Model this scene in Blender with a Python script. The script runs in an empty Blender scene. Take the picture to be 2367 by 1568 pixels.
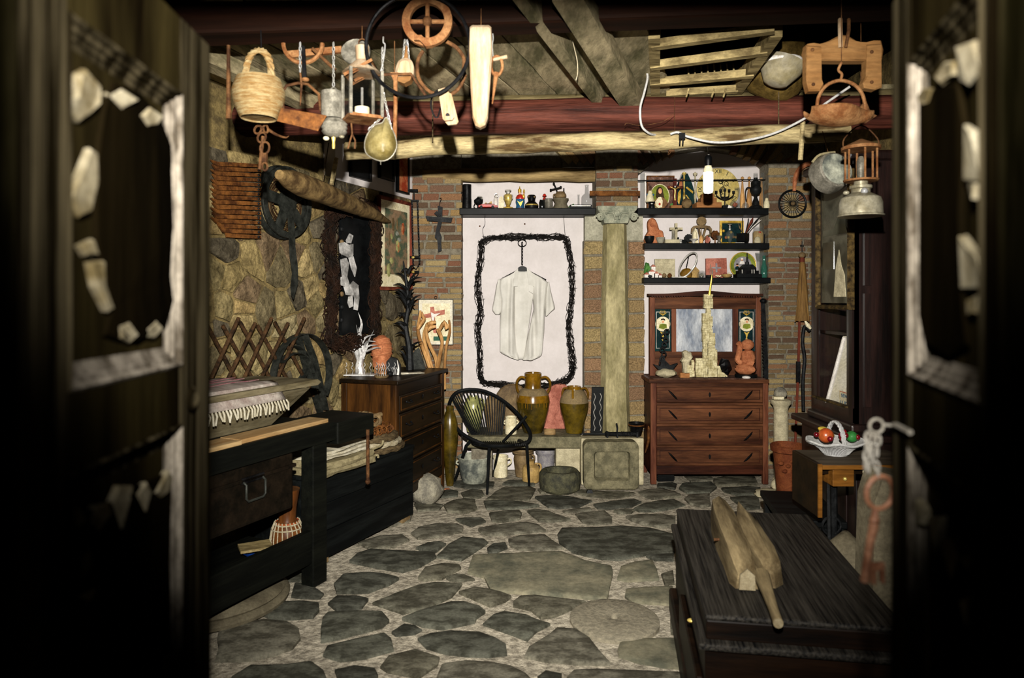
import bpy, bmesh, math, random
from mathutils import Vector, Matrix, noise
R = random.Random(7)
sc = bpy.context.scene
COL = sc.collection
pi = math.pi
# ---------------------------------------------------------------- camera
F, CX, HY, CZ = 1578.0, 1183.5, 690.0, 1.67
cd = bpy.data.cameras.new('camera'); cam = bpy.data.objects.new('camera', cd); COL.objects.link(cam)
cam.location = (0, 0, CZ); cam.rotation_euler = (pi/2, 0, 0)
cd.sensor_width = 36.0; cd.lens = 36.0*F/2367.0
cd.shift_y = -(784.0-HY)/2367.0
cd.clip_start = 0.02
cd.dof.use_dof = True; cd.dof.focus_distance = 6.0; cd.dof.aperture_fstop = 2.6
sc.camera = cam
# ---------------------------------------------------------------- light
w = bpy.data.worlds.new('world'); sc.world = w; w.use_nodes = True
bg = w.node_tree.nodes['Background']; bg.inputs[0].default_value = (.55, .9, .85, 1); bg.inputs[1].default_value = .0015
fl = bpy.data.lights.new('camera_flash', 'SPOT'); fl.energy = 2350; fl.color = (1, .955, .87)
fl.spot_size = math.radians(86); fl.spot_blend = 1.0; fl.shadow_soft_size = .028
flo = bpy.data.objects.new('camera_flash', fl); COL.objects.link(flo)
flo.location = (0, -.02, 2.05)
flo.rotation_euler = (Vector((0.08, 6, 1.82))-Vector((0, 0, 2.05))).to_track_quat('-Z', 'Y').to_euler()
sc.view_settings.view_transform = 'Standard'; sc.view_settings.look = 'None'
sc.view_settings.exposure = 0; sc.view_settings.gamma = 1; sc.view_settings.use_curve_mapping = False
# ---------------------------------------------------------------- materials
def lin(h):
    h = h.lstrip('#'); o = []
    for i in (0, 2, 4):
        c = int(h[i:i+2], 16)/255; o.append(c/12.92 if c <= .04045 else ((c+.055)/1.055)**2.4)
    return o
M = {}
def mat(key, h1, h2=None, Y=6.5, s=8, st=(1, 1, 1), rough=.75, metal=0, bump=.3, pal=None, det=6, lo=.38, hi=.64, spec=.1, emit=0, trans=0, alpha=1, bscale=None, dist=.01, fine=.35):
    """procedural material: two colours mixed by (stretched) noise; pal = palette picked per object; colours are given
    as seen under the flash at distance Y and turned into surface colour"""
    k = .95*(6.6/Y)**2
    f = lambda h: tuple(min(.9, c/k) for c in lin(h))+(1,)
    m = bpy.data.materials.new(key); m.use_nodes = True; n = m.node_tree.nodes; l = m.node_tree.links
    b = n['Principled BSDF']
    tc = n.new('ShaderNodeTexCoord'); mp = n.new('ShaderNodeMapping'); mp.inputs['Scale'].default_value = st
    l.new(tc.outputs['Object'], mp.inputs[0])
    oi = n.new('ShaderNodeObjectInfo')
    ad = n.new('ShaderNodeVectorMath'); ad.operation = 'ADD'
    sm = n.new('ShaderNodeMath'); sm.operation = 'MULTIPLY'; sm.inputs[1].default_value = 37.0
    l.new(oi.outputs['Random'], sm.inputs[0]); l.new(mp.outputs[0], ad.inputs[0]); l.new(sm.outputs[0], ad.inputs[1])
    nz = n.new('ShaderNodeTexNoise'); nz.inputs['Scale'].default_value = s; nz.inputs['Detail'].default_value = det; nz.inputs['Roughness'].default_value = .62
    l.new(ad.outputs[0], nz.inputs['Vector'])
    rp = n.new('ShaderNodeValToRGB'); rp.color_ramp.elements[0].position = lo; rp.color_ramp.elements[1].position = hi
    l.new(nz.outputs[0], rp.inputs[0])
    fz = n.new('ShaderNodeTexNoise'); fz.inputs['Scale'].default_value = s*7; fz.inputs['Detail'].default_value = 8; fz.inputs['Roughness'].default_value = .7
    l.new(ad.outputs[0], fz.inputs['Vector'])
    fr = n.new('ShaderNodeMapRange'); fr.inputs[1].default_value = .3; fr.inputs[2].default_value = .7; fr.inputs[3].default_value = 1-fine; fr.inputs[4].default_value = 1+fine*.6
    l.new(fz.outputs[0], fr.inputs[0])
    fm = n.new('ShaderNodeMix'); fm.data_type = 'RGBA'; fm.blend_type = 'MULTIPLY'; fm.inputs[0].default_value = 1
    l.new(rp.outputs[0], fm.inputs[6]); l.new(fr.outputs[0], fm.inputs[7])
    if pal:
        r2 = n.new('ShaderNodeValToRGB'); r2.color_ramp.interpolation = 'CONSTANT'; e = r2.color_ramp.elements
        e[0].color = f(pal[0]); e[1].position = 1/len(pal); e[1].color = f(pal[1])
        for i, h in enumerate(pal[2:], 2): q = e.new(i/len(pal)); q.color = f(h)
        l.new(oi.outputs['Random'], r2.inputs[0])
        rp.color_ramp.elements[0].color = (.45, .43, .40, 1); rp.color_ramp.elements[1].color = (1.15, 1.12, 1.08, 1)
        mx = n.new('ShaderNodeMix'); mx.data_type = 'RGBA'; mx.blend_type = 'MULTIPLY'; mx.inputs[0].default_value = 1
        l.new(r2.outputs[0], mx.inputs[6]); l.new(fm.outputs[2], mx.inputs[7]); l.new(mx.outputs[2], b.inputs['Base Color'])
    else:
        rp.color_ramp.elements[0].color = f(h1); rp.color_ramp.elements[1].color = f(h2 or h1)
        l.new(fm.outputs[2], b.inputs['Base Color'])
    b.inputs['Roughness'].default_value = rough; b.inputs['Metallic'].default_value = metal
    b.inputs['Specular IOR Level'].default_value = spec
    if trans: b.inputs['Transmission Weight'].default_value = trans; b.inputs['IOR'].default_value = 1.3
    b.inputs['Alpha'].default_value = alpha
    if emit:
        b.inputs['Emission Color'].default_value = (1, 1, .93, 1); b.inputs['Emission Strength'].default_value = emit
    if bump:
        bp = n.new('ShaderNodeBump'); bp.inputs['Strength'].default_value = bump; bp.inputs['Distance'].default_value = dist
        nb = nz
        if bscale:
            nb = n.new('ShaderNodeTexNoise'); nb.inputs['Scale'].default_value = bscale; nb.inputs['Detail'].default_value = 4
            l.new(ad.outputs[0], nb.inputs['Vector'])
        l.new(nb.outputs[0], bp.inputs['Height']); l.new(bp.outputs[0], b.inputs['Normal'])
    M[key] = m; return m
WX, WY, WZ = (.12, 1, 1), (1, .12, 1), (1, 1, .12)      # wood grain stretched along x / y / z
# ---------------------------------------------------------------- mesh helpers
class MB:
    def __init__(s): s.v = []; s.f = []
    def add(s, vs, fs):
        o = len(s.v); s.v += [Vector(p) for p in vs]; s.f += [tuple(i+o for i in q) for q in fs]; return s
    def box(s, c, d, rz=0, rx=0, ry=0, tp=1):
        x, y, z = d[0]/2, d[1]/2, d[2]/2
        m = Matrix.Translation(c) @ Matrix.Rotation(rz, 4, 'Z') @ Matrix.Rotation(ry, 4, 'Y') @ Matrix.Rotation(rx, 4, 'X')
        vs = [m @ Vector(p) for p in ((-x, -y, -z), (x, -y, -z), (x, y, -z), (-x, y, -z), (-x*tp, -y*tp, z), (x*tp, -y*tp, z), (x*tp, y*tp, z), (-x*tp, y*tp, z))]
        return s.add(vs, [(3, 2, 1, 0), (4, 5, 6, 7), (0, 1, 5, 4), (1, 2, 6, 5), (2, 3, 7, 6), (3, 0, 4, 7)])
    def b2(s, x0, x1, y0, y1, z0, z1): return s.box(((x0+x1)/2, (y0+y1)/2, (z0+z1)/2), (abs(x1-x0), abs(y1-y0), abs(z1-z0)))
    def ob(s, p0, p1, w, h, up=(0, 0, 1), w1=None, h1=None):
        p0 = Vector(p0); p1 = Vector(p1); d = (p1-p0).normalized(); u = Vector(up)
        a = d.cross(u)
        if a.length < 1e-4: a = d.cross(Vector((0, 1, 0)))
        a.normalize(); u = a.cross(d)
        w1 = w if w1 is None else w1; h1 = h if h1 is None else h1
        vs = []
        for p, ww, hh in ((p0, w, h), (p1, w1, h1)):
            vs += [p+a*ww/2*i+u*hh/2*j for i, j in ((-1, -1), (1, -1), (1, 1), (-1, 1))]
        return s.add(vs, [(0, 1, 2, 3), (7, 6, 5, 4), (0, 4, 5, 1), (1, 5, 6, 2), (2, 6, 7, 3), (3, 7, 4, 0)])
    def tube(s, pts, r, n=8, closed=False, flat=None):
        pts = [Vector(p) for p in pts]; N = len(pts); rr = r if isinstance(r, (list, tuple)) else [r]*N
        vs = []; fs = []; pu = None
        for i, p in enumerate(pts):
            a = pts[(i-1) % N] if (closed or i) else p; b = pts[(i+1) % N] if (closed or i < N-1) else p
            d = (b-a).normalized() if (b-a).length > 1e-9 else Vector((0, 0, 1))
            if pu is None:
                pu = d.orthogonal().normalized()
                if flat is not None:
                    q = Vector(flat)-d*d.dot(Vector(flat))
                    if q.length > 1e-3: pu = q.normalized()
            pu = (pu-d*d.dot(pu)); pu = pu.normalized() if pu.length > 1e-6 else d.orthogonal().normalized()
            q = d.cross(pu)
            for k in range(n):
                t = 2*pi*k/n; vs.append(p+(pu*math.cos(t)+q*math.sin(t))*rr[i])
        for i in range(N if closed else N-1):
            j = (i+1) % N
            for k in range(n): fs.append((i*n+k, i*n+(k+1) % n, j*n+(k+1) % n, j*n+k))
        if not closed: fs += [tuple(range(n-1, -1, -1)), tuple((N-1)*n+k for k in range(n))]
        return s.add(vs, fs)
    def lathe(s, pr, n=24, c=(0, 0, 0), sq=1, m=None, a0=0, a1=2*pi):
        full = abs(a1-a0-2*pi) < 1e-6; nn = n if full else n+1
        vs = []; fs = []; c = Vector(c)
        for r, z in pr:
            for k in range(nn):
                t = a0+(a1-a0)*k/n; p = Vector((r*math.cos(t), r*math.sin(t)*sq, z)); vs.append((m @ p if m else p)+c)
        for i in range(len(pr)-1):
            for k in range(n):
                k2 = (k+1) % nn; fs.append((i*nn+k, i*nn+k2, (i+1)*nn+k2, (i+1)*nn+k))
        if full:
            if pr[0][0] > 1e-5: fs.append(tuple(range(n-1, -1, -1)))
            if pr[-1][0] > 1e-5: fs.append(tuple((len(pr)-1)*n+k for k in range(n)))
        return s.add(vs, fs)
    def prism(s, poly, y0, y1, inset=0):
        n = len(poly)
        if inset:   # bevelled front edge
            cx = sum(p[0] for p in poly)/n; cz = sum(p[1] for p in poly)/n
            vs = [(x, y1, z) for x, z in poly]+[(x, y0+inset*(1 if y1 > y0 else -1), z) for x, z in poly]
            for x, z in poly:
                d = math.hypot(x-cx, z-cz) or 1; k = max(.3, 1-inset/d); vs.append((cx+(x-cx)*k, y0, cz+(z-cz)*k))
            fs = [tuple(range(n)), tuple(range(3*n-1, 2*n-1, -1))]
            for a in (0, n):
                for i in range(n): fs.append((a+i, a+(i+1) % n, a+n+(i+1) % n, a+n+i))
            return s.add(vs, fs)
        vs = [(x, y0, z) for x, z in poly]+[(x, y1, z) for x, z in poly]
        return s.add(vs, [tuple(range(n)), tuple(range(2*n-1, n-1, -1))]+[(i, (i+1) % n, n+(i+1) % n, n+i) for i in range(n)])
    def sph(s, c, r, n=14, m=8, jit=0, rot=None):
        r = (r, r, r) if not isinstance(r, (tuple, list)) else r; pr = []; vs = []; fs = []; c = Vector(c)
        for i in range(m+1):
            a = -pi/2+pi*i/m
            for k in range(n):
                t = 2*pi*k/n; p = Vector((math.cos(a)*math.cos(t), math.cos(a)*math.sin(t), math.sin(a)))
                if jit: p *= 1+jit*noise.noise(p*2.1+c*7)
                p = Vector((p.x*r[0], p.y*r[1], p.z*r[2])); vs.append(c+(rot @ p if rot else p))
        for i in range(m):
            for k in range(n): fs.append((i*n+k, i*n+(k+1) % n, (i+1)*n+(k+1) % n, (i+1)*n+k))
        return s.add(vs, fs)
    def ring(s, c, Rr, r, ax='y', n=28, k=6, a0=0, a1=2*pi, sx=1, rot=None):
        pts = []; c = Vector(c); full = abs(a1-a0-2*pi) < 1e-6
        for i in range(n if full else n+1):
            t = a0+(a1-a0)*i/n; a, b = Rr*sx*math.cos(t), Rr*math.sin(t)
            p = Vector((a, 0, b) if ax == 'y' else (a, b, 0) if ax == 'z' else (0, a, b)); pts.append(c+(rot @ p if rot else p))
        return s.tube(pts, r, k, closed=full)
    def chain(s, p0, p1, L, r, w=.45):
        p0 = Vector(p0); p1 = Vector(p1); D = p1-p0; n = max(1, int(D.length/(L*.78))); d = D.normalized()
        a = d.orthogonal().normalized(); b = d.cross(a)
        for i in range(n):
            c = p0+D*((i+.5)/n); q = a if i % 2 else b
            s.tube([c+d*math.cos(2*pi*k/10)*L/2+q*math.sin(2*pi*k/10)*L*w/2 for k in range(10)], r, 4, closed=True)
        return s
    def sweep(s, x0, z0, x1, z1, prof):
        """mitred rectangular frame; prof = [(inset, y)]"""
        vs = []; fs = []; n = len(prof)
        for cx, cz, ix, iz in ((x0, z0, 1, 1), (x1, z0, -1, 1), (x1, z1, -1, -1), (x0, z1, 1, -1)):
            for d, y in prof: vs.append((cx+ix*d, y, cz+iz*d))
        for c in range(4):
            e = (c+1) % 4
            for i in range(n-1): fs.append((c*n+i, e*n+i, e*n+i+1, c*n+i+1))
        return s.add(vs, fs)
    def strip(s, pts, wv, th):
        """flat bar: points, width vector, thickness normal computed"""
        wv = Vector(wv); pts = [Vector(p) for p in pts]; vs = []; fs = []
        for i, p in enumerate(pts):
            d = (pts[min(i+1, len(pts)-1)]-pts[max(i-1, 0)]).normalized(); nn = d.cross(wv).normalized()*th/2
            vs += [p-wv/2-nn, p+wv/2-nn, p+wv/2+nn, p-wv/2+nn]
        for i in range(len(pts)-1):
            for k in range(4): fs.append((i*4+k, i*4+(k+1) % 4, i*4+4+(k+1) % 4, i*4+4+k))
        e = len(pts)*4-4
        return s.add(vs, fs+[(3, 2, 1, 0), (e, e+1, e+2, e+3)])
    def rough(s, amp, k=6, seed=0):
        o = Vector((seed*3.1, seed*1.7, seed))
        s.v = [p+noise.noise_vector(p*k+o)*amp for p in s.v]; return s
    def mesh(s, name, m, smooth=True):
        me = bpy.data.meshes.new(name); me.from_pydata(s.v, [], s.f)
        bm = bmesh.new(); bm.from_mesh(me); bmesh.ops.remove_doubles(bm, verts=bm.verts, dist=1e-5)
        bmesh.ops.recalc_face_normals(bm, faces=bm.faces); bm.to_mesh(me); bm.free()
        if m: me.materials.append(M[m])
        if smooth:
            me.polygons.foreach_set('use_smooth', [True]*len(me.polygons)); me.set_sharp_from_angle(angle=.7)
        return me
def link(name, me, parent=None, bev=0):
    o = bpy.data.objects.new(name, me); COL.objects.link(o)
    if parent: o.parent = parent
    if bev:
        b = o.modifiers.new('bevel', 'BEVEL'); b.width = bev; b.segments = 2; b.limit_method = 'ANGLE'; b.angle_limit = .7
    return o
def P(px, py, Y): return Vector(((px-CX)/F*Y, Y, CZ-(py-HY)/F*Y))
def FL(px, py, z=0):
    Y = (CZ-z)*F/(py-HY); return Vector(((px-CX)/F*Y, Y, z))
def S(Y): return Y/F
class T:
    """one thing: anchored at a point of the place; l() turns a sight line into the thing's own x/z plane"""
    def __init__(s, name, label, cat, px, py, Y, rz=0, z=None, group=None, kind=None, loc=None):
        s.name, s.label, s.cat, s.group, s.kind = name, label, cat, group, kind
        s.A = Vector(loc) if loc is not None else P(px, py, Y); s.O = s.A.copy()
        if z is not None: s.O.z = z
        s.rz = rz; s.ux = Vector((math.cos(rz), math.sin(rz), 0)); s.uy = Vector((-math.sin(rz), math.cos(rz), 0))
        s.s = s.A.y/F; s.root = None
    def l(s, px, py, dy=0):
        d = Vector(((px-CX)/F, 1, -(py-HY)/F)); c = Vector((0, 0, CZ))
        t = (s.A+s.uy*dy-c).dot(s.uy)/d.dot(s.uy); r = c+d*t-s.A
        return r.dot(s.ux), r.z
    def p(s, px, py, dy=0):
        x, z = s.l(px, py, dy); return Vector((x, dy, z))
    def _tag(s, o):
        if s.kind: o['kind'] = s.kind
        if s.label: o['label'] = s.label
        if s.cat: o['category'] = s.cat
        if s.group: o['group'] = s.group
        o.location = s.O; o.rotation_euler = (0, 0, s.rz)
    def add(s, part, mb, m, par=None, smooth=True, bev=0, lab=None, kind=None):
        if part is None:
            o = link(s.name, mb.mesh(s.name, m, smooth), None, bev); s._tag(o); s.root = o; return o
        if s.root is None:
            s.root = bpy.data.objects.new(s.name, None); COL.objects.link(s.root); s.root.empty_display_size = .05; s._tag(s.root)
        o = link(part, mb.mesh(part, m, smooth), par or s.root, bev)
        if lab: o['label'] = lab
        if kind: o['kind'] = kind
        return o
    # pixel helpers -------------------------------------------------
    def lat(s, part, prof, m, cx=None, n=24, dy=0, sq=1, **k):
        """prof = [(half width px, y px)] bottom to top"""
        x = s.l(cx, prof[0][1], dy)[0] if cx else 0
        pr = [(h*s.s, s.zz(y)) for h, y in prof]
        return s.add(part, MB().lathe(pr, n, (x, dy, 0), sq), m, **k)
    def zz(s, y): return (CZ-(y-HY)*s.s)-s.A.z
    def pr(s, part, poly, th, m, dy=0, inset=0, **k):
        """poly px outline, front face at dy-th/2"""
        k.setdefault('smooth', False)
        return s.add(part, MB().prism([s.l(x, y, dy) for x, y in poly], dy-th/2, dy+th/2, inset), m, **k)
    def bx(s, part, x0, y0, x1, y1, th, m, dy=0, **k):
        k.setdefault('smooth', False)
        a = s.l(x0, y0, dy); b = s.l(x1, y1, dy)
        return s.add(part, MB().b2(a[0], b[0], dy-th/2, dy+th/2, b[1], a[1]), m, **k)
    def tb(s, part, pts, r, m, n=8, closed=False, **k):
        """pts px (x, y[, dy]); r px"""
        q = [s.p(p[0], p[1], p[2] if len(p) > 2 else 0) for p in pts]
        rr = [x*s.s for x in r] if isinstance(r, (list, tuple)) else r*s.s
        return s.add(part, MB().tube(q, rr, n, closed), m, **k)
    def sp(s, part, cx, cy, rx, ry, m, dy=0, ry2=None, jit=0, n=14, **k):
        return s.add(part, MB().sph(s.p(cx, cy, dy), (rx*s.s, (ry2 or rx)*s.s, ry*s.s), n, 8, jit), m, **k)
def smoothpts(pts, k=4):
    """Catmull-Rom"""
    out = []; n = len(pts); V = [Vector(p) for p in pts]
    for i in range(n-1):
        a, b, c, d = V[max(i-1, 0)], V[i], V[i+1], V[min(i+2, n-1)]
        for j in range(k):
            t = j/k; out.append(.5*((2*b)+(c-a)*t+(2*a-5*b+4*c-d)*t*t+(3*b-a-3*c+d)*t**3))
    return out+[V[-1]]
def smp(pts, k=4): return [tuple(p) for p in smoothpts(pts, k)]
def lp(c, p, n=2):
    """closed smooth 2d outline"""
    V = [Vector((x, y)) for x, y in p]; N = len(V); out = []
    for i in range(N):
        a, b, cc, d = V[i-1], V[i], V[(i+1) % N], V[(i+2) % N]
        for j in range(n):
            t = j/n; q = .5*((2*b)+(cc-a)*t+(2*a-5*b+4*cc-d)*t*t+(3*b-a-3*cc+d)*t**3); out.append((q.x, q.y))
    return out
def clip(poly, nx, ny, d):
    out = []; n = len(poly)
    for i in range(n):
        a, b = poly[i], poly[(i+1) % n]; da = a[0]*nx+a[1]*ny-d; db = b[0]*nx+b[1]*ny-d
        if da <= 0: out.append(a)
        if da*db < 0: t = da/(da-db); out.append((a[0]+(b[0]-a[0])*t, a[1]+(b[1]-a[1])*t))
    return out
def voronoi(seeds, box):
    cells = []
    for i, (x, y) in enumerate(seeds):
        c = [(box[0], box[1]), (box[2], box[1]), (box[2], box[3]), (box[0], box[3])]
        for j, (u, v) in enumerate(seeds):
            if i != j and abs(u-x)+abs(v-y) < 1.6:
                c = clip(c, u-x, v-y, ((u*u-x*x)+(v*v-y*y))/2)
                if len(c) < 3: break
        cells.append(c)
    return cells
# ---------------------------------------------------------------- palette
mat('plaster', '#cdc6c5', '#c4bdbb', s=5, bump=.15, bscale=60, dist=.004, fine=.05)
mat('greyplaster', '#8d8a78', '#a39f8c', s=9, bump=.4)
mat('mortar', '#7d7666', '#5e574a', s=30, bump=.6)
mat('brickm', '#000000', pal=['#977254', '#a3875c', '#7e6250', '#a49068', '#8b7054', '#ae9b70', '#685444', '#855e4a', '#7d6c50'], s=22, bump=.7, dist=.008)
mat('blockm', '#000000', pal=['#94765a', '#917c58', '#836850', '#9a8860', '#897352'], s=14, bump=.5)
mat('stonemortar', '#8f7c50', '#5f5238', Y=5.6, s=14, bump=.8, dist=.02)
mat('wallstone', '#000000', Y=5.9, pal=['#98875c', '#8a7d58', '#a39468', '#72684e', '#8f7f56', '#9a855a', '#5c5546', '#a8966a', '#7a6850', '#968a68'], s=9, bump=1, dist=.03, det=10, fine=.5, bscale=18)
mat('floormortar', '#9c9484', '#686256', Y=8.6, s=26, bump=1, dist=.02, fine=.5)
mat('flag', '#000000', fine=.45, Y=7.7, pal=['#4b4c44', '#545349', '#44453e', '#5c5a50', '#3f403a', '#565449'], s=9, lo=.42, hi=.6, st=(1, 1.6, 1), bump=.6, dist=.012, det=10, rough=.7)
mat('flaglight', '#46463b', '#6c6755', Y=8.0, s=5, bump=.6, det=10)
mat('millstone', '#625d50', '#7c7564', Y=7.8, s=40, bump=.7)
mat('darkboard', '#4e4a34', '#94876a', Y=7.5, s=7, st=(1, .25, 1), bump=1, dist=.03, det=10)
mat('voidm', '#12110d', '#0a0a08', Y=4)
mat('beamred', '#2c130e', '#8a4c3c', Y=4.9, s=11, st=(.06, 1, 1), bump=1, lo=.34, hi=.66, rough=.65, dist=.03, fine=.5)
mat('beamsap', '#5d5335', '#9c8b62', Y=4.8, s=12, st=(.15, 1, 1), bump=.5)
mat('beamdark', '#3a2417', '#5a3422', Y=3.2, s=9, st=(.07, 1, 1), bump=.5)
mat('pole', '#6b5434', '#dcc792', Y=4.6, s=13, st=(.18, 1, 1), bump=.6, lo=.36, hi=.54, fine=.5)
mat('lintelwood', '#5c4a2e', '#b39a6a', s=8, st=(.15, 1, 1), bump=.6)
mat('logwood', '#4a3822', '#977c50', Y=5.5, s=9, st=(1, 1, 1), bump=.7)
mat('ladder', '#6b5c3c', '#b9a573', Y=5.6, s=14, st=(.3, 1, 1), bump=.5)
mat('doordark', '#120d06', '#38301a', Y=2.3, s=9, st=(1, 1, .1), bump=.5, rough=.7, spec=0)
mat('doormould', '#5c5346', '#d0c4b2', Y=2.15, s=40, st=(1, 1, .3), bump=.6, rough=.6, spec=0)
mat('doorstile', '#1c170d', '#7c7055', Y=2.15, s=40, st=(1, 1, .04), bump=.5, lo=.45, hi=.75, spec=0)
mat('doorchip', '#9c8a60', '#f4e8c8', Y=1.9, s=12, bump=.5, spec=0)
mat('doorsheet', '#0e0b06', '#221b0e', Y=2.0, s=9, st=(1, 1, .1), bump=.4, spec=0)
mat('blackwood', '#0c0f10', '#262a29', Y=4.4, s=12, st=(.1, 1, 1), bump=.4, rough=.55, lo=.45, hi=.8)
mat('benchwood', '#0d0f0c', '#22241c', Y=4.2, s=12, st=(.1, 1, 1), bump=.4, rough=.55, lo=.4, hi=.8)
mat('blackpaint', '#08090a', '#101213', s=9, bump=.1, rough=.45)
mat('iron', '#0f1011', '#212223', s=18, bump=.4, rough=.5, metal=.3)
mat('ironl', '#1d1f1c', '#393b36', Y=5.4, s=18, bump=.4, rough=.5, metal=.2)
mat('rustdk', '#22170d', '#5c4128', Y=5.2, s=16, bump=.7)
mat('jamb', '#1d1a0c', '#6a6040', Y=1.5, s=9, st=(1, 1, .1), bump=.4, spec=0)
mat('rust', '#4a2a14', '#8f5a2a', Y=5, s=16, bump=.7)
mat('rustn', '#a4673a', '#dfa46c', Y=3.5, s=18, bump=.7)
mat('rustd', '#5d3a22', '#b07b4c', Y=3.3, s=18, bump=.7)
mat('wicker', '#c89a5c', '#f2d9a0', Y=3.7, s=30, st=(.5, .5, 3), bump=.5)
mat('palew', '#d9ab7b', '#f7ddb9', Y=3.7, s=14, st=(1, 1, .2), bump=.4)
mat('brownw', '#a9743f', '#cf9a5f', Y=3.5, s=9, st=(.2, 1, 1), bump=.3)
mat('gourd', '#8f7d45', '#dccb8e', Y=3.5, s=7, bump=.3, rough=.4)
mat('zinc', '#8a8577', '#d8d0bd', Y=3.5, s=18, bump=.3, rough=.45, metal=.2)
mat('lampmetal', '#a89c7a', '#efe6c8', Y=3.6, s=10, bump=.15, rough=.35, metal=.25)
mat('chainm', '#d9d4c6', '#ffffff', Y=3.2, s=10, bump=0, rough=.35, metal=.2)
mat('keym', '#8e5b40', '#c98f6d', Y=2.7, s=30, bump=.4, rough=.5)
mat('keychain', '#e0d6c4', '#fff8ea', Y=2.0, s=30, bump=.2, rough=.4)
mat('darkmetal', '#17171a', '#383738', Y=3.2, s=14, bump=.3, rough=.4, metal=.3)
mat('mahog', '#331b10', '#684028', Y=6.2, s=10, st=(.12, 1, 1), bump=.2, rough=.45)
mat('mahogv', '#46241a', '#7d4c34', Y=6.2, s=10, st=(1, 1, .12), bump=.2, rough=.45)
mat('mahogd', '#25110b', '#4a2618', Y=6.2, s=10, st=(.12, 1, 1), bump=.2, rough=.45)
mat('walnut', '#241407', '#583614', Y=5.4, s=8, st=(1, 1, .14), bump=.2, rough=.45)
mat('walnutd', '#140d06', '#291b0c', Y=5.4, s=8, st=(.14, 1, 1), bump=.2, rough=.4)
mat('toprust', '#3c2a22', '#7b5a4c', s=20)
mat('mirror', '#77808f', '#c9ccd0', s=9, st=(1, 1, .35), rough=.3, metal=.15, bump=.05, fine=.3)  # tarnished, scratched glass, with whitish flash glare put into its colour
mat('glassblue', '#0e1f24', '#16302f', rough=.15, spec=.6, bump=0)
mat('gold', '#a9862e', '#e3c15c', s=14, rough=.35, metal=.3, bump=.2)
mat('brass', '#8a6a22', '#efd67a', s=14, rough=.28, metal=.5, bump=.1)
mat('silver', '#9d9a93', '#dedad2', s=14, rough=.3, metal=.4, bump=.15)
mat('cream', '#c9bd98', '#e8dfc0', s=12, bump=.15, rough=.5)
mat('white', '#e2ddd6', '#cfc8c0', s=14, bump=.2)
mat('paper', '#d8d2c0', '#c8c0a8', s=9, bump=.05)
mat('bone', '#9c9066', '#d6cca4', s=20, bump=.4)
mat('terra', '#8e5234', '#b57550', s=14, bump=.4)
mat('terrad', '#8c4628', '#b9683c', Y=3.5, s=14, bump=.4)
mat('pink', '#8e5244', '#b87664', s=12, bump=.6)
mat('glaze', '#4c3306', '#7e5a10', s=6, rough=.18, spec=.6, bump=.1)
mat('glazed', '#2c2408', '#5c4a10', s=5, rough=.22, spec=.6, bump=.1)
mat('claymatt', '#6d5e45', '#84714f', s=14, rough=.8, bump=.2)
mat('glazegreen', '#6d7042', '#a6a468', s=9, rough=.25, spec=.5, bump=.1)
mat('claybrown', '#54432e', '#7d6848', s=9, rough=.5, bump=.2)
mat('clayy', '#8f7446', '#b9995e', s=12, rough=.5, bump=.3)
mat('greyglaze', '#77737a', '#94908f', s=30, rough=.4, bump=.1)
mat('enamel', '#4b4f4b', '#a4a594', s=8, rough=.6, bump=.4)
mat('trough', '#56523f', '#7d765c', s=12, bump=.8, dist=.02)
mat('basalt', '#34342c', '#56543f', s=14, bump=.9, dist=.02)
mat('tuff', '#6a665c', '#97917f', s=14, bump=.8, dist=.02)
mat('column', '#7b7350', '#aa9f78', s=7, st=(1, 1, .4), bump=.5)
mat('capital', '#6f7364', '#9a9a86', s=14, bump=.5)
mat('limestone', '#9c9378', '#bdb394', s=18, bump=.5)
mat('glass', '#6a706c', rough=.06, spec=.8, bump=0, alpha=.22)
mat('pane', '#0a0c0b', rough=.04, spec=.6, bump=0, alpha=.10)
mat('greenglass', '#2f6656', rough=.06, spec=.8, bump=0, alpha=.6)
mat('blackglass', '#060707', '#0e1010', rough=.12, spec=.6, bump=0)
mat('red', '#8f1c14', '#b52a1c', rough=.3, spec=.5, bump=0)
mat('blue', '#1d4a6a', '#2b6688', rough=.4, bump=0)
mat('bluebr', '#1d52c4', '#2d66d8', Y=4, rough=.3, bump=0)
mat('green', '#2e5a2c', '#4b7a3a', rough=.5, bump=.1)
mat('orange', '#f2602a', '#f9803c', Y=3.8, rough=.3, bump=.05, spec=.5)
mat('banana', '#f4c838', '#fade62', Y=3.8, rough=.4, bump=0)
mat('cherry', '#7e1020', '#a81a28', Y=3.8, rough=.15, spec=.7, bump=0)
mat('leafgreen', '#3f9c48', '#58b85c', Y=3.8, rough=.4, bump=0)
mat('porcelain', '#f1efe9', '#ffffff', Y=3.9, rough=.3, spec=.5, bump=0)
mat('cloth', '#cdc3a6', '#efe8d2', Y=4.9, s=30, bump=.4)
mat('canvas', '#8f8362', '#b3a67f', Y=4.9, s=30, bump=.4)
mat('rugcloth', '#b9a69c', '#e8ddd0', Y=4.2, s=14, st=(1, .15, 1), bump=.5)
mat('rugpink', '#b3707a', '#d6a8a4', Y=4.2, s=30, bump=.5)
mat('dough', '#5e543c', '#8f8468', Y=5.2, s=10, st=(.2, 1, 1), bump=.7)
mat('newplank', '#c79a62', '#e6c28a', Y=4.1, s=16, st=(.1, 1, 1), bump=.3)
mat('shirt', '#bcb9b1', '#cbc8c1', s=6, bump=.1, fine=.04)
mat('fleshw', '#c98f6a', '#e0ac86', rough=.6, bump=0)
mat('hair', '#241a10', '#3a2a1a', bump=.2)
mat('picgreen', '#4f5a1c', '#8b9438', s=6, bump=0)
mat('robe', '#6b4a30', '#8c6844', bump=.1)
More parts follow.
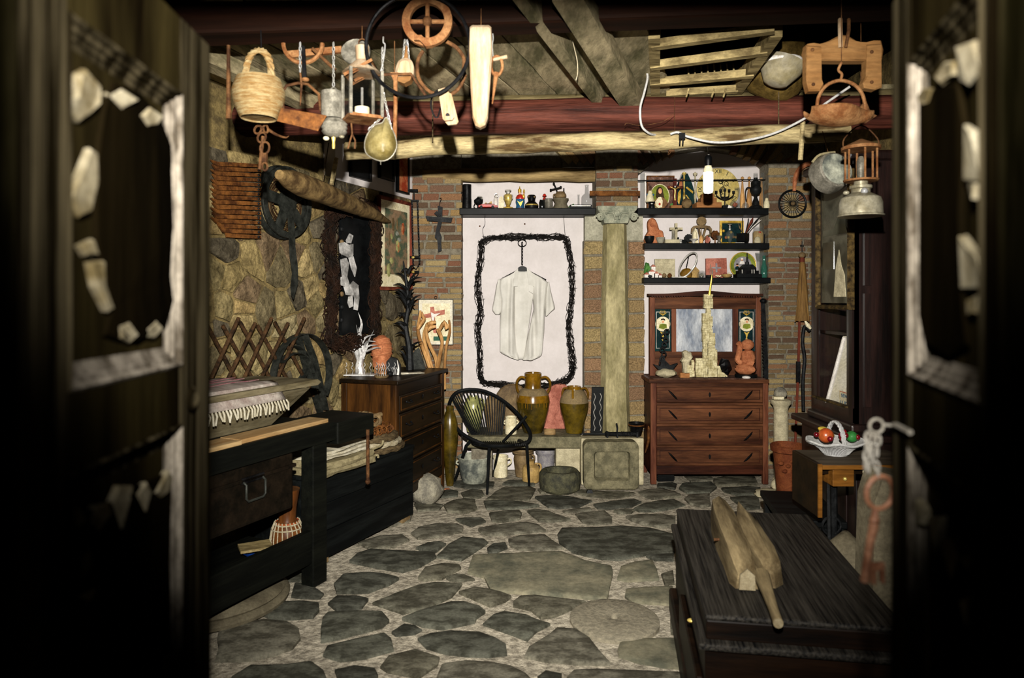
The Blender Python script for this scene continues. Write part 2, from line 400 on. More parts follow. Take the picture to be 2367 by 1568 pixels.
mat('paint1', '#4f5a46', '#8c7258', Y=6.1, s=9, bump=.2, lo=.42, hi=.58, det=3)
mat('paint2', '#93381f', '#c78d5c', Y=6.1, s=9, bump=.2)
mat('steel', '#8f8e8c', '#f2f0ee', Y=6.1, s=7, rough=.3, metal=.4, bump=.2, lo=.4, hi=.6)
mat('drum', '#5c3418', '#93582a', Y=4.2, s=9, st=(1, 1, .15), rough=.4, bump=.1)
mat('rope', '#c9b994', '#ebdfc0', Y=4.4, s=60, bump=.5)
mat('ropebr', '#4a3d2a', '#7b684a', Y=5, s=30, st=(1, 1, 3), bump=.8)
mat('darkleather', '#14110c', '#2a2118', Y=4.2, s=10, rough=.4, bump=.3)
mat('vine', '#120c08', '#2b1a10', bump=.4)
mat('wirem', '#0a0908', '#181412', bump=.1, rough=.6)
mat('cable', '#f2f0ec', Y=4.4, rough=.5, bump=0)
mat('bulb', '#ffffff', emit=6, bump=0)
mat('olivewood', '#8a6238', '#cfa066', s=14, st=(1, 1, .2), bump=.3, rough=.5)
mat('stepwood', '#7b5230', '#a06c40', s=12, st=(.2, 1, 1), bump=.2)
mat('dialm', '#b09c58', '#cbb878', s=7, bump=.1)
mat('cabwood', '#1a100e', '#38221d', Y=4.3, s=12, st=(1, 1, .1), bump=.25, rough=.35, spec=.5)
mat('cabglass', '#3b3c30', '#5f5f4e', Y=4.3, s=3, rough=.12, spec=.6, bump=0)
mat('picglass', '#33342a', '#6c6a5a', Y=4.2, s=3.5, rough=.2, spec=.5, bump=0, lo=.45, hi=.55, det=2)
mat('frameold', '#2f2414', '#7a6236', Y=4.2, s=30, bump=.4)
mat('tablew', '#7a4e1e', '#c07f34', Y=4.1, s=9, st=(.12, 1, 1), bump=.2, rough=.4)
mat('tabletop', '#4e4334', '#746654', Y=4.3, s=9, st=(.12, 1, 1), bump=.3)
mat('chestwood', '#161618', '#686259', Y=3.4, s=90, st=(1, .03, 1), bump=.6, rough=.5, lo=.36, hi=.7, fine=.5)
mat('chestfront', '#120b07', '#3e2716', Y=3.1, s=9, st=(.1, 1, 1), bump=.4, rough=.5)
mat('flaxwood', '#6d5c40', '#b19c74', Y=4.1, s=14, st=(1, .12, 1), bump=.6)
mat('flaxend', '#c4b088', '#e6d6b0', Y=3.2, s=20, bump=.4)
mat('boulder', '#8b8068', '#b0a486', Y=3.6, s=9, bump=.4)
mat('basketb', '#5d4a20', '#a08242', Y=3.8, s=14, bump=.4)
mat('bowlc', '#c8b98c', '#f4ead0', Y=3.9, s=4, rough=.4, bump=0)
mat('umbrella', '#5a4226', '#93703e', Y=6.2, s=14, st=(1, 1, .1), bump=.3)
mat('redwood', '#4c1f17', '#7b3c2a', Y=6.2, s=12, st=(1, 1, .1), bump=.2)
mat('bulbsock', '#07080a', rough=.3, spec=.5, bump=0)
# ---------------------------------------------------------------- structure
def struct(name, mb, m, smooth=False, label=None):
    o = link(name, mb.mesh(name, m, smooth)); o['kind'] = 'structure'
    if label: o['label'] = label
    return o
fb = MB()
n = 60
fb.add([(-3.2+6.6*i/n, -1.2+8.2*j/n, -.012+.006*noise.noise(Vector((i*.7, j*.7, 0)))) for j in range(n+1) for i in range(n+1)],
       [(j*(n+1)+i, j*(n+1)+i+1, (j+1)*(n+1)+i+1, (j+1)*(n+1)+i) for j in range(n) for i in range(n)])
fb.b2(-3.2, 3.4, -1.2, 7.0, -.2, -.05)
floor = struct('floor', fb, 'floormortar', True, 'crazy paving floor of dark flagstones in wide pale mortar')
AU, BU, CU = (480, 1080, 3.214), (1000, 1080, 3.213), (1520, 1100, 3.35)
FS = {0: [
 [(300,655),(520,645),(960,630),(1150,700),(1330,740),(1345,780),(1300,985),(1080,965),(760,945),(520,925),(430,905),(380,820),(260,780),(280,700)],
 [(930,500),(960,455),(1400,440),(1620,455),(1800,500),(1790,630),(1580,650),(1390,690),(1250,675),(1040,630),(940,560)],
 [(20,665),(120,570),(220,515),(380,530),(410,555),(300,640),(210,690)],
 [(340,460),(480,430),(700,412),(780,430),(840,470),(700,485),(420,505),(360,490)],
 [(560,535),(650,510),(830,505),(880,540),(970,600),(820,620),(640,610),(570,580)],
 [(400,600),(450,565),(540,560),(560,600),(480,630),(410,630)],
 [(420,345),(520,330),(640,325),(665,345),(650,385),(520,405),(440,395)],
 [(700,325),(760,312),(860,330),(930,360),(1030,390),(900,405),(790,395),(745,360)],
 [(1060,350),(1150,335),(1280,325),(1330,370),(1330,410),(1200,425),(1110,410)],
 [(960,325),(1060,305),(1170,300),(1185,318),(1060,335),(980,338)],
 [(380,255),(480,250),(680,262),(790,285),(700,300),(520,312),(400,310)],
 [(760,220),(840,210),(1000,215),(1120,240),(1190,250),(1080,290),(930,305),(860,295)],
 [(400,235),(470,180),(530,150),(740,145),(770,160),(720,240),(560,248)],
 [(80,285),(150,250),(240,238),(320,245),(325,310),(250,335),(110,325)],
 [(1190,280),(1300,260),(1420,245),(1500,240),(1550,255),(1480,290),(1330,310),(1220,305)],
 [(1490,310),(1560,270),(1680,250),(1800,240),(1880,280),(1740,310),(1620,330),(1530,328)],
 [(1430,370),(1520,355),(1700,355),(1800,370),(1800,440),(1680,445),(1560,420),(1470,395)],
 [(1350,325),(1440,315),(1500,322),(1470,340),(1380,340)],
 [(1520,185),(1600,165),(1720,160),(1840,200),(1840,215),(1640,235),(1580,220)],
 [(1040,185),(1100,170),(1400,180),(1500,190),(1450,215),(1300,232),(1150,215)],
 [(780,165),(860,160),(1010,175),(1020,190),(880,195),(800,190)],
 [(165,385),(240,375),(370,380),(400,400),(290,435),(200,410)],
 [(100,820),(170,790),(240,795),(310,830),(200,840),(130,840)],
 [(200,930),(300,895),(420,905),(520,935),(590,960),(540,1000),(430,1030),(320,990)],
 [(600,1000),(650,960),(760,955),(930,975),(1140,995),(1060,1040),(920,1100),(800,1120),(720,1060),(600,1030)],
 [(370,1160),(450,1090),(520,1070),(680,1090),(760,1130),(870,1160),(830,1180),(770,1220),(710,1285),(580,1240)],
 [(680,1410),(720,1340),(860,1250),(920,1200),(1060,1210),(1160,1270),(1310,1460),(1100,1455),(860,1440)],
 [(1370,830),(1400,740),(1500,705),(1630,695),(1670,760),(1680,830),(1560,840),(1440,850)],
 [(1420,960),(1440,900),(1600,890),(1780,885),(1790,1020),(1620,1010),(1480,995)],
 [(1370,1350),(1400,1290),(1480,1265),(1620,1270),(1800,1270),(1840,1490),(1700,1480),(1500,1440),(1380,1400)],
 [(60,1470),(230,1450),(420,1450),(590,1480),(700,1530),(760,1600),(0,1650)],
 [(1000,1560),(1040,1510),(1200,1500),(1500,1510),(1840,1530),(1840,1640),(980,1640)],
 [(1700,790),(1790,770),(1790,860),(1720,870)], [(780,1560),(840,1520),(960,1540),(950,1600),(800,1620)],
 [(1580,660),(1790,645),(1790,690),(1650,690)], [(120,110),(250,100),(460,110),(450,140),(300,160),(160,140)],
 [(520,125),(560,100),(760,100),(760,135),(640,140)], [(30,190),(110,170),(190,180),(180,215),(60,225)],
 [(210,190),(290,165),(370,175),(390,205),(330,230),(230,225)], [(1760,1110),(1790,1060),(1800,1240),(1760,1230)]],
1: [[(840,1290),(860,1120),(890,1085),(1100,1070),(1300,1080),(1345,1140),(1300,1180),(1130,1230),(940,1275)],
 [(860,1400),(880,1330),(1100,1280),(1320,1230),(1365,1270),(1380,1360),(1150,1415),(980,1440)],
 [(1280,1480),(1340,1400),(1540,1355),(1710,1410),(1700,1460),(1570,1560),(1420,1530),(1330,1510)],
 [(60,1440),(80,1200),(200,1160),(420,1145),(600,1150),(680,1200),(700,1270),(640,1340),(500,1390),(300,1430)],
 [(180,1560),(300,1480),(560,1470),(780,1450),(860,1510),(880,1570),(860,1640),(160,1640)],
 [(950,1500),(1100,1470),(1240,1490),(1270,1540),(1200,1600),(960,1600)],
 [(1050,700),(1120,640),(1200,615),(1450,625),(1680,640),(1700,670),(1580,740),(1450,775),(1250,745)],
 [(1560,820),(1620,750),(1740,715),(1860,725),(1880,750),(1740,830),(1600,835)],
 [(1510,490),(1560,450),(1700,420),(1860,425),(1900,440),(1900,475),(1720,515),(1560,530)],
 [(1220,1010),(1400,930),(1560,870),(1700,855),(1890,860),(1880,880),(1820,960),(1640,1040),(1450,1080),(1330,1045)],
 [(1440,1120),(1560,1070),(1800,1010),(1910,1005),(2010,1030),(2065,1070),(2000,1110),(1990,1150),(1740,1200),(1600,1180)],
 [(1560,1270),(1640,1240),(1780,1220),(2010,1220),(2130,1260),(2210,1310),(2215,1390),(2090,1405),(1910,1400),(1760,1375),(1620,1340)],
 [(1370,1220),(1450,1160),(1540,1170),(1590,1205),(1540,1235),(1400,1245)], [(930,870),(1000,800),(1200,780),(1330,800),(1420,830),(1350,870),(1200,930),(960,935)],
 [(900,1010),(960,960),(1120,960),(1200,980),(1140,1050),(960,1060)], [(620,960),(640,860),(760,870),(870,940),(840,970),(700,970)],
 [(400,1090),(520,1010),(700,1000),(820,1010),(830,1060),(790,1110),(640,1125),(460,1125)], [(520,770),(640,720),(760,690),(770,760),(770,850),(560,840),(500,800)],
 [(1110,560),(1280,510),(1450,500),(1500,540),(1380,590),(1200,610)], [(1530,270),(1640,260),(1750,280),(1720,310),(1560,320)],
 [(1550,600),(1630,565),(1720,555),(1770,570),(1680,640),(1620,620)], [(1250,330),(1400,320),(1530,330),(1500,400),(1350,440),(1260,420)]],
2: [[(0,60),(120,50),(150,60),(140,100),(0,85)], [(190,60),(420,50),(460,90),(400,130),(230,130),(170,95)], [(490,95),(700,85),(800,95),(800,140),(620,150),(510,120)],
 [(0,122),(130,115),(190,160),(60,170),(0,165)], [(240,150),(400,142),(420,230),(350,240),(250,215),(210,180)], [(560,165),(780,160),(800,250),(690,260),(600,200)],
 [(420,20),(560,0),(760,10),(780,70),(600,72),(450,80)], [(200,0),(400,-10),(440,30),(260,45)]]}
def flagstone(pts, m, seed):
    n = len(pts); c = sum(pts, Vector())/n; out = []
    for i in range(n):
        a, b = pts[i], pts[(i+1) % n]; L = (b-a).length; k = max(1, int(L/.11))
        for j in range(k):
            p = a.lerp(b, j/k); q = noise.noise_vector(p*9)*.012; out.append(p+Vector((q.x, q.y, 0)))
    N = len(out); h = .004+.008*((seed*37) % 10)/10; vs = []; fs = []
    for dz, k in ((-.04, 0), (h-.006, 0), (h, .012), (h+.001, .05)):
        for p in out:
            d = (c-p); d.z = 0; L = d.length; vs.append(p+d*(min(.4, k/L)*(1+.5*noise.noise(p*8)) if L else 0)+Vector((0, 0, dz+(.004*noise.noise(p*6) if k else 0))))
    for r in range(3):
        for i in range(N): fs.append((r*N+i, r*N+(i+1) % N, (r+1)*N+(i+1) % N, (r+1)*N+i))
    vs.append(c+Vector((0, 0, h+.002)))
    fs += [(3*N+i, 3*N+(i+1) % N, 4*N) for i in range(N)]
    return link('flagstone', MB().add(vs, fs).mesh('flagstone', m), floor)
ns = 0
for g, U in ((0, BU), (1, AU), (2, CU)):
    for pl in FS[g]:
        ns += 1; pp = [FL(U[0]+x/U[2], U[1]+y/U[2]) for x, y in pl]
        flagstone(pp, 'flaglight' if (g == 0 and ns in (1, 28, 29, 30)) else 'flag', ns)
c = FL(1420, 1433); r = (FL(1523, 1433)-c).x
ms = MB().lathe([(.02, -.03), (.02, .012), (.03, .016), (r-.02, .016), (r, .006), (r, -.05)], 40, c)
link('millstone', ms.mesh('millstone', 'millstone'), floor)['label'] = 'round worn millstone with a centre hole set into the floor'
# left wall: runs obliquely towards the back
WA = math.radians(68); C0 = Vector((-.94, 6.5, 0))
wl = T('wall_left', 'rough stone and mortar side wall with a white plastered top', None, 0, 0, 0, WA, loc=C0, kind='structure')
wb = MB(); nu, nv = 70, 44
wb.add([(-4.6+4.9*i/nu, .02*noise.noise(Vector((i*.5, j*.5, 3)))+.008*noise.noise(Vector((i*1.3, j*1.3, 3))), 2.62*j/nv) for j in range(nv+1) for i in range(nu+1)],
       [(j*(nu+1)+i, j*(nu+1)+i+1, (j+1)*(nu+1)+i+1, (j+1)*(nu+1)+i) for j in range(nv) for i in range(nu)])
wb.b2(-4.6, .3, .08, .3, 0, 3.4)
wl.add(None, wb, 'stonemortar'); wallL = wl.root
wl.add('plaster', MB().b2(-1.25, .05, -.03, .1, 2.6, 3.4), 'plaster', lab='white plastered upper wall')
RS = random.Random(11); seeds = []
while len(seeds) < 250:
    q = (RS.uniform(-2.75, .1), RS.uniform(.35, 2.65)); rad = RS.choice((.06, .09, .13, .2))
    if all(math.hypot(q[0]-a, q[1]-b) > rad for a, b in seeds): seeds.append(q)
    elif RS.random() < .0008: break
for i, cc in enumerate(voronoi(seeds, (-2.9, .3, .12, 2.62))):
    if len(cc) < 3: continue
    cx = sum(p[0] for p in cc)/len(cc); cz = sum(p[1] for p in cc)/len(cc); pts = []
    for k in range(len(cc)):
        a, b = cc[k], cc[(k+1) % len(cc)]
        for j in range(2):
            t = j/2; x, z = a[0]+(b[0]-a[0])*t, a[1]+(b[1]-a[1])*t; g = .93+.1*noise.noise(Vector((x*11, z*11, i))); pts.append((cx+(x-cx)*g, cz+(z-cz)*g))
    h = RS.uniform(.012, .04); N = len(pts)
    vs = [(x, .03, z) for x, z in pts]+[(cx+(x-cx)*.93, -h*.7, cz+(z-cz)*.93) for x, z in pts]+[(cx+(x-cx)*.6, -h-.008*noise.noise(Vector((x*9, z*9, 1))), cz+(z-cz)*.6) for x, z in pts]+[(cx, -h-.004, cz)]
    fs = [(r*N+k, r*N+(k+1) % N, (r+1)*N+(k+1) % N, (r+1)*N+k) for r in range(2) for k in range(N)]+[(2*N+k, 2*N+(k+1) % N, 3*N) for k in range(N)]
    wl.add('stone', MB().add(vs, fs), 'wallstone')
# back wall with plastered niches, brick piers
BY = 6.65
bw = MB().b2(-1.0, 3.6, BY, BY+.25, 0, 3.6)
wback = struct('wall_back', bw, 'plaster', label='white plastered back wall with brick piers')
UB = []
for i in range(5):
    q = random.Random(i); b = MB().box((0, 0, 0), (1, 1, 1)); bm = bmesh.new(); me = b.mesh('brick', None, False); bm.from_mesh(me)
    bmesh.ops.bevel(bm, geom=bm.edges[:], offset=.05, segments=1, affect='EDGES')
    for v in bm.verts: v.co += Vector((q.uniform(-.035, .035), q.uniform(-.02, .02), q.uniform(-.05, .05)))
    bm.to_mesh(me); bm.free(); UB.append(me)
UBM = {}
def brick(par, c, d, m='brickm', ry=0, rz=0, name='brick'):
    k = (R.randrange(5), m)
    if k not in UBM: me = UB[k[0]].copy(); me.materials.append(M[m]); UBM[k] = me
    o = bpy.data.objects.new(name, UBM[k]); COL.objects.link(o); o.parent = par; o.location = c; o.scale = d; o.rotation_euler = (0, ry, rz); return o
def pier(px0, px1, Yf, py0, py1, rows, name='pier', depth=None, mm='mortar', lenr=(26, 58), bm='brickm'):
    x0, x1 = P(px0, 0, Yf).x, P(px1, 0, Yf).x; z0, z1 = P(0, py1, Yf).z, P(0, py0, Yf).z
    d = depth or (BY-Yf)
    o = link(name, MB().b2(x0, x1, Yf, Yf+d+.02, max(0, z0), z1).mesh(name, mm, False), wback)
    for (ya, yb) in rows:
        x = px0-R.uniform(0, 20); za, zb = P(0, yb, Yf).z, P(0, ya, Yf).z
        while x < px1-4:
            L = R.uniform(*lenr); a = max(px0, x); b = min(px1+R.uniform(-1, 2.5), x+L); x += L+R.uniform(3, 5)
            if px1-x < 8: b = px1+R.uniform(-1, 2.5); x = px1
            if b-a < 7: continue
            xa, xb = P(a, 0, Yf).x, P(b, 0, Yf).x; pr = R.uniform(.004, .016)
            zz = R.uniform(-.002, .002)
            brick(o, ((xa+xb)/2, Yf+.06-pr, (za+zb)/2+zz), (xb-xa, .12, zb-za), bm)
    return o
def rowgen(y0, y1, hs, gap):
    out = []; y = y0
    while y < y1-4:
        h = R.uniform(*hs); out.append((y, min(y+h, y1))); y += h+R.uniform(*gap)
    return out
pier(953, 1066, 6.42, 300, 1096, [(392, 404)]+rowgen(410, 582, (13, 17), (4, 6))+rowgen(590, 900, (7.5, 12), (2.5, 4))+rowgen(904, 1090, (8, 14), (3, 4.5)))
pier(1776, 1905, 6.42, 300, 1096, rowgen(388, 582, (12, 19), (4, 6))+rowgen(586, 900, (7, 11), (2.5, 4))+rowgen(904, 1090, (7, 13), (3, 4.5)))
pier(1378, 1474, 6.34, 300, 482, rowgen(384, 440, (9, 17), (3, 5))+rowgen(454, 480, (8, 12), (3, 4)))
pb = link('pier', MB().b2(P(1350, 0, 6.5).x, P(1488, 0, 6.5).x, 6.5, BY+.02, 0, P(0, 556, 6.5).z).mesh('pier', 'mortar', False), wback)
link('plaster_patch', MB().b2(P(1352, 0, 6.52).x, P(1486, 0, 6.52).x, 6.515, BY+.02, P(0, 556, 6.5).z, P(0, 485, 6.5).z).mesh('plaster_patch', 'greyplaster', False), wback)
y = 559
while y < 1000:
    for a, b in ((1350, 1392+R.uniform(-4, 2)), (1452, 1489)):
        xa, xb = P(a, 0, 6.5).x, P(b, 0, 6.5).x
        brick(pb, ((xa+xb)/2, 6.54, P(0, y+15, 6.5).z), (xb-xa, .12, S(6.5)*29), 'blockm')
    y += 33.6
# segmental arch of bricks on edge over the right niche
ar = link('arch', MB().prism([(P(x, 0, 6.5).x, P(0, y, 6.5).z) for x, y in [(1478, 402), (1500, 384), (1530, 366), (1570, 350), (1632, 342), (1694, 350), (1734, 362), (1764, 380), (1786, 402), (1900, 402), (1900, 250), (1300, 250), (1300, 388), (1440, 388)]], 6.47, BY+.02).mesh('arch', 'mortar', False), wback)
for i in range(34):
    px = 1300+i*17.5; t = (px-1632)/150
    if 1555 < px < 1700: continue
    yb = 342+ (abs(t)**1.6)*48
    if px > 1786 or px < 1478: yb = 384
    brick(ar, (P(px, 0, 6.46).x, 6.47, P(0, yb-27, 6.46).z), (.052, .1, .22), ry=max(-.75, min(.75, t*.62)))
lt = link('lintel', MB().tube([P(978+i*40, 406-(i % 3)*1.2, 6.46) for i in range(11)], [.065+.006*noise.noise(Vector((i, 0, 0))) for i in range(11)], 10).mesh('lintel', 'lintelwood'), wback); lt['label'] = 'weathered wooden lintel over the left niche'
link('wall_top', MB().b2(-.95, P(1380, 0, 6.5).x, 6.5, BY+.02, P(0, 390, 6.5).z, 3.6).mesh('wall_top', 'mortar', False), wback)
# shelves (one board per niche level)
def shelf(px0, px1, y0, y1, label, Yf=6.38):
    t = T('wall_shelf', label, 'shelf', px0, y1, Yf, group='black plank shelves in the back wall niches')
    a = t.l(px0, y0); b = t.l(px1, y1)
    t.add(None, MB().b2(a[0], b[0], 0, BY-Yf-.002, b[1], a[1]).rough(.002, 5), 'blackpaint', smooth=False, bev=.006); return t.O.z+a[1]
ZA = shelf(1062, 1377, 481, 496.5, 'black plank shelf holding jugs and statuettes above the hanging shirt')
ZB = shelf(1474, 1777, 481, 496.5, 'topmost black plank shelf above the mirror dresser, with the clock dial')
ZC = shelf(1490, 1779, 562, 576, 'middle black plank shelf above the mirror dresser, with the terracotta figure')
ZD = shelf(1488, 1782, 642, 655, 'lowest black plank shelf above the mirror dresser, with the steel ring')
# right wall and front wall with the doorway
struct('wall_right', MB().b2(2.95, 3.3, -.2, 6.9, 0, 3.6), 'stonemortar')
fw = MB().b2(-3.2, -.456, .5, .62, 0, 3.4).b2(.432, 3.4, .5, .62, 0, 3.4).b2(-.47, .45, .5, .62, 2.224, 3.4)
struct('wall_front', fw, 'doordark')
struct('trim_1', MB().b2(-.53, -.4525, .44, .624, 0, 2.2), 'jamb', label='weathered left door jamb')
struct('trim_2', MB().b2(.428, .53, .44, .6, 0, 2.2), 'jamb', label='weathered right door jamb')
# ceiling: dark void, diagonal boards, rafters, beams
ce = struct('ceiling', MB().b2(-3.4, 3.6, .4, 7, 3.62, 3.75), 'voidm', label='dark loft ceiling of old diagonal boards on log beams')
RA = math.radians(19); dr = Vector((math.sin(RA), math.cos(RA), 0)); dn = Vector((math.cos(RA), -math.sin(RA), 0))
for i in range(-9, 3):
    o = Vector((.31, 4.61, 3.06))+dn*(.245*i+.12)+dr*(-.6)
    L = 2.7; b = MB(); N = 10; vs = []; fs = []
    for k in range(N+1):
        p = o+dr*(L*(k/N-.5)); wd = .116+.007*noise.noise(Vector((i*3, k*.9, 0))); h = .012*noise.noise(Vector((i, k*.5, 5)))
        vs += [p-dn*wd+Vector((0, 0, h-.02)), p+dn*wd+Vector((0, 0, h-.02)), p+dn*wd+Vector((0, 0, h+.02)), p-dn*wd+Vector((0, 0, h+.02))]
    for k in range(N):
        for q in range(4): fs.append((k*4+q, k*4+(q+1) % 4, k*4+4+(q+1) % 4, k*4+4+q))
    fs += [(0, 1, 2, 3), (N*4+3, N*4+2, N*4+1, N*4)]
    link('board', b.add(vs, fs).mesh('board', 'darkboard', False), ce)
link('back_board', MB().b2(-3.3, 3.5, 4.75, 6.9, 3.12, 3.16).mesh('back_board', 'darkboard', False), ce)
for x, wd in ((.80, .13), (.58, .06), (-1.35, .11), (-2.1, .12)):
    p = Vector((x, 4.5, 2.99-(.03 if wd > .1 else 0))); link('rafter', MB().ob(p-dr*1.75, p+dr*.25, wd, .09).rough(.01, 5).mesh('rafter', 'darkboard', False), ce)
def logbeam(name, p0, p1, r, m, seed, n=14, k=24, sqz=1):
    p0 = Vector(p0); p1 = Vector(p1); b = MB()
    b.tube([p0.lerp(p1, i/k)+noise.noise_vector(Vector((i*.35, seed, 0)))*.012 for i in range(k+1)], [r*(1+.07*noise.noise(Vector((i*.4, seed, 9)))) for i in range(k+1)], n)
    return b
o = link('beam', logbeam('beam', (-2.6, 4.62, 2.86), (2.9, 4.45, 2.895), .112, 'beamred', 2).mesh('beam', 'beamred'), ce); o['label'] = 'reddish brown debarked log beam'
o = link('beam', MB().ob((-2.7, 3.25, 2.98), (2.9, 3.18, 3.16), .17, .26).mesh('beam', 'beamdark', False), ce, .02); o['label'] = 'dark squared front beam with hooks'
link('beam', MB().ob((-2.7, 2.84, 3.3), (2.9, 2.84, 3.3), .16, .2).mesh('beam', 'beamdark', False), ce)
o = link('sapwood', logbeam('s', (-2.6, 4.68, 2.965), (2.9, 4.52, 3.0), .06, 'beamsap', 5).mesh('sapwood', 'beamsap'), ce)
# ---------------------------------------------------------------- doors
def door(name, label, px, rz, hx, hy, L, sy, sn=.125, sf=.125):
    t = T(name, label, None, 0, 0, 0, rz, loc=(hx, hy, 0.02), kind='structure'); th = .045; H = 2.08
    t.O -= t.uy*sy*th/2; t.A -= t.uy*sy*th/2; face = sy*th/2
    for x0, x1 in ((0, sn), (L-sf, L)):
        t.add('stile', MB().b2(x0, x1, -th/2, th/2, 0, H), 'doorstile', smooth=False, bev=.004)
    for z0, z1 in ((0, .16), (.66, .78), (1.455, 1.55), (1.96, H)):
        t.add('rail', MB().b2(sn, L-sf, -th/2+.001, th/2-.001, z0, z1), 'doordark', smooth=False, bev=.004)
    for z0, z1 in ((.16, .66), (.78, 1.455), (1.55, 1.96)):
        t.add('panel', MB().b2(sn-.01, L-sf+.01, -.008, .008, z0-.01, z1+.01), 'doordark', smooth=False)
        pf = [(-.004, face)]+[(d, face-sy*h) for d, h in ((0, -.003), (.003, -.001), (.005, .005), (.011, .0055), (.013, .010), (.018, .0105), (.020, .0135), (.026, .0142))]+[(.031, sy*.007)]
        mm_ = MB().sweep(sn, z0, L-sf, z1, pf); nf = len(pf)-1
        for k, m_ in ((0, 'doormould'), (1, 'doormould'), (2, 'doorstile'), (3, 'doorstile')):  # flash-facing bottom and far sides paler, top and near darker: light put into colour
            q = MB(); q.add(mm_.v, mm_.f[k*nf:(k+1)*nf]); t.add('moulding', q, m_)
    return t, face
# left leaf
L1 = .545; d1, f1 = door('door_1', 'weathered dark left door leaf with peeling panels, folded open into the room', 0, math.radians(94.1), -.474, .62, L1, -1)
def dpts(t, pts, y):
    return [t.l(x, yy, y) for x, yy in pts]
def chip(t, poly, y, th, m='doorchip', sy=-1, name='peeled_chip'):
    pl = [t.l(a, b, y) for a, b in poly]
    mb = MB().prism(pl, y, y-sy*th, .003).rough(.004, 55); return t.add(name, mb, m, smooth=False)
yb = -.008
chip(d1, [(262, 190), (330, 215), (372, 262), (398, 330), (402, 400), (408, 470), (398, 540), (396, 640), (400, 700), (384, 752), (350, 770), (318, 795), (280, 790), (246, 774), (262, 720), (240, 640), (225, 560), (222, 470), (228, 360), (240, 250)], yb-.007, .005, 'doorsheet', name='peeling_sheet')
for q in ([(185, 170), (205, 160), (240, 195), (232, 240), (215, 265), (188, 285), (160, 262), (155, 235), (180, 225)], [(250, 215), (285, 205), (318, 232), (288, 255)], [(330, 268), (350, 246), (380, 268), (368, 290), (345, 292)],
          [(212, 345), (228, 350), (230, 420), (212, 490), (190, 500), (165, 460), (180, 420), (195, 395)], [(190, 570), (222, 552), (230, 590), (205, 592)], [(213, 605), (240, 600), (250, 660), (262, 720), (250, 722), (225, 660)],
          [(275, 752), (300, 748), (318, 775), (305, 792), (280, 785)], [(340, 762), (362, 742), (378, 760), (360, 788), (345, 782)]): chip(d1, q, yb-.009, .012)
chip(d1, [(180, 1190), (240, 1170), (300, 1135), (390, 1095), (408, 1130), (404, 1300), (400, 1500), (330, 1568), (190, 1568), (165, 1400), (170, 1250)], yb-.006, .004, 'doorsheet', name='peeling_sheet')
for q in ([(362, 1140), (390, 1088), (406, 1105), (395, 1140), (375, 1152)], [(320, 1140), (340, 1115), (357, 1135), (340, 1186)], [(262, 1165), (280, 1122), (312, 1125), (312, 1145), (286, 1220)], [(212, 1215), (225, 1170), (255, 1165), (262, 1185), (235, 1230)], [(168, 1190), (185, 1175), (205, 1205), (185, 1225)],
          [(190, 1290), (210, 1275), (212, 1310), (190, 1342)], [(185, 1385), (225, 1365), (210, 1395)]): chip(d1, q, yb-.009, .012)
cx, cz = d1.l(444, 922, f1-.004)
rs = d1.add('rosette', MB().lathe([(.012, 0), (.019, .002), (.019, .006), (.014, .009), (.010, .005), (0, .005)], 24, (cx, f1, cz), m=Matrix.Rotation(pi/2, 4, 'X')), 'doorstile', lab='round keyhole rosette')
# right leaf
L2 = .40; d2, f2 = door('door_2', 'weathered dark right door leaf with chain and key, folded open into the room', 0, math.radians(73.3), .437, .61, L2, 1, .045, .10)
yb = .008
chip(d2, [(2120, 230), (2160, 200), (2210, 190), (2225, 300), (2220, 500), (2225, 700), (2235, 800), (2190, 830), (2140, 800), (2115, 700), (2108, 500), (2112, 330)], yb+.007, .005, 'doorsheet', 1, 'peeling_sheet')
for q in ([(2115, 225), (2130, 205), (2152, 205), (2142, 240), (2126, 248)], [(2157, 180), (2180, 145), (2205, 140), (2200, 175), (2175, 200)], [(2210, 110), (2245, 95), (2265, 160), (2240, 195), (2215, 190)], [(2220, 290), (2240, 300), (2262, 370), (2268, 420), (2225, 420)], [(2235, 425), (2258, 420), (2255, 460), (2240, 475)],
          [(2214, 545), (2235, 570), (2262, 600), (2266, 670), (2220, 670)], [(2235, 690), (2255, 680), (2250, 725), (2232, 735)],
          [(2096, 1170), (2120, 1150), (2135, 1180), (2130, 1210), (2104, 1222)], [(2140, 1195), (2170, 1195), (2165, 1260), (2155, 1285)], [(2170, 1250), (2205, 1245), (2218, 1290), (2195, 1345)], [(2222, 1290), (2248, 1280), (2240, 1330)], [(2215, 1385), (2240, 1380), (2235, 1465)]): chip(d2, q, yb+.009, .012, 'doorchip', 1)
d2.add('lock_bar', MB().tube([d2.p(2104, 1000, f2+.003)+Vector((0, 0, 0)), d2.p(2072, 983, f2+.003), d2.p(2066, 983, f2+.003)], .0035, 6), 'keychain')
# chain with a big key hanging at the right leaf
kc = T('door_chain', 'pale steel chain looped on the right door bolt, holding the big key', 'chain', 2024, 960, 1.06)
b = MB().ring(kc.p(2026, 985), 16*kc.s, 3.2*kc.s, n=16)
b.tube([kc.p(2040, 982), kc.p(2060, 984), kc.p(2084, 983, .02)], 3.5*kc.s, 6)
for x0, y0, x1, y1 in ((2006, 1000, 2000, 1085), (2018, 1005, 2006, 1095), (2030, 1005, 2026, 1060), (2024, 1068, 2033, 1106)): b.chain(kc.p(x0, y0), kc.p(x1, y1), 24*kc.s, 3*kc.s)
kc.add(None, b, 'keychain')
ky = T('iron_key', 'large old iron key with an oval ring, hanging from the door chain', 'key', 2030, 1330, 1.06)
b = MB().ring((ky.p(2034, 1139)), 38*ky.s, 6*ky.s, n=26, k=8, sx=.8, rot=Matrix.Rotation(.25, 3, 'Y')); ky.add('bow', b, 'keym')
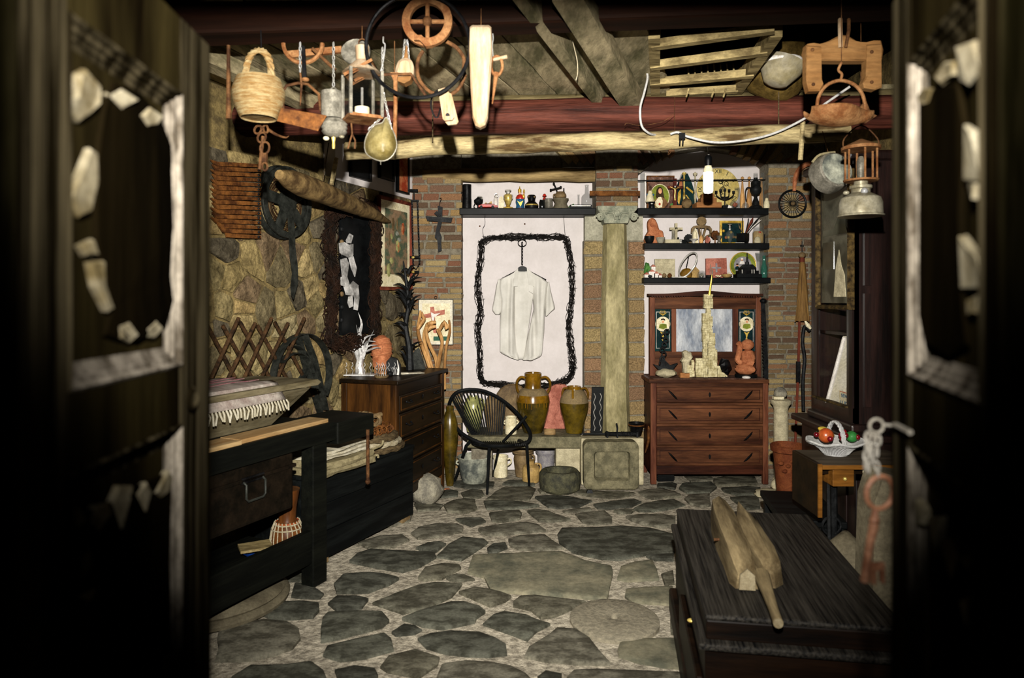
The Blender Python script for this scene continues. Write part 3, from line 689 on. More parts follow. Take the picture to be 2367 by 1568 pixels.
ky.tb('shaft', [(2024, 1178), (2020, 1215), (2010, 1260), (1998, 1345)], [7, 11, 9, 10], 'keym'); ky.sp('collar', 2021, 1204, 12, 9, 'keym')
ky.bx('bit', 1998, 1300, 2044, 1320, 8*ky.s, 'keym', bev=.001); ky.pr('bit', [(2012, 1318), (2024, 1318), (2024, 1352), (2012, 1348)], 8*ky.s, 'keym'); ky.pr('bit', [(2032, 1318), (2044, 1318), (2044, 1350), (2034, 1346)], 8*ky.s, 'keym')
# ---------------------------------------------------------------- right: chest with flax break
CA = math.radians(-8.9)
ch = T('wooden_chest', 'long black wooden chest with moulded lid in the right foreground', 'chest', 0, 0, 0, CA, loc=(.688, 2.42, 0))
Wc, Lc = .66, 1.235
ch.add('lid', MB().b2(0, Wc, 0, Lc, .46, .53), 'chestfront', smooth=False, bev=.006)
ch.add('lid_board', MB().b2(-.004, Wc+.004, -.004, Lc+.004, .528, .55), 'chestwood', smooth=False, bev=.01)
ch.add('moulding', MB().b2(-.03, Wc+.03, -.035, Lc+.02, .435, .462), 'chestwood', smooth=False, bev=.009)
bd = ch.add('body', MB().b2(-.005, Wc+.005, -.01, Lc+.005, .03, .435), 'chestfront', smooth=False, bev=.005)
ch.add('skirt', MB().b2(-.04, Wc+.03, -.04, Lc+.02, 0, .12), 'chestfront', smooth=False, bev=.012)
ch.add('side_moulding', MB().b2(-.03, -.004, .05, .75, .12, .30), 'chestfront', smooth=False, bev=.006)
ch.add('latch', MB().sph((-.02, .27, .40), (.02, .012, .008)), 'brass')
ft = T('flax_break', 'grey wooden flax break with twin blades and handle lying on the black chest', 'tool', 0, 0, 0, CA, loc=(.688, 2.42, .551))
def chl(px, py, z=0):
    p = FL(px, py, .551+z)-ft.O; return Vector((p.dot(ft.ux), p.dot(ft.uy), z))
def blade(pts, m):   # pts (px,py,width,height)
    b = MB(); vs = []; fs = []
    for x, y, wd, h in pts:
        p = chl(x, y); vs += [p+Vector((-wd, 0, 0)), p+Vector((wd, 0, 0)), p+Vector((wd*.75, 0, h*.8)), p+Vector((0, 0, h)), p+Vector((-wd*.75, 0, h*.8))]
    n = len(pts)
    for i in range(n-1):
        for k in range(5): fs.append((i*5+k, i*5+(k+1) % 5, i*5+5+(k+1) % 5, i*5+5+k))
    fs += [(0, 1, 2, 3, 4), tuple((n-1)*5+k for k in (4, 3, 2, 1, 0))]
    return MB().add(vs, fs).rough(.004, 18)
ft.add('blade', blade([(1662, 1200, .044, .12), (1674, 1235, .06, .14), (1690, 1275, .062, .13), (1706, 1312, .058, .12), (1720, 1350, .054, .10), (1727, 1362, .044, .07)], 0), 'flaxwood')
ft.add('blade', blade([(1708, 1225, .01, .14), (1724, 1258, .052, .155), (1742, 1288, .06, .14), (1762, 1322, .06, .13), (1780, 1350, .05, .11), (1780, 1360, .02, .07)], 0), 'flaxwood')
ft.add('handle', MB().tube([chl(1760, 1330, .05), chl(1775, 1372, .045), chl(1788, 1410, .04), chl(1798, 1440, .038)], [.03, .022, .018, .017], 10).rough(.002, 30), 'flaxwood')
ft.add('cut_end', MB().prism([(x*.001, z*.001) for x, z in [(-30, 4), (30, 4), (28, 60), (0, 84), (-26, 60)]], -.006, .006), 'flaxend').location = chl(1727, 1366)
ft.add('handle_end', MB().lathe([(.0165, 0), (.0165, .004), (0, .004)], 12, chl(1798.5, 1441, .038), m=Matrix.Rotation(pi/2, 4, 'X')), 'flaxend')
ft.add('hinge_pin', MB().tube([chl(1650, 1248, .055), chl(1700, 1246, .06), chl(1755, 1250, .07), chl(1768, 1252, .07), chl(1770, 1262, .045)], .006, 8), 'rustd')
# sewing table with drop leaf, fruit basket
st = T('sewing_table', 'small brown drop-leaf sewing machine table on a cast iron stand', 'table', 0, 0, 0, 0, loc=(1.655, 3.65, 0))
st.add('table_top', MB().b2(0, .55, 0, .36, .755, .78), 'tabletop', smooth=False, bev=.003); st.add('edge_band', MB().b2(0, .55, -.012, .001, .757, .779), 'tablew', smooth=False)
lf = st.add('drop_leaf', MB().b2(-.022, 0, 0, .33, .50, .785), 'walnutd', smooth=False, bev=.003); st.add('edge_band', MB().b2(-.0215, -.0005, -.01, .001, .5, .785), 'tablew', par=lf, smooth=False)
dw = st.add('drawer', MB().b2(.065, .18, .01, .25, .66, .75), 'tablew', smooth=False, bev=.004); st.add('knob', MB().sph((.125, 0, .705), .011), 'brass', par=dw)
st.add('frame_rail', MB().b2(.01, .54, .06, .30, .715, .756), 'walnutd', smooth=False)
for x in (.10, .46):
    b = MB()
    for dx in (-.035, 0, .035): b.ob((x+dx, .08+dx, .02), (x+dx*.6, .1, .72), .014, .022)
    b.ring((x, .1, .42), .05, .007, n=16).ob((x-.05, -.04, .02), (x+.05, .32, .02), .03, .03); st.add('iron_leg', b, 'iron', smooth=False)
st.add('treadle_bar', MB().b2(.1, .46, .1, .13, .25, .28), 'iron', smooth=False)
ZT = .781
fb_ = T('fruit_basket', 'white woven porcelain basket with a braided handle on the sewing table', 'basket', 1932, 1050, 3.88, z=ZT)
s_ = fb_.s
b = MB(); N = 40
prf = [(26, 0), (27, 3), (36, 14), (50, 24), (62, 28), (66, 32), (63, 33), (48, 25), (34, 14), (24, 6)]
vs = []; fs = []
for i, (r, z) in enumerate(prf):
    for k in range(N):
        t = 2*pi*k/N; wv = 1+.05*math.sin(6*t)*(z/40)**2; zo = 3*math.sin(6*t)*(z/40)**3; rb = .8*math.sin(k*pi)*0
        vs.append(((r*wv)*s_*math.cos(t), (r*wv)*s_*math.sin(t)*.8, (z+zo)*s_))
for i in range(len(prf)-1):
    for k in range(N): fs.append((i*N+k, i*N+(k+1) % N, (i+1)*N+(k+1) % N, (i+1)*N+k))
fs += [tuple(range(N-1, -1, -1)), tuple((len(prf)-1)*N+k for k in range(N))]
fb_.add('bowl', MB().add(vs, fs), 'porcelain')
b = MB()
for k in range(36):
    t = 2*pi*k/36
    b.tube([(r*s_*math.cos(t+q), r*s_*math.sin(t+q)*.8, z*s_) for r, z, q in ((28, 4, 0), (38, 15, .12), (51, 24, .24), (62, 28, .34))], 1.5*s_, 4)
fb_.add('weave', b, 'porcelain')
fb_.add('rim', MB().tube([((65+3*math.sin(6*t))*s_*math.cos(t), (65+3*math.sin(6*t))*s_*.8*math.sin(t), (31+3*math.sin(6*t))*s_) for t in [2*pi*k/60 for k in range(60)]], 3*s_, 6, closed=True), 'porcelain')
b = MB()
for ph in (0, 2.1, 4.2): b.tube([((3.2*math.cos(k*.9+ph))*s_, (-50*math.cos(pi*k/30)*.8+3*math.sin(k*.9+ph))*s_, (26+50*math.sin(pi*k/30))*s_) for k in range(31)], 2.6*s_, 6)
fb_.add('handle', b, 'porcelain')
def fruit(nm, label, cat, px, py, r, m, dy=0, grp=None, st=True, rz_=None):
    t = T(nm, label, cat, px, py-4, 3.88+dy, group=grp)
    t.add(None, MB().sph((0, 0, 0), (r*s_, r*s_, (rz_ or r)*s_), 16, 10), m)
    if st: t.add('stalk', MB().tube([(0, 0, r*s_*.9), (.002, 0, r*s_*1.15)], .0012, 5), 'leafgreen')
    return t
fruit('orange_fruit', 'bright orange fruit on the left of the white basket', 'fruit', 1909, 1011, 17, 'orange', -.02)
fruit('apple', 'green apple on the right of the white basket', 'fruit', 1969, 1014, 13, 'leafgreen', -.01)
for i, (x, y, dy, lb) in enumerate(((1887, 1009, -.03, 'dark red cherry left of the orange in the basket'), (1919, 1019, -.065, 'dark red cherry in front of the orange in the basket'), (1944, 1010, -.03, 'dark red cherry just right of the basket handle'), (1955, 1011, -.05, 'dark red cherry in the middle right of the basket'), (1946, 1018, -.06, 'lowest dark red cherry right of the basket handle'), (1982, 1015, -.03, 'dark red cherry at the far right beside the green apple'), (1951, 1003, 0, 'topmost dark red cherry behind the others in the basket'))):
    fruit('cherry', lb, 'fruit', x, y, 6.2, 'cherry', dy, 'cherries in the porcelain basket')
bn = T('banana', 'yellow banana lying across the fruit in the basket', 'fruit', 1912, 1000, 3.88)
bn.tb(None, smp([(1891, 990, 0), (1900, 993, 0), (1914, 998, .01), (1928, 1008, .03)]), [1.5, 3, 5, 6, 7, 7.5, 7.5, 7.5, 7, 6.5, 5, 3, 1.5], 'banana')
# low dark bench
lb_ = T('low_bench', 'low black plank bench between the long chest and the sewing table', 'bench', 0, 0, 0, math.radians(-9), loc=(1.56, 3.95, 0))
lb_.add('seat', MB().b2(0, .36, 0, .62, .35, .39), 'blackwood', smooth=False, bev=.006)
lb_.add('board', MB().b2(.02, .34, .02, .05, .28, .35), 'blackwood', smooth=False)
for x, y in ((.04, .05), (.32, .05), (.04, .56), (.32, .56)): lb_.add('leg', MB().b2(x-.025, x+.025, y-.025, y+.025, 0, .35), 'blackwood', smooth=False)
bo = T('boulder', 'large smooth beige boulder on the floor behind the black chest', 'stone', 1957, 1465, 3.4, z=0)
bo.add(None, MB().sph((0, 0, .24), (.14, .15, .26), 20, 12, .12), 'boulder')
sp_ = T('stone_stele', 'rough tan stone stele standing beside the right door leaf', 'stone', 2040, 1400, 2.98, z=0)
sp_.add(None, MB().prism([(-.08, 0), (.16, 0), (.16, .78), (.10, .90), (-.02, .92), (-.06, .80), (-.07, .4)], -.05, .1).rough(.01, 12), 'boulder')
wp = T('wooden_offcut', 'pale wooden batten leaning behind the big iron key', 'batten', 2008, 1290, 3.3, z=0)
wp.add(None, MB().ob((0, .0, 0), (.03, .06, .82), .05, .03), 'limestone', smooth=False); wp.O
# pillar, ball, terracotta pot, shell, small stone
pl = T('stone_pillar', 'slender pale stone pillar with ringed neck beside the mirror dresser', 'pillar', 1805, 1122, 6.1, z=0)
pl.lat('shaft', [(19, 1122), (19, 1108), (15, 1104), (16, 1040), (16.5, 985), (16, 984), (17, 981), (16, 978), (17, 975), (16, 972), (16, 945), (18, 938), (23, 932), (23, 925), (14, 922)], 'limestone')
pc = T('stone_ball', 'dark pumice ball resting on the slender stone pillar', 'stone', 1804, 922, 6.1); pc.sp(None, 1804, 909, 15, 14, 'tuff', jit=.15)
sc_ = T('stone_tray', 'small cut stone under the dark pumice ball on the pillar', 'stone', 1796, 922, 6.02); sc_.bx(None, 1787, 917, 1810, 923.5, .05, 'cream', bev=.003)
tp = T('terracotta_pot', 'tall terracotta pot with relief flowers beside the drop leaf table', 'pot', 1822, 1217, 5.0, z=0)
tp.lat('pot_body', [(19, 1217), (25, 1140), (30, 1080), (34, 1045), (39, 1042), (40, 1030), (36, 1027), (33, 1032), (28, 1050), (8, 1060)], 'terrad', n=28)
for x, y in ((1806, 1072), (1822, 1078), (1814, 1090), (1830, 1068)):
    tp.add('relief_flower', MB().sph(tp.p(x, y, -.092), (.02, .014, .014), 8, 5, .3), 'terrad')
sh = T('shell', 'flat pale layered stone on the floor before the stone pillar', 'stone', 1782, 1138, 5.75, z=0); sh.add(None, MB().sph((0, 0, .025), (.13, .12, .035), 16, 8, .3), 'limestone')
ss = T('small_stone', 'small rounded tan stone on top of the flat pale stone', 'stone', 1800, 1125, 5.75, z=.055); ss.add(None, MB().sph((.0, 0, .045), (.065, .06, .05), 12, 8, .25), 'limestone')
# ---------------------------------------------------------------- column
co = T('stone_column', 'old octagonal stone column with carved scroll capital between the niches', 'column', 1421, 1010, 6.42)
k8 = MB(); rb, rt = 33*co.s, 27*co.s
k8.lathe([(rb, 0), (rb*.99, co.zz(900)), (rb*.93, co.zz(700)), (rt, co.zz(520))], 8, (0, 0, 0), m=Matrix.Rotation(pi/8+.35, 4, 'Z'))
co.O.z = 0; zb = co.A.z
k8.v = [Vector((p.x+(.012 if p.z < .3 else 0), p.y, p.z+zb)) for p in k8.v]; k8.lathe([(rb*1.25, 0), (rb*1.25, zb)], 8)
co.add('shaft', k8, 'column', smooth=False)
z0, z1 = CZ-(519-HY)*co.s, CZ-(481-HY)*co.s
b = MB().lathe([(28*co.s, z0), (32*co.s, z0+.05), (44*co.s, z1-.045), (46*co.s, z1-.04), (47*co.s, z1)], 4, m=Matrix.Rotation(pi/4, 4, 'Z'))
b.v = [Vector((p.x*1.35, p.y*1.2, p.z)) for p in b.v]
cp = co.add('capital', b, 'capital', smooth=False, bev=.006, lab='grey carved capital with corner volutes')
for sx in (-1, 1):
    pts = [(sx*(38+ (9-i*.32)*math.cos(i*.55))*co.s, -.155, z0+.05+(9-i*.32)*math.sin(i*.55)*co.s) for i in range(26)]
    co.add('volute', MB().tube(pts, .009, 6), 'capital', par=cp)
    co.add('scroll', MB().tube(smoothpts([(sx*4*co.s, -.15, z0+.03), (sx*10*co.s, -.155, z0+.09), (sx*26*co.s, -.155, z0+.085)]), .009, 6), 'capital', par=cp)
co.add('palmette', MB().sph((0, -.15, z0+.09), (.03, .012, .035)), 'capital', par=cp)
ib = T('iron_bar', 'flat dark iron bar across the brick pier above the capital', 'bar', 1363, 453, 6.28); ib.bx(None, 1363, 442, 1479, 453, .03, 'rust')
# ---------------------------------------------------------------- stone bench and pots
sb = T('stone_bench', 'thick stone slab bench under the hanging shirt', 'bench', 1080, 1037, 6.16, z=0)
zt = CZ-(1009-HY)*sb.s; zl = CZ-(1037-HY)*sb.s; xl, xr = 0, (1344-1080)*sb.s
sb.add('slab', MB().b2(xl, xr, 0, .46, zl, zt).rough(.008, 7), 'trough', smooth=False, bev=.012)
sb.add('support', MB().b2(.03, .22, .12, .44, 0, zl+.004), 'mortar', smooth=False); 
bs = T('carved_block', 'pale carved square stone block under the stone bench beside the millstone ring', 'stone', 1312, 1075, 6.28, z=0)
bs.add(None, MB().b2(-.11, .115, -.05, .12, 0, zl-.003).rough(.01, 14), 'limestone', smooth=False, bev=.01)
def pot(nm, label, cat, cx, by, Y, prof, m, z=None, handles=(), rim=None, n=28, extra=(), hm=None, sq=1):
    t = T(nm, label, cat, cx, by, Y, z=z)
    t.lat('pot_body', prof, m, n=n, sq=sq)
    for pts, r in handles: t.tb('handle', smp(pts), r, hm or m, n=8)
    for part, pr_, mm in extra: t.lat(part, pr_, mm, n=n)
    return t
ZS = zt
a = pot('amphora', 'large ochre glazed amphora with tall neck and two loop handles', 'jar', 1232, 1001, 6.36, [(22, 1001), (23, 998), (30, 975), (36, 950), (39, 930)], 'glazed', ZS,
 handles=[([(1214, 876, 0), (1204, 874, 0), (1195, 884, 0), (1195, 900, 0), (1200, 911, 0)], 3), ([(1251, 876, 0), (1262, 874, 0), (1271, 884, 0), (1271, 898, 0), (1265, 911, 0)], 3)], hm='glaze',
 extra=[('glaze_band', [(39, 930), (38.2, 922), (36, 914)], 'glaze'), ('shoulder', [(36, 914), (29, 903), (20, 899)], 'claymatt'), ('neck', [(20, 900), (18.5, 893), (19, 880), (19.8, 872), (19, 871), (20, 869), (20, 865), (18, 863.5), (17, 868), (16.5, 890)], 'glaze')])
for q in (-26, -18, -13, -4, 6, 14, 24, 30):
    x = q; zz_ = R.uniform(6, 14); yy = -math.sqrt(max(0, 39.3**2-x*x))
    a.add('glaze_drip', MB().tube([(x*a.s, yy*a.s, a.zz(930)), (x*a.s, yy*a.s, a.zz(931+zz_))], .0035, 6), 'glaze')
pot('amphora', 'smaller olive glazed jar with three strap handles, left of the black panel', 'jar', 1327, 1002, 6.34, [(18.5, 1002), (19, 999), (25, 975), (31, 955), (33.5, 938), (33.5, 932)], 'glazed', ZS,
 handles=[([(1314, 901, 0), (1304, 900, 0), (1300, 910, 0), (1301, 922, 0)], 2.6), ([(1343, 901, 0), (1353, 900, 0), (1359, 910, 0), (1358, 923, 0)], 2.6), ([(1324, 899, -.07), (1324, 903, -.085), (1324, 914, -.11), (1324, 924, -.125)], 2.6)], hm='glaze',
 extra=[('shoulder', [(33.5, 933), (31, 922), (25, 909), (17, 902)], 'claymatt'), ('rim', [(17, 904), (15.5, 899), (16.5, 896), (16.5, 895), (14, 895), (13, 905)], 'glaze')])
pot('salt_jug', 'green glazed jug seen through the chair strings', 'jug', 1094, 1000, 6.4, [(15, 1000), (17, 985), (22, 960), (22, 940), (17, 926), (13, 921), (14, 919), (12, 919), (11, 925)], 'glazegreen', ZS, handles=[([(1108, 925, 0), (1117, 928, 0), (1118, 942, 0), (1114, 950, 0)], 2)])
pot('brown_jug', 'brown half-glazed jug behind the chair strings', 'jug', 1140, 1001, 6.42, [(14, 1001), (17, 985), (20, 962), (20, 940), (15, 926), (12, 921), (13, 919), (11, 919), (10, 925)], 'claybrown', ZS, handles=[([(1152, 924, 0), (1160, 928, 0), (1160, 945, 0)], 2)])
pot('crock', 'small cream glazed crock with ear handles beside the big amphora', 'jar', 1181, 998, 6.28, [(13, 998), (13.5, 996), (13.5, 966), (12, 962), (13, 960), (13, 958), (11, 958), (10.5, 966)], 'cream', ZS, handles=[([(1168, 968, 0), (1164, 971, 0), (1167, 976, 0)], 1.5), ([(1194, 966, 0), (1198, 971, 0), (1194, 977, 0)], 1.5)])
pd = T('pink_plaque', 'pink terracotta relief plaque with rounded top between the two amphoras', 'plaque', 1282, 1000, 6.56, z=ZS); pd.pr('disc', lp(0, [(1252, 1000), (1254, 960), (1258, 925), (1268, 906), (1282, 899), (1298, 898), (1312, 904), (1316, 930), (1316, 1000)]), .05, 'pink', inset=.01)
pd.tb('relief', smp([(1278, 925, -.025), (1288, 935, -.025), (1290, 955, -.025), (1282, 975, -.025), (1290, 985, -.025)]), 1.5, 'pink'); pd.tb('relief', smp([(1276, 930, -.025), (1285, 928, -.025), (1296, 945, -.025), (1306, 990, -.025)]), 1.2, 'pink')
bdk = T('stone_disc', 'round brown stone disc leaning against the wall behind the big amphora', 'stone', 1178, 1000, 6.54, z=ZS); bdk.pr(None, lp(0, [(1142, 1000), (1142, 950), (1148, 920), (1165, 902), (1185, 897), (1205, 902), (1218, 920), (1222, 950), (1222, 1000)]), .06, 'claybrown', inset=.012)
bb = T('wooden_band_box', 'open bentwood band box on the stone bench between the amphoras', 'box', 1271, 1004, 6.26, z=ZS); bb.add(None, MB().lathe([(13.5*bb.s, 0), (13.5*bb.s, 11*bb.s), (12.5*bb.s, 11*bb.s), (12.5*bb.s, .002)], 24, sq=.7), 'newplank')
bk = T('wood_block', 'tiny pale wood block on the stone bench beside the black panel', 'block', 1359, 1006, 6.3, z=ZS); bk.bx(None, 1355.5, 999, 1362.5, 1006, .03, 'newplank')
bp = T('wavy_stele', 'tall narrow black panel with two wavy silver lines', 'sculpture', 1379, 1005, 6.27, z=zt-.002)
bp.pr('panel', [(1365, 1005), (1392, 1005), (1396, 896), (1368, 896)], .03, 'blackpaint', bev=.002)
for x in (1373.5, 1387.5): bp.tb('wavy_line', smp([(x+2*math.sin(i*1.9)+i*.08*(1 if x < 1380 else 1), 997-i*7.2, -.017) for i in range(13)], 3), .8, 'silver', n=5)
# plinth, trough, iron press, goblet
pz = T('plinth', 'rough pale stone plinth behind the square trough', 'plinth', 1344, 1125, 6.1, z=0); pz.add(None, MB().b2(0, 144*pz.s, 0, .165, 0, CZ-(1014-HY)*pz.s).rough(.006, 8), 'limestone', smooth=False, bev=.01)
ZP = CZ-(1014-HY)*pz.s
tr = T('stone_trough', 'square stone trough with sunken centre standing on edge against the plinth', 'trough', 1414, 1132, 5.93, z=0)
xa, xb = -64*tr.s, 64*tr.s; zc = 112*tr.s
b = MB()
def rrect(x0, z0, x1, z1, r, n=5):
    o = []
    for cx, cz, a in ((x1-r, z1-r, 0), (x0+r, z1-r, pi/2), (x0+r, z0+r, pi), (x1-r, z0+r, 1.5*pi)):
        for i in range(n+1): o.append((cx+r*math.cos(a+i*pi/2/n), cz+r*math.sin(a+i*pi/2/n)))
    return o
o1 = rrect(xa, 0, xb, zc, .055); o2 = rrect(xa+.015, .015, xb-.015, zc-.015, .05); i1 = rrect(xa+.088, .085, xb-.08, zc-.085, .03); i2 = rrect(xa+.10, .1, xb-.09, zc-.1, .025); N = len(o1)
vs = [(x, .14, z) for x, z in o1]+[(x, .012, z) for x, z in o1]+[(x, 0, z) for x, z in o2]+[(x, .004, z) for x, z in i1]+[(x, .05, z) for x, z in i2]
fs = [(r*N+k, r*N+(k+1) % N, (r+1)*N+(k+1) % N, (r+1)*N+k) for r in range(4) for k in range(N)]+[tuple(range(N)), tuple(4*N+k for k in range(N))]
tr.add(None, MB().add(vs, fs).rough(.006, 9), 'trough')
ip = T('iron_press', 'black iron grinder with spout lying on the stone plinth', 'tool', 1410, 1014, 6.14, z=ZP+.012)
ip.tb('spout', [(1346, 1009), (1398, 1009)], 2.6, 'iron'); ip.add('body', MB().tube([ip.p(1398, 1009), ip.p(1402, 1009), ip.p(1408, 1009), ip.p(1470, 1009)], [4*ip.s, 8*ip.s, 5*ip.s, 5.5*ip.s], 10), 'iron')
ip.tb('handle', [(1426, 1006), (1427, 995), (1425, 984)], 2, 'iron'); ip.tb('spring', [(1434+i*.7, 1009+5.5*math.sin(i*1.2), 5.5*ip.s*math.cos(i*1.2)) for i in range(48)], 1.1, 'iron', n=5)
ip.bx('foot', 1402, 1009, 1405, 1019, .05, 'iron'); ip.bx('foot', 1425, 1009, 1428, 1019, .05, 'iron'); ip.bx('end_cap', 1470, 1003, 1474, 1015, .06, 'iron')
gb = T('goblet_pot', 'dark mosaic goblet-shaped pot on the right end of the plinth', 'pot', 1471, 1001, 6.19, z=ZP); gb.lat('pot_body', [(8, 1001), (10, 998), (14, 985), (16.5, 974), (18, 971), (18.5, 969), (17, 969), (14, 978)], 'darkmetal'); gb.add('rim_beads', MB().ring((0, 0, gb.zz(974)), 17.3*gb.s, .006, 'z', n=30), 'rust')
mo = T('stone_mortar', 'round squat basalt mortar ring on the floor before the bench', 'mortar', 1294, 1128, 5.95, z=0)
mo.add(None, MB().lathe([(40*mo.s, 0), (46*mo.s, .02), (48*mo.s, .09), (47*mo.s, .15), (42*mo.s, .175), (31*mo.s, .175), (28*mo.s, .15), (27*mo.s, .10), (0, .09)], 28).rough(.008, 9), 'basalt')
pot('enamel_pot', 'weathered grey enamel pot on the floor under the round chair', 'pot', 1096, 1110, 6.2, [(24, 1110), (28, 1106), (34, 1080), (36, 1060), (37, 1052), (39, 1051), (38, 1049), (34, 1052), (30, 1080)], 'enamel', 0, handles=[([(1060, 1060, 0), (1054, 1064, 0), (1060, 1070, 0)], 2)])
pot('cream_jug', 'tall cream glazed mug with handle on the floor under the bench', 'jug', 1157, 1094, 6.4, [(15.5, 1094), (16.5, 1092), (16.5, 1052), (18, 1049), (18, 1046), (16, 1046), (15, 1055)], 'cream', 0, handles=[([(1172, 1054, 0), (1180, 1053, 0), (1181, 1062, 0), (1172, 1069, 0)], 1.8)])
pot('dark_jar', 'dark scorched wide jar under the stone bench', 'jar', 1209, 1096, 6.42, [(17, 1096), (19, 1080), (22, 1056), (20, 1045), (25, 1041), (25, 1038), (22, 1038), (18, 1048)], 'claybrown', 0, handles=[([(1228, 1046, 0), (1235, 1052, 0), (1233, 1062, 0), (1228, 1066, 0)], 2.5)])
pot('honey_jug', 'squat yellow glazed jug on the floor before the dark jar', 'jug', 1227, 1108, 6.22, [(18, 1108), (20, 1105), (20, 1078), (18, 1072), (8, 1066), (8, 1060), (10, 1058), (6, 1058)], 'clayy', 0, handles=[([(1236, 1066, 0), (1248, 1068, 0), (1250, 1078, 0), (1245, 1086, 0)], 2.4)])
pot('chamber_pot', 'grey speckled enamel crock with wide rim under the stone bench', 'pot', 1262, 1094, 6.5, [(15, 1094), (18, 1078), (20, 1060), (20, 1050), (24, 1045), (24.5, 1042), (21, 1043), (18, 1052)], 'greyglaze', 0, handles=[([(1281, 1052, 0), (1286, 1058, 0), (1281, 1066, 0)], 2)])
pot('oil_jar', 'tall dark olive oil jar between the walnut dresser and the round chair', 'jar', 1040, 1128, 6.1, [(8, 1128), (10, 1110), (15, 1060), (19, 1020), (18, 985), (12, 962), (8, 955), (9, 950), (9, 945), (6, 945), (6, 955)], 'glazed', 0)
sy = T('scythe_blade', 'curved pale blade leaning between plinth and mirror dresser', 'blade', 1492, 1046, 6.2, z=0.2); sy.tb(None, smp([(1499, 985, 0), (1500, 1005, 0), (1497, 1028, .01), (1491, 1048, .02)]), [1, 2.2, 3, 3.4, 3.6, 3.6, 3.4, 3.2, 3, 2.6, 2.2, 1.6, 1], 'rust', n=6)
sy.root.location.z = sy.A.z
fo = T('iron_wedge', 'small black iron wedge under the stone trough corner', 'wedge', 1363, 1136, 5.85, z=0); fo.add(None, MB().box((0, 0, .015), (.06, .05, .03), tp=.6), 'iron', smooth=False)
# ---------------------------------------------------------------- round string chair
rc = T('string_chair', 'black round string chair with open oval back and iron legs', 'chair', 1135, 1125, 6.05, z=0)
def rp(x, y, Y): p = P(x, y, Y)-rc.O; return p
rim = [(1085, 901), (1120, 905), (1160, 925), (1195, 955), (1220, 990), (1226, 1010), (1215, 1025), (1180, 1032), (1140, 1033), (1100, 1020), (1065, 1000), (1044, 970), (1038, 940), (1046, 917), (1062, 905)]
rim3 = [rp(x, y, 6.38-(y-900)/133*.42) for x, y in rim]
V3 = smoothpts(rim3+[rim3[0]], 5)[:-1]
rc.add('rim', MB().tube(V3, 4.4*rc.s, 8, closed=True), 'blackpaint')
seat = [rp(1150+58*math.cos(t), 1023+9*math.sin(t), 6.06-.2*math.sin(t)) for t in [2*pi*i/28 for i in range(28)]]
rc.add('seat_ring', MB().tube(seat, 3.6*rc.s, 8, closed=True), 'blackpaint')
b = MB()
def atx(pts, x):
    best = min(pts, key=lambda p: abs(p.x-x)); return best
top = smoothpts([rp(x, y, 6.38-(y-900)/133*.42) for x, y in [(1046, 925), (1056, 909), (1085, 901), (1120, 905), (1150, 919), (1168, 931)]], 8)
nS = 21
for i in range(nS):
    t = i/(nS-1); p = top[int(t*(len(top)-1))]; q = rp(1097+62*t, 1017+4*math.sin(t*3), 6.22); b.tube([p, p.lerp(q, .5), q], 1.55*rc.s, 5)
for i in range(24):
    t = i/23; a_ = rp(1095+115*t, 1020, 6.2); c_ = rp(1110+105*t, 1029, 5.9); b.tube([a_, c_], 1.6*rc.s, 5)
rc.add('strings', b, 'blackpaint')
rc.add('arm_strut', MB().tube([rp(1217, 962, 6.15), rp(1192, 990, 6.12), rp(1162, 1022, 6.05)], 3*rc.s, 8), 'blackpaint')
for x, y, xs, ys, Ys in ((1126, 1143.6, 1132, 1030, 5.9), (1223.5, 1126, 1216, 1020, 6.02), (1050, 1115.5, 1088, 1020, 6.12), (1140, 1101.4, 1160, 1020, 6.2)):
    f_ = FL(x, y); p1 = f_-rc.O; p0 = rp(xs, ys, Ys); m_ = p0.lerp(p1, .12)+Vector(((p1-p0).x*.15, (p1-p0).y*.15, 0))
    rc.add('leg', MB().tube([p0, m_, p1], [4*rc.s, 3.8*rc.s, 2.8*rc.s], 8), 'blackpaint')
# ---------------------------------------------------------------- mirror dresser
dr_ = T('mirror_dresser', 'reddish brown four-drawer dresser with mirror back against the white wall', 'dresser', 1638, 1120, 6.13, z=0)
def U(u, v): return 1480+u/3.266, 650+v/3.266
def dbx(part, u0, v0, u1, v1, y0, y1, m, par=None, bev=0, lab=None):
    a_ = dr_.l(*U(u0, v0)); b_ = dr_.l(*U(u1, v1)); return dr_.add(part, MB().b2(a_[0], b_[0], y0, y1, b_[1]+dz, a_[1]+dz), m, par=par, smooth=False, bev=bev, lab=lab)
dz = dr_.A.z
dbx('carcass', 90, 775, 960, 1465, .03, .45, 'mahogd')
for u0, u1 in ((80, 124), (928, 968)):
    for y0 in (0, .42): dbx('leg', u0, 770, u1, 1537, y0, y0+.045, 'mahogv', bev=.004)
dtop = dbx('dresser_top', 64, 742, 968, 770, -.02, .46, 'mahog', bev=.004); dbx('inlay', 100, 738, 950, 742.2, 0, .40, 'toprust')
for v0, v1 in ((918, 938), (1078, 1098), (1242, 1258)): dbx('rail', 124, v0, 928, v1, 0, .05, 'mahog', bev=.002)
dbx('apron', 124, 1398, 928, 1462, .005, .05, 'mahogd', bev=.004); dbx('rail', 124, 770, 928, 800, .0, .05, 'mahog')
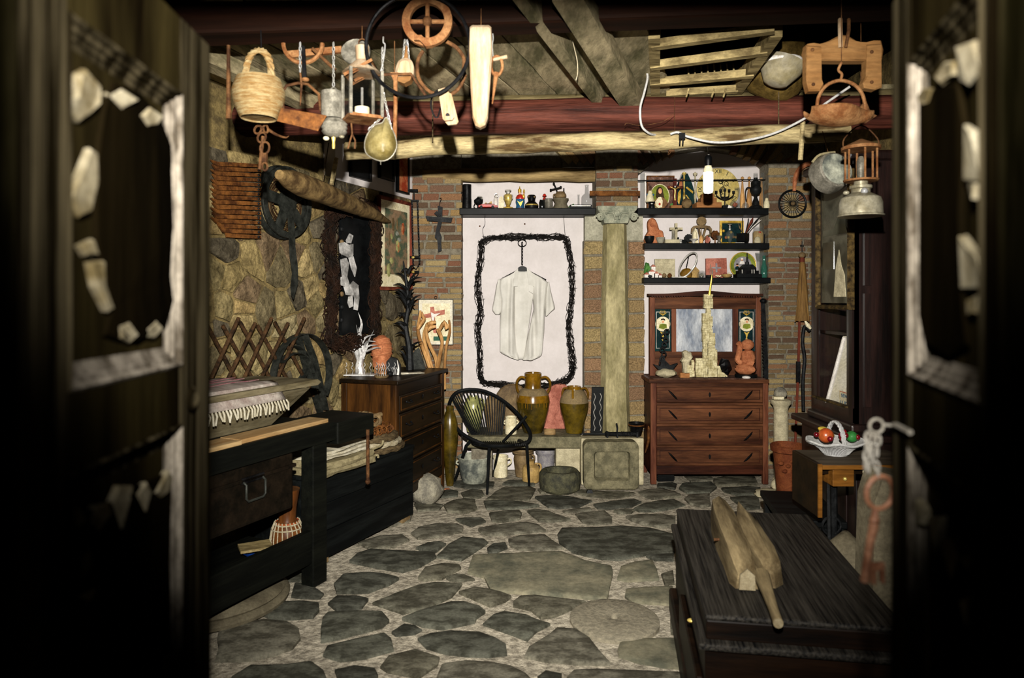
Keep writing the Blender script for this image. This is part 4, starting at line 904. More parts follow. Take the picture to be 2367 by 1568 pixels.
for v0, v1 in ((802, 916), (940, 1076), (1100, 1240), (1260, 1396)):
    dwr = dbx('drawer', 127, v0, 925, v1, .004, .12, 'mahog', bev=.003)
    a_ = dr_.l(*U(147, v0+20)); b_ = dr_.l(*U(905, v1-20))
    dr_.add('inlay_line', MB().sweep(a_[0], b_[1]+dz, b_[0], a_[1]+dz, [(0, .005), (0, .0025), (.006, .0025), (.006, .005)]), 'mahogd', par=dwr, smooth=False)
    vm = (v0+v1)/2
    for q in ((212, vm-35, 278, vm+35), (845, vm-32, 780, vm+35)):
        a_ = dr_.l(*U(q[0], q[1])); b_ = dr_.l(*U(q[2], q[3])); p0 = Vector((a_[0], -.006, a_[1]+dz)); p1 = Vector((b_[0], -.006, b_[1]+dz))
        dr_.add('pull', MB().tube([p0, p0.lerp(p1, .2)-Vector((0, .012, 0)), p0.lerp(p1, .5)-Vector((0, .014, 0)), p0.lerp(p1, .8)-Vector((0, .012, 0)), p1], [.003, .008, .009, .008, .003], 8), 'darkmetal', par=dwr)
    a_ = dr_.l(*U(525, vm)); b = MB().prism([(a_[0]+.012*math.cos(t)*(.8 if math.sin(t) > -.3 else .7), a_[1]+dz+.022*math.sin(t)) for t in [2*pi*i/14 for i in range(14)]], -.002, .004); dr_.add('escutcheon', b, 'darkmetal', par=dwr)
# mirror back (on the rear of the top)
DM = 6.40-6.13; ZDT = dr_.l(*U(100, 738))[1]+dz
mk = T('x', '', '', 1638, 877, 6.40); mk.O.z = 0
def mp_(u, v):
    x, z = mk.l(*U(u, v)); return x, z+mk.A.z-.012
def mbx(part, u0, v0, u1, v1, y0, y1, m, par=None, bev=0, lab=None):
    a_ = mp_(u0, v0); b_ = mp_(u1, v1); off = mk.A.x-dr_.A.x
    return dr_.add(part, MB().b2(a_[0]+off, b_[0]+off, DM+y0, DM+y1, b_[1], a_[1]), m, par=par, smooth=False, bev=bev, lab=lab)
off = mk.A.x-dr_.A.x
bbk = mbx('back_panel', 72, 110, 905, 745, .02, .05, 'mahog')
for u0, u1 in ((70, 108), (868, 908)): mbx('post', u0, 110, u1, 745, -.02, .05, 'mahogv', bbk, .004)
for u0, u1 in ((236, 270), (697, 738)): mbx('divider', u0, 200, u1, 528, -.01, .03, 'mahogv', bbk, .003)
mbx('top_rail', 108, 122, 868, 200, -.01, .03, 'mahog', bbk, .003); mbx('lower_rail', 108, 524, 868, 570, -.01, .03, 'mahog', bbk, .003)
crest = [(58, 102)]+[(58+i*857/16, 86-22*math.exp(-((i-8)/3.3)**2)) for i in range(17)]+[(915, 102)]
dr_.add('cornice', MB().prism([(mp_(u, v)[0]+off, mp_(u, v)[1]) for u, v in crest], DM-.045, DM+.06), 'mahogd', par=bbk, smooth=False)
for i in range(44):
    u = 80+i*18.6; v = 100-16*math.exp(-((i-21.5)/9)**2); mbx('dentil', u, v, u+11, v+16, -.035, -.005, 'mahogd', bbk)
mbx('mirror', 272, 202, 695, 523, .005, .02, 'mirror', bbk, lab='tarnished bevelled mirror glass')
for u0, u1 in ((108, 234), (740, 868)):
    gp = mbx('glass_panel', u0, 203, u1, 521, .008, .02, 'glassblue', bbk, lab='dark blue glass panel with gilt portrait medallion'); uc = (u0+u1)/2
    cx_, cz_ = mp_(uc, 315); r_ = 56/3.266*mk.s
    dr_.add('medallion', MB().lathe([(r_, 0), (r_, .004), (0, .004)], 24, (cx_+off, DM+.008, cz_), m=Matrix.Rotation(pi/2, 4, 'X')), 'cream', par=gp)
    def q3(u, v): x, z = mp_(u, v); return (x+off, z)
    dr_.add('portrait', MB().prism([q3(uc+a_, 300+b_) for a_, b_ in ((-30, 45), (-26, 20), (-8, 12), (8, 12), (28, 18), (30, 45), (0, 54))], DM+.001, DM+.003), 'picgreen', par=gp)
    dr_.add('portrait', MB().lathe([(.012, 0), (.012, .002), (0, .002)], 12, (q3(uc+2, 292)[0], DM+.003, q3(uc, 298)[1]), m=Matrix.Rotation(pi/2, 4, 'X')), 'fleshw', par=gp)
    dr_.add('portrait', MB().prism([q3(uc+a_, 282+b_) for a_, b_ in ((-16, 8), (-14, -6), (4, -10), (16, -4), (16, 12), (8, 2), (-8, 2))], DM, DM+.002), 'hair', par=gp)
    dr_.add('gilt_line', MB().sweep(q3(u0+12, 500)[0], q3(u0, 500)[1], q3(u1-12, 500)[0], q3(u0, 222)[1], [(0, DM+.007), (0, DM+.004), (.005, DM+.004), (.005, DM+.007)]), 'silver', par=gp)
    for k in range(5):
        a_ = -.9+k*.45; dr_.add('gilt_palm', MB().tube([(q3(uc, 250)[0], DM+.004, q3(uc, 250)[1]), (q3(uc+30*math.sin(a_)*1.1, 240)[0], DM+.004, q3(uc, 232)[1]), (q3(uc+30*math.sin(a_)*.6, 212)[0], DM+.004, q3(uc, 214)[1])], .003, 5), 'gold', par=gp)
    dr_.add('gilt_drop', MB().prism([q3(uc+a_, b_) for a_, b_ in ((-22, 372), (0, 382), (22, 372), (8, 395), (3, 420), (8, 432), (0, 445), (-8, 432), (-3, 420), (-8, 395))], DM+.001, DM+.005), 'gold', par=gp)
# things on the mirror dresser
ZDR = ZDT+.001
def on(nm, label, cat, u, v, Y=6.24, z=None, **k):
    x, y = U(u, v); return T(nm, label, cat, x, y, Y, z=ZDR if z is None else z, **k)
tw = on('bone_tower', 'tall stepped tower of small bone tiles on the mirror dresser', 'sculpture', 500, 745)
RB = random.Random(3)
for u0, u1, vt, vb in ((347, 386, 648, 742), (388, 412, 616, 742), (414, 466, 600, 742), (466, 500, 455, 742), (462, 508, 262, 470), (502, 545, 285, 470), (505, 540, 470, 742), (540, 578, 536, 742), (545, 575, 650, 742), (578, 655, 655, 742), (485, 552, 118, 225), (500, 535, 225, 290), (508, 565, 410, 545)):
    b = MB(); v = vb; yy = RB.uniform(-.03, .03)
    while v > vt+6:
        h = RB.uniform(13, 26); h = min(h, v-vt); u = u0+RB.uniform(-2, 2)
        while u < u1-5:
            wd = min(RB.uniform(12, 22), u1-u); a_ = tw.l(*U(u, v-h)); c_ = tw.l(*U(u+wd-1, v-1)); y_ = yy+RB.uniform(-.006, .006); b.b2(a_[0], c_[0], y_-.02, y_+.02, c_[1], a_[1]); u += wd
        v -= h
    tw.add('tile_stack', b, 'bone', smooth=False)
tw.tb('spire', [U(522, 125), U(528, 70), U(537, 10), U(541, -30)], [3, 2.4, 1.6, .8], 'gold', n=6)
an = on('chain_sculpture', 'black iron chain rising from a boat-shaped base on a stone', 'sculpture', 195, 745)
an.add('stone_base', MB().sph(an.p(*U(196, 712)), (24*an.s, 22*an.s, 10*an.s), 14, 8, .25), 'limestone'); an.pr('boat', [U(a_, b_) for a_, b_ in ((95, 645), (140, 690), (240, 690), (282, 636), (225, 655), (160, 590), (150, 660))], .03, 'iron')
b = MB()
for u, v in ((160, 640), (166, 606), (178, 572), (166, 538), (182, 500), (192, 465), (176, 432), (200, 400)): b.ring(an.p(*U(u, v)), 5.2*an.s, 1.7*an.s, n=12)
an.add('chain', b, 'iron')
qz = on('quartz', 'rough pale quartz figure on the mirror dresser left of the bone tower', 'stone', 345, 700, z=ZDR+.026); qz.pr(None, [U(a_, b_) for a_, b_ in ((325, 702), (318, 610), (305, 600), (325, 570), (318, 530), (345, 518), (380, 535), (392, 570), (368, 610), (370, 660), (362, 702))], .07, 'limestone', inset=.015)
ws = on('wooden_cube', 'small light wood block under the pale quartz figure', 'block', 322, 735); ws.bx(None, *U(296, 700), *U(365, 737), .07, 'stepwood')
dm_ = on('dark_mineral', 'dark glittering mineral lump right of the bone tower', 'stone', 640, 690, z=ZDR); dm_.add('mineral', MB().sph(dm_.p(*U(640, 610)), (15*dm_.s, 13*dm_.s, 17*dm_.s), 10, 7, .5), 'darkmetal', smooth=False); dm_.lat('stand', [(10, U(0, 700)[1]), (6, U(0, 690)[1]), (4, U(0, 640)[1])], 'iron')
tf = on('terracotta_figure', 'abstract terracotta torso figure on a dark base, right end of the mirror dresser', 'sculpture', 798, 735)
tf.lat('base', [(25, U(0, 735)[1]), (25, U(0, 712)[1]), (18, U(0, 708)[1])], 'blackpaint')
tf.add('lower_body', MB().sph(tf.p(*U(795, 672)), (24*tf.s, 20*tf.s, 13*tf.s), 14, 8, .25), 'terra'); tf.add('torso', MB().sph(tf.p(*U(815, 590)), (17*tf.s, 16*tf.s, 21*tf.s), 12, 8, .3), 'terra')
tf.add('head', MB().sph(tf.p(*U(810, 490)), (15*tf.s, 14*tf.s, 13*tf.s), 14, 8, .15), 'terra'); tf.tb('arm', smp([U(735, 470)+(0,), U(752, 500)+(0,), U(745, 560)+(-.01,), U(735, 605)+(-.01,), U(765, 630)+(-.02,)]), [4]+[6.5]*15+[5], 'terra')
wsn = on('pebble', 'small white pebble lying at the right front edge of the mirror dresser', 'stone', 800, 745, Y=6.16); wsn.sp(None, *U(800, 738), 10, 4, 'white')
ub = T('black_box', 'small black ribbed box on the floor beneath the mirror dresser', 'box', 1536, 1114, 6.28, z=0); ub.add(None, MB().b2(-.075, .075, -.05, .06, 0, .065).b2(-.08, .08, -.055, .065, .02, .03).b2(-.08, .08, -.055, .065, .042, .05), 'blackpaint', smooth=False)
sw = T('long_saw', 'long black curved saw leaning between mirror dresser and brick pier', 'saw', 1770, 885, 6.38)
sw.pr('blade', [(1758, 698), (1764, 692), (1768, 705), (1770, 740), (1773, 790), (1775, 845), (1776, 905), (1765, 905), (1766, 850), (1764, 790), (1761, 740)], .012, 'iron')
for i in range(22): sw.pr('tooth', [(1761+i*.25, 715+i*8), (1757.5+i*.3, 719+i*8), (1762+i*.25, 722+i*8)], .01, 'iron')
sw.sp('grip', 1764, 696, 8, 6, 'iron')
# ---------------------------------------------------------------- walnut dresser on the left
wd_ = T('walnut_dresser', 'tall dark walnut chest of drawers with side panel lighter brown at the top, against the stone wall', 'dresser', 0, 0, 0, math.radians(72.8), loc=(-.871, 5.13, 0))
Ld, Dd, Hd = .93, .47, 1.052
wd_.add('dresser_top', MB().b2(-.03, Ld+.02, -.03, Dd, Hd-.03, Hd), 'walnutd', smooth=False, bev=.006)
wd_.add('carcass', MB().b2(.03, Ld-.02, .02, Dd-.02, .14, Hd-.03), 'walnutd', smooth=False)
for x in (0, Ld-.05):
    for y in (0, Dd-.05): wd_.add('post', MB().b2(x, x+.05, y, y+.05, 0, Hd-.03), 'walnut', smooth=False, bev=.004)
wd_.add('side_panel', MB().b2(.012, .035, .05, Dd-.05, .68, Hd-.03), 'walnut', smooth=False); wd_.add('side_panel', MB().b2(.015, .035, .05, Dd-.05, .14, .68), 'walnutd', smooth=False)  # lighter walnut above, darker walnut below
z = .2
for h in (.2, .2, .2, .14):
    q = wd_.add('drawer', MB().b2(.055, Ld-.055, -.004, .1, z, z+h-.012), 'walnutd', smooth=False, bev=.003)
    wd_.add('bead', MB().sweep(.07, z+.014, Ld-.07, z+h-.026, [(0, -.003), (0, -.009), (.007, -.009), (.009, -.003)]), 'walnut', par=q, smooth=False)
    for x in (.2, Ld-.2):
        b = MB().tube([(x-.04, -.01, z+h*.5), (x-.03, -.03, z+h*.44), (x+.03, -.03, z+h*.44), (x+.04, -.01, z+h*.5)], .004, 6); b.sph((x-.04, -.008, z+h*.5), .01, 8, 5).sph((x+.04, -.008, z+h*.5), .01, 8, 5); wd_.add('handle', b, 'darkmetal', par=q)
    wd_.add('escutcheon', MB().sph((Ld/2, -.006, z+h*.5), (.018, .005, .02), 8, 6), 'darkmetal', par=q); z += h
wd_.add('apron', MB().b2(.05, Ld-.05, .0, .03, .13, .195), 'walnutd', smooth=False)
ZW = Hd+.001
def onw(nm, label, cat, px, py, Y, rz=0): return T(nm, label, cat, px, py, Y, rz, z=ZW)
# silver flame sculpture
fs_ = onw('flame_sculpture', 'silvery metal sculpture of a sprouting flame plant on the walnut dresser', 'sculpture', 832, 862, 5.52)
R4 = random.Random(4)
fs_.add('base', MB().box((0, 0, .004), (.28, .16, .008)), 'steel', smooth=False)
for i in range(26):
    a_ = R4.uniform(-1.25, 1.25); L = R4.uniform(35, 75)*(1.15-abs(a_)*.35); x0 = 832+R4.uniform(-9, 9); y0 = R4.uniform(790, 815); dy = R4.uniform(-.05, .05)
    x1, y1 = x0+L*math.sin(a_)*.75, y0-L*math.cos(a_)*.95+8; fs_.tb('flame', smp([(x0, y0+14, dy*.3), (x0+(x1-x0)*.35, y0-L*.25, dy*.6), (x1, y1, dy)], 3), [3.2, 3.4, 3.2, 2.6, 1.8, 1, .3], 'steel', n=5)
fs_.tb('flame', smp([(833, 800, 0), (830, 770, 0), (836, 745, 0), (828, 718, 0)], 3), [6, 6, 5.5, 5, 4.4, 3.6, 2.8, 2, 1, .4], 'steel', n=6)
fs_.tb('stem', [(832, 862), (830, 840), (834, 820), (832, 795)], [12, 9, 8, 7], 'steel', n=8)
for s_x in (-1, 1):
    fs_.tb('tendril', smp([(832, 815, 0), (832+s_x*22, 805, -.02), (832+s_x*38, 800, -.03), (832+s_x*48, 795+6*s_x, -.03)], 4), [3, 3, 2.8, 2.6, 2.4, 2.2, 2, 1.8, 1.6, 1.4, 1.2, 1, .6], 'steel', n=6)
for i in range(9):
    x = 800+i*14; fs_.tb('wire', smp([(x, 861, -.05), (x+2, 852, -.05), (x-2, 846, -.05), (x+2, 840, -.05), (x, 834, -.05)], 3), .8, 'steel', n=5)
hd = onw('terracotta_bust', 'terracotta head with a banded wrapping on the walnut dresser', 'sculpture', 882, 856, 5.62)
hd.bx('plinth', 868, 838, 898, 858, .1, 'stepwood'); hd.add('head', MB().sph(hd.p(882, 802), (24*hd.s, 22*hd.s, 35*hd.s), 20, 12, .06), 'terra'); hd.lat('neck', [(20, 841), (21, 825), (20, 812)], 'terra')
for y in (778, 788, 799, 811, 822): hd.add('band', MB().tube([((.5+24*math.sqrt(1-((y-802)/35)**2))*hd.s*math.cos(t), (.5+22*math.sqrt(1-((y-802)/35)**2))*hd.s*math.sin(t), hd.zz(y+3*math.sin(t*2))) for t in [2*pi*i/24 for i in range(24)]], 1.8*hd.s, 5, closed=True), 'terra')
hd.pr('nose', [(878, 792), (884, 792), (886, 806), (876, 806)], .03, 'terra', dy=-.075)
bkp = onw('black_figure', 'small black mask sculpture with a white flame on the walnut dresser', 'sculpture', 908, 856, 5.5)
bkp.pr('mask', [(896, 856), (894, 825), (904, 814), (918, 818), (926, 832), (926, 856)], .05, 'iron'); bkp.tb('flame', smp([(919, 856, -.04), (921, 840, -.04), (918, 822, -.04)]), [3.4, 3, 2.8, 2.4, 2, 1.6, 1.2, .8, .3], 'white', n=6); bkp.sp('roller', 901, 853, 8, 6, 'iron', dy=-.06)
for i in range(4): bkp.tb('wire', smp([(905+i*4, 856, -.05), (907+i*4, 846, -.05), (903+i*4, 838, -.05)]), .7, 'steel', n=5)
dt = onw('paper_sheets', 'loose pale papers lying on the walnut dresser top', 'paper', 950, 858, 5.62); dt.add(None, MB().box((0, 0, .002), (.2, .1, .003), .5).box((-.09, -.02, .005), (.14, .09, .003), .2), 'paper', smooth=False)
wb_ = onw('small_bowl', 'shallow brown dish with upright wires on the walnut dresser edge', 'dish', 882, 862, 5.32); wb_.lat('dish', [(12, 864), (16, 860), (17, 857), (15, 858), (0, 861)], 'claybrown')
for i in range(5): wb_.tb('wire', smp([(872+i*5, 859, 0), (871+i*5, 848, 0), (874+i*5, 838, 0), (871+i*5, 830, 0)]), .7, 'steel', n=5)
# driftwood branches in a dark cluster
RD = random.Random(9)
for i, (pts, r, lb) in enumerate((
  ([(994, 852), (985, 825), (972, 790), (966, 760), (970, 735), (972, 718)], [6, 6, 5.5, 5, 4.5, 3], 'leftmost tan driftwood branch with a looped tip behind the dresser'),
  ([(1000, 856), (988, 815), (980, 780), (986, 755), (990, 750)], [5, 5, 5, 5, 7], 'second tan driftwood branch with a knobbed head'),
  ([(1010, 858), (1008, 830), (992, 795), (985, 765), (992, 748)], [6, 6, 5, 5, 6], 'bent tan driftwood branch leaning in the middle of the bunch'),
  ([(1010, 858), (1016, 825), (1022, 790), (1014, 766), (1010, 763)], [6, 5.5, 5, 6, 3], 'forked tan driftwood branch right of the middle'),
  ([(1028, 900), (1028, 850), (1032, 800), (1040, 765), (1038, 740)], [4, 4, 4, 4, 3], 'thin straight driftwood stick at the right of the bunch'),
  ([(1018, 860), (1022, 840), (1026, 820), (1020, 790)], [5, 5, 5, 3], 'short dark driftwood branch behind the forked one'))):
    t = T('driftwood_branch', lb, 'branch', pts[0][0], pts[0][1], 6.14, group='driftwood branches beside the dresser')
    n_ = len(pts); q = smp([(x, y, .03*math.sin(i+k)) for k, (x, y) in enumerate(pts)], 4); rr = [r[min(k//4, n_-1)]*(1-(k % 4)/4)+r[min(k//4+1, n_-1)]*((k % 4)/4) for k in range(len(q))]
    t.tb('stem', q, [x*.8 for x in rr], 'olivewood' if i != 5 else 'claybrown', n=8)
    if i in (0, 3): t.tb('fork', smp([pts[3]+(0,), (pts[3][0]+14, pts[3][1]-22, 0), (pts[4][0]+(8 if i == 0 else 22), pts[4][1]-2, 0), (pts[4][0]+(4 if i == 0 else 26), pts[4][1]-14, 0)], 3), [3.5, 4, 4.5, 4.5, 4, 4, 3.5, 3.5, 3, 2.5], 'olivewood', n=7)
    if i in (1, 2): t.tb('fork', smp([pts[3]+(0,), (pts[3][0]+10, pts[3][1]-8, 0), (pts[3][0]+22, pts[3][1]-10, 0)], 3), [5, 5, 5.5, 5, 4.5, 4, 3], 'olivewood', n=7)
# black iron plant sculpture
bi = onw('iron_plant', 'tall black iron sculpture of twisted leaves at the end of the walnut dresser', 'sculpture', 945, 852, 5.9)
bi.tb('stem', smp([(948, 852, 0), (946, 800, 0), (938, 750, 0), (944, 700, 0), (938, 640, 0), (932, 600, 0)], 4), [9, 9, 8, 8, 7, 7, 6, 6, 6, 5, 5, 5, 5, 4, 4, 4, 3, 3, 2, 2, 1], 'iron', n=7)
for i in range(26):
    y0 = RD.uniform(620, 845); s1 = RD.choice((-1, 1)); L = RD.uniform(14, 34); up = RD.uniform(-40, 10)
    bi.tb('leaf', smp([(942, y0, 0), (942+s1*L*.5, y0+up*.6-6, RD.uniform(-.06, .06)), (942+s1*L, y0+up, RD.uniform(-.08, .08))], 3), [3.5, 4, 3.6, 3, 2.2, 1.2, .4], 'iron', n=5)
bi.pr('fin', [(955, 852), (952, 815), (968, 800), (980, 835), (985, 852)], .02, 'ironl', dy=.05)
# ---------------------------------------------------------------- workbench
BA = math.radians(65.5)
wk = T('workbench', 'massive black carpenter workbench along the left wall', 'workbench', 0, 0, 0, BA, loc=(-1.125, 4.02, 0))
HB = .93; xb0, xb1 = -1.75, .55
wk.add('bench_top', MB().b2(xb0, .1, -.03, .62, HB-.11, HB), 'benchwood', smooth=False, bev=.006)
vi = wk.add('vise_block', MB().b2(.1, .46, -.045, .3, HB-.14, HB-.004), 'benchwood', smooth=False, bev=.008); wk.add('vise_screw', MB().lathe([(.035, 0), (.035, .02), (.02, .03), (.02, .07), (.03, .075), (0, .08)], 14, (.46, .1, HB-.07), m=Matrix.Rotation(pi/2, 4, 'Y')), 'darkmetal', par=vi)
wk.add('vise_bar', MB().tube([(.36, -.07, HB-.09), (.36, -.07, HB-.42)], .011, 8).sph((.36, -.07, HB-.42), .018, 8, 6), 'rustd', par=vi)
for x, y in ((-.03, -.02), (-1.55, -.02), (-.45, .5), (-1.55, .5)):
    if 1: wk.add('leg', MB().b2(x-.06, x+.06, y, y+.09, 0, HB-.11), 'benchwood', smooth=False, bev=.005)
wk.add('stretcher', MB().b2(-1.55, -.06, -.01, .03, .14, .33), 'benchwood', smooth=False, bev=.005); wk.add('stretcher', MB().b2(-1.55, -.45, .52, .56, .14, .33), 'benchwood', smooth=False, bev=.005)
wk.add('shelf_board', MB().b2(-1.55, -.06, .03, .52, .19, .215), 'benchwood', smooth=False)
dwb = wk.add('drawer', MB().b2(-1.45, -.23, -.005, .45, .50, HB-.112), 'darkleather', smooth=False, bev=.02, lab='dark leather-covered suitcase-like box under the bench top')  # looks like a leather suitcase; its role as bench drawer is made up
wk.add('lid_lip', MB().b2(-1.46, -.22, -.014, .1, HB-.20, HB-.18), 'darkleather', par=dwb, smooth=False, bev=.004)
b = MB().tube([(-.60, -.008, .735), (-.60, -.03, .72), (-.60, -.03, .65), (-.585, -.03, .635), (-.485, -.03, .635), (-.47, -.03, .65), (-.47, -.03, .72), (-.47, -.008, .735)], .006, 6); wk.add('handle', b, 'ironl', par=dwb); wk.add('latch_plate', MB().b2(-.61, -.46, -.014, -.004, .725, .755), 'darkmetal', par=dwb, smooth=False)
ZK = HB+.0005
def wkp(px, py, z): 
    p = FL(px, py, z)-wk.O; return Vector((p.dot(wk.ux), p.dot(wk.uy), z))
for i, (x0, x1, dy, lb) in enumerate(((-1.6, -.62, -.015, 'near pale new board along the front edge of the workbench'), (-.61, .06, .0, 'far pale new board along the front edge of the workbench'))):
    t = T('pale_board', lb, 'board', 0, 0, 0, BA, loc=(-1.125, 4.02, ZK), group='pale boards on the workbench'); t.add(None, MB().b2(x0, x1, dy-.005, .14+dy, 0, .022).rough(.001, 9), 'newplank', smooth=False, bev=.002)
# dough trough with rug
dt_ = T('dough_trough', 'long weathered wooden dough trough with upturned lid board on the workbench', 'trough', 0, 0, 0, BA, loc=(-1.125, 4.02, ZK))
b = MB(); x0, x1 = -1.6, -.02
prf = [(.2, .0), (.5, .0), (.62, .2), (.60, .205), (.49, .03), (.21, .03), (.12, .2), (.10, .195)]; n = len(prf); vs = []
for x, e in ((x0, 1), (x1-.12, 1), (x1+.1, 1.0)):
    for y, zz_ in prf: vs.append((x, y+.05, zz_ if x < x1 else max(zz_, .12+zz_*.4)))
fs = [(r*n+k, r*n+(k+1) % n, (r+1)*n+(k+1) % n, (r+1)*n+k) for r in range(2) for k in range(n)]+[tuple(range(n)), tuple(2*n+k for k in range(n-1, -1, -1))]
b.add(vs, fs).rough(.006, 7); dt_.add('trough_body', b, 'dough')
dt_.add('lid_board', MB().prism([(-1.0, .205), (.14, .205), (.17, .22), (.14, .24), (-1.0, .232)], .14, .66).rough(.005, 6), 'dough', smooth=False)
rg = T('rag_rug', 'striped rag rug with white fringe draped over the dough trough', 'rug', 0, 0, 0, BA, loc=(-1.125, 4.02, ZK))
vs = []; n1, n2 = 22, 14
for i in range(n1+1):
    for j in range(n2+1):
        x = -1.45+1.27*i/n1; t = j/n2; y = .62-.50*t if t < .85 else .195-.06*(t-.85)/.15; zz_ = .252+.006*noise.noise(Vector((i*.4, j*.4, 2))) if t < .85 else .25-.095*((t-.85)/.15)
        vs.append((x+.03*t, y+.01*noise.noise(Vector((i*.6, 1, 0))), zz_))
fs = [(i*(n2+1)+j, i*(n2+1)+j+1, (i+1)*(n2+1)+j+1, (i+1)*(n2+1)+j) for i in range(n1) for j in range(n2)]
o = rg.add('cloth', MB().add(vs, fs), 'rugcloth'); sd = o.modifiers.new('s', 'SOLIDIFY'); sd.thickness = .008; sd.offset = 1
for j in (3, 5, 8):
    rg.add('stripe', MB().strip([vs[i*(n2+1)+j]+Vector((0, 0, .012)) if isinstance(vs[i*(n2+1)+j], Vector) else Vector(vs[i*(n2+1)+j])+Vector((0, 0, .012)) for i in range(n1+1)], (0, .025, 0), .003), 'rugpink')
b = MB()
for i in range(56):
    x = -1.40+1.26*i/55; p = Vector((x, .135, .155)); b.tube([p, p+Vector((RD.uniform(-.006, .006), -.012, -.02)), p+Vector((RD.uniform(-.015, .015), -.016, -.05-RD.uniform(0, .015)))], .0045, 4)
rg.add('fringe', b, 'cloth')
# drum, plates under the bench, round moulding on floor
dj = T('djembe', 'upside-down brown wooden hand drum laced with white rope under the workbench', 'drum', 664, 1258, 4.02, z=.2155)
dj.lat('shell', [(34, 1262), (37, 1240), (33, 1215), (24, 1204), (19, 1196), (21, 1170), (25, 1145), (28, 1128), (24, 1128)], 'drum')
b = MB()
for k in range(20):
    t = 2*pi*k/20; b.tube([(34.5*dj.s*math.cos(t), 34.5*dj.s*math.sin(t), 0), (38*dj.s*math.cos(t+.04), 38*dj.s*math.sin(t+.04), dj.zz(1240)), (34*dj.s*math.cos(t), 34*dj.s*math.sin(t), dj.zz(1216)), (27*dj.s*math.cos(t-.1), 27*dj.s*math.sin(t-.1), dj.zz(1200))], 1.5*dj.s, 5)
b.ring((0, 0, dj.zz(1216)), 34.5*dj.s, 1.6*dj.s, 'z', n=24).ring((0, 0, dj.zz(1206)), 27.5*dj.s, 1.8*dj.s, 'z', n=24); dj.add('rope_lacing', b, 'rope')
dj.add('orange_ring', MB().ring((0, 0, dj.zz(1203)), 26*dj.s, 1.6*dj.s, 'z', n=24), 'orange')
pt = T('blue_dish', 'bright blue enamel dish on the shelf under the workbench', 'dish', 592, 1275, 3.85, z=.2155); pt.lat(None, [(16, 1278), (20, 1272), (32, 1262), (34, 1259), (31, 1260), (14, 1272)], 'bluebr')
bl = T('book', 'old grey flat board resting on the blue dish under the workbench', 'board', 590, 1258, 3.85, z=pt.O.z+.047); bl.add(None, MB().box((0, 0, .008), (.17, .13, .014), .5), 'ladder', smooth=False)
rm = T('moulded_roundel', 'large round moulded wooden base on the floor under the workbench', 'base', 0, 0, 0, 0, loc=(FL(492, 1392).x, FL(492, 1392).y, 0))
rr = .40; rm.add('moulded_disc', MB().lathe([(rr-.03, 0), (rr, .012), (rr+.005, .03), (rr-.01, .045), (rr-.03, .05), (rr-.02, .062), (rr-.035, .08), (rr-.09, .09), (0, .092)], 48), 'boulder')
bf = T('bark_slab', 'flat piece of tan bark lying on the round wooden base', 'bark', 0, 0, 0, 0, loc=(FL(500, 1388).x, FL(500, 1388).y, .093)); bf.add(None, MB().sph((-.02, .02, .012), (.27, .25, .016), 24, 6, .2).rough(.004, 20), 'ladder')
# ---------------------------------------------------------------- dark blue plank trunk with cloths and ropes
tk = T('plank_trunk', 'dark blue-black plank trunk standing before the walnut dresser', 'trunk', 0, 0, 0, math.radians(64.5), loc=(-.755, 5.19, 0))
tk.add('back_wall', MB().b2(-1.08, 0, .03, .5, .05, .535), 'blackwood', smooth=False)
for i in range(3): tk.add('plank', MB().b2(-1.08, .004, -.004+.003*(i % 2), .03, .03+i*.174, .2+i*.174), 'blackwood', smooth=False, bev=.004)
tk.add('lid', MB().b2(-1.10, .01, -.012, .51, .535, .56), 'blackwood', smooth=False, bev=.005); tk.add('foot', MB().b2(-.14, -.04, -.004, .06, 0, .03), 'claybrown', smooth=False); tk.add('foot', MB().b2(-1.05, -.95, .0, .06, 0, .03), 'claybrown', smooth=False)
def ont(nm, label, cat, x, y, z, group=None): 
    return T(nm, label, cat, 0, 0, 0, tk.rz, loc=tk.O+tk.ux*x+tk.uy*y+Vector((0, 0, z)), group=group)
def folded(nm, label, x0, x1, y0, y1, z, layers, th, m):
    t = ont(nm, label, 'cloth', x0, y0, z); W_, D_ = x1-x0, y1-y0
    for k in range(layers):
        vs = []; N = 18
        for i in range(N+1):
            u = i/N
            for (yy, zz_) in ((-.02+.012*math.sin(k*2+u*5), k*th+.002), (-.032+.01*math.sin(k+u*7), k*th+th*.5), (-.02+.012*math.sin(k*2+u*5), k*th+th-.002), (D_*.5, k*th+th-.001+.004*math.sin(u*8+k)), (D_, k*th+th-.002), (D_, k*th+.001)): vs.append((W_*u, yy, zz_+.003*math.sin(u*9+k)))
        fs = [(i*6+j, i*6+(j+1) % 6, i*6+6+(j+1) % 6, i*6+6+j) for i in range(N) for j in range(6)]+[tuple(range(6)), tuple(N*6+j for j in (5, 4, 3, 2, 1, 0))]
        t.add('fold', MB().add(vs, fs).rough(.004, 14), m)
    return t
folded('canvas_sack', 'folded olive canvas sack on the plank trunk, under the white linens', -1.08, -.58, -.06, .3, .561, 2, .045, 'canvas')
folded('linen_cloth', 'folded white linens on top of the olive canvas sack', -1.07, -.60, -.03, .28, .652, 3, .022, 'cloth')
cn = ont('sack_cord', 'knotted cord ends hanging from the canvas sack', 'cord', -.58, -.05, .61); cn.add(None, MB().tube(smoothpts([(-.03, 0, .03), (.05, -.02, .04), (.1, -.02, .05), (.11, -.02, .075)]), .008, 6).tube(smoothpts([(-.03, 0, -.02), (.03, -.03, -.01), (.04, -.03, -.03)]), .008, 6), 'canvas')
cx0, cy0 = -.27, .24
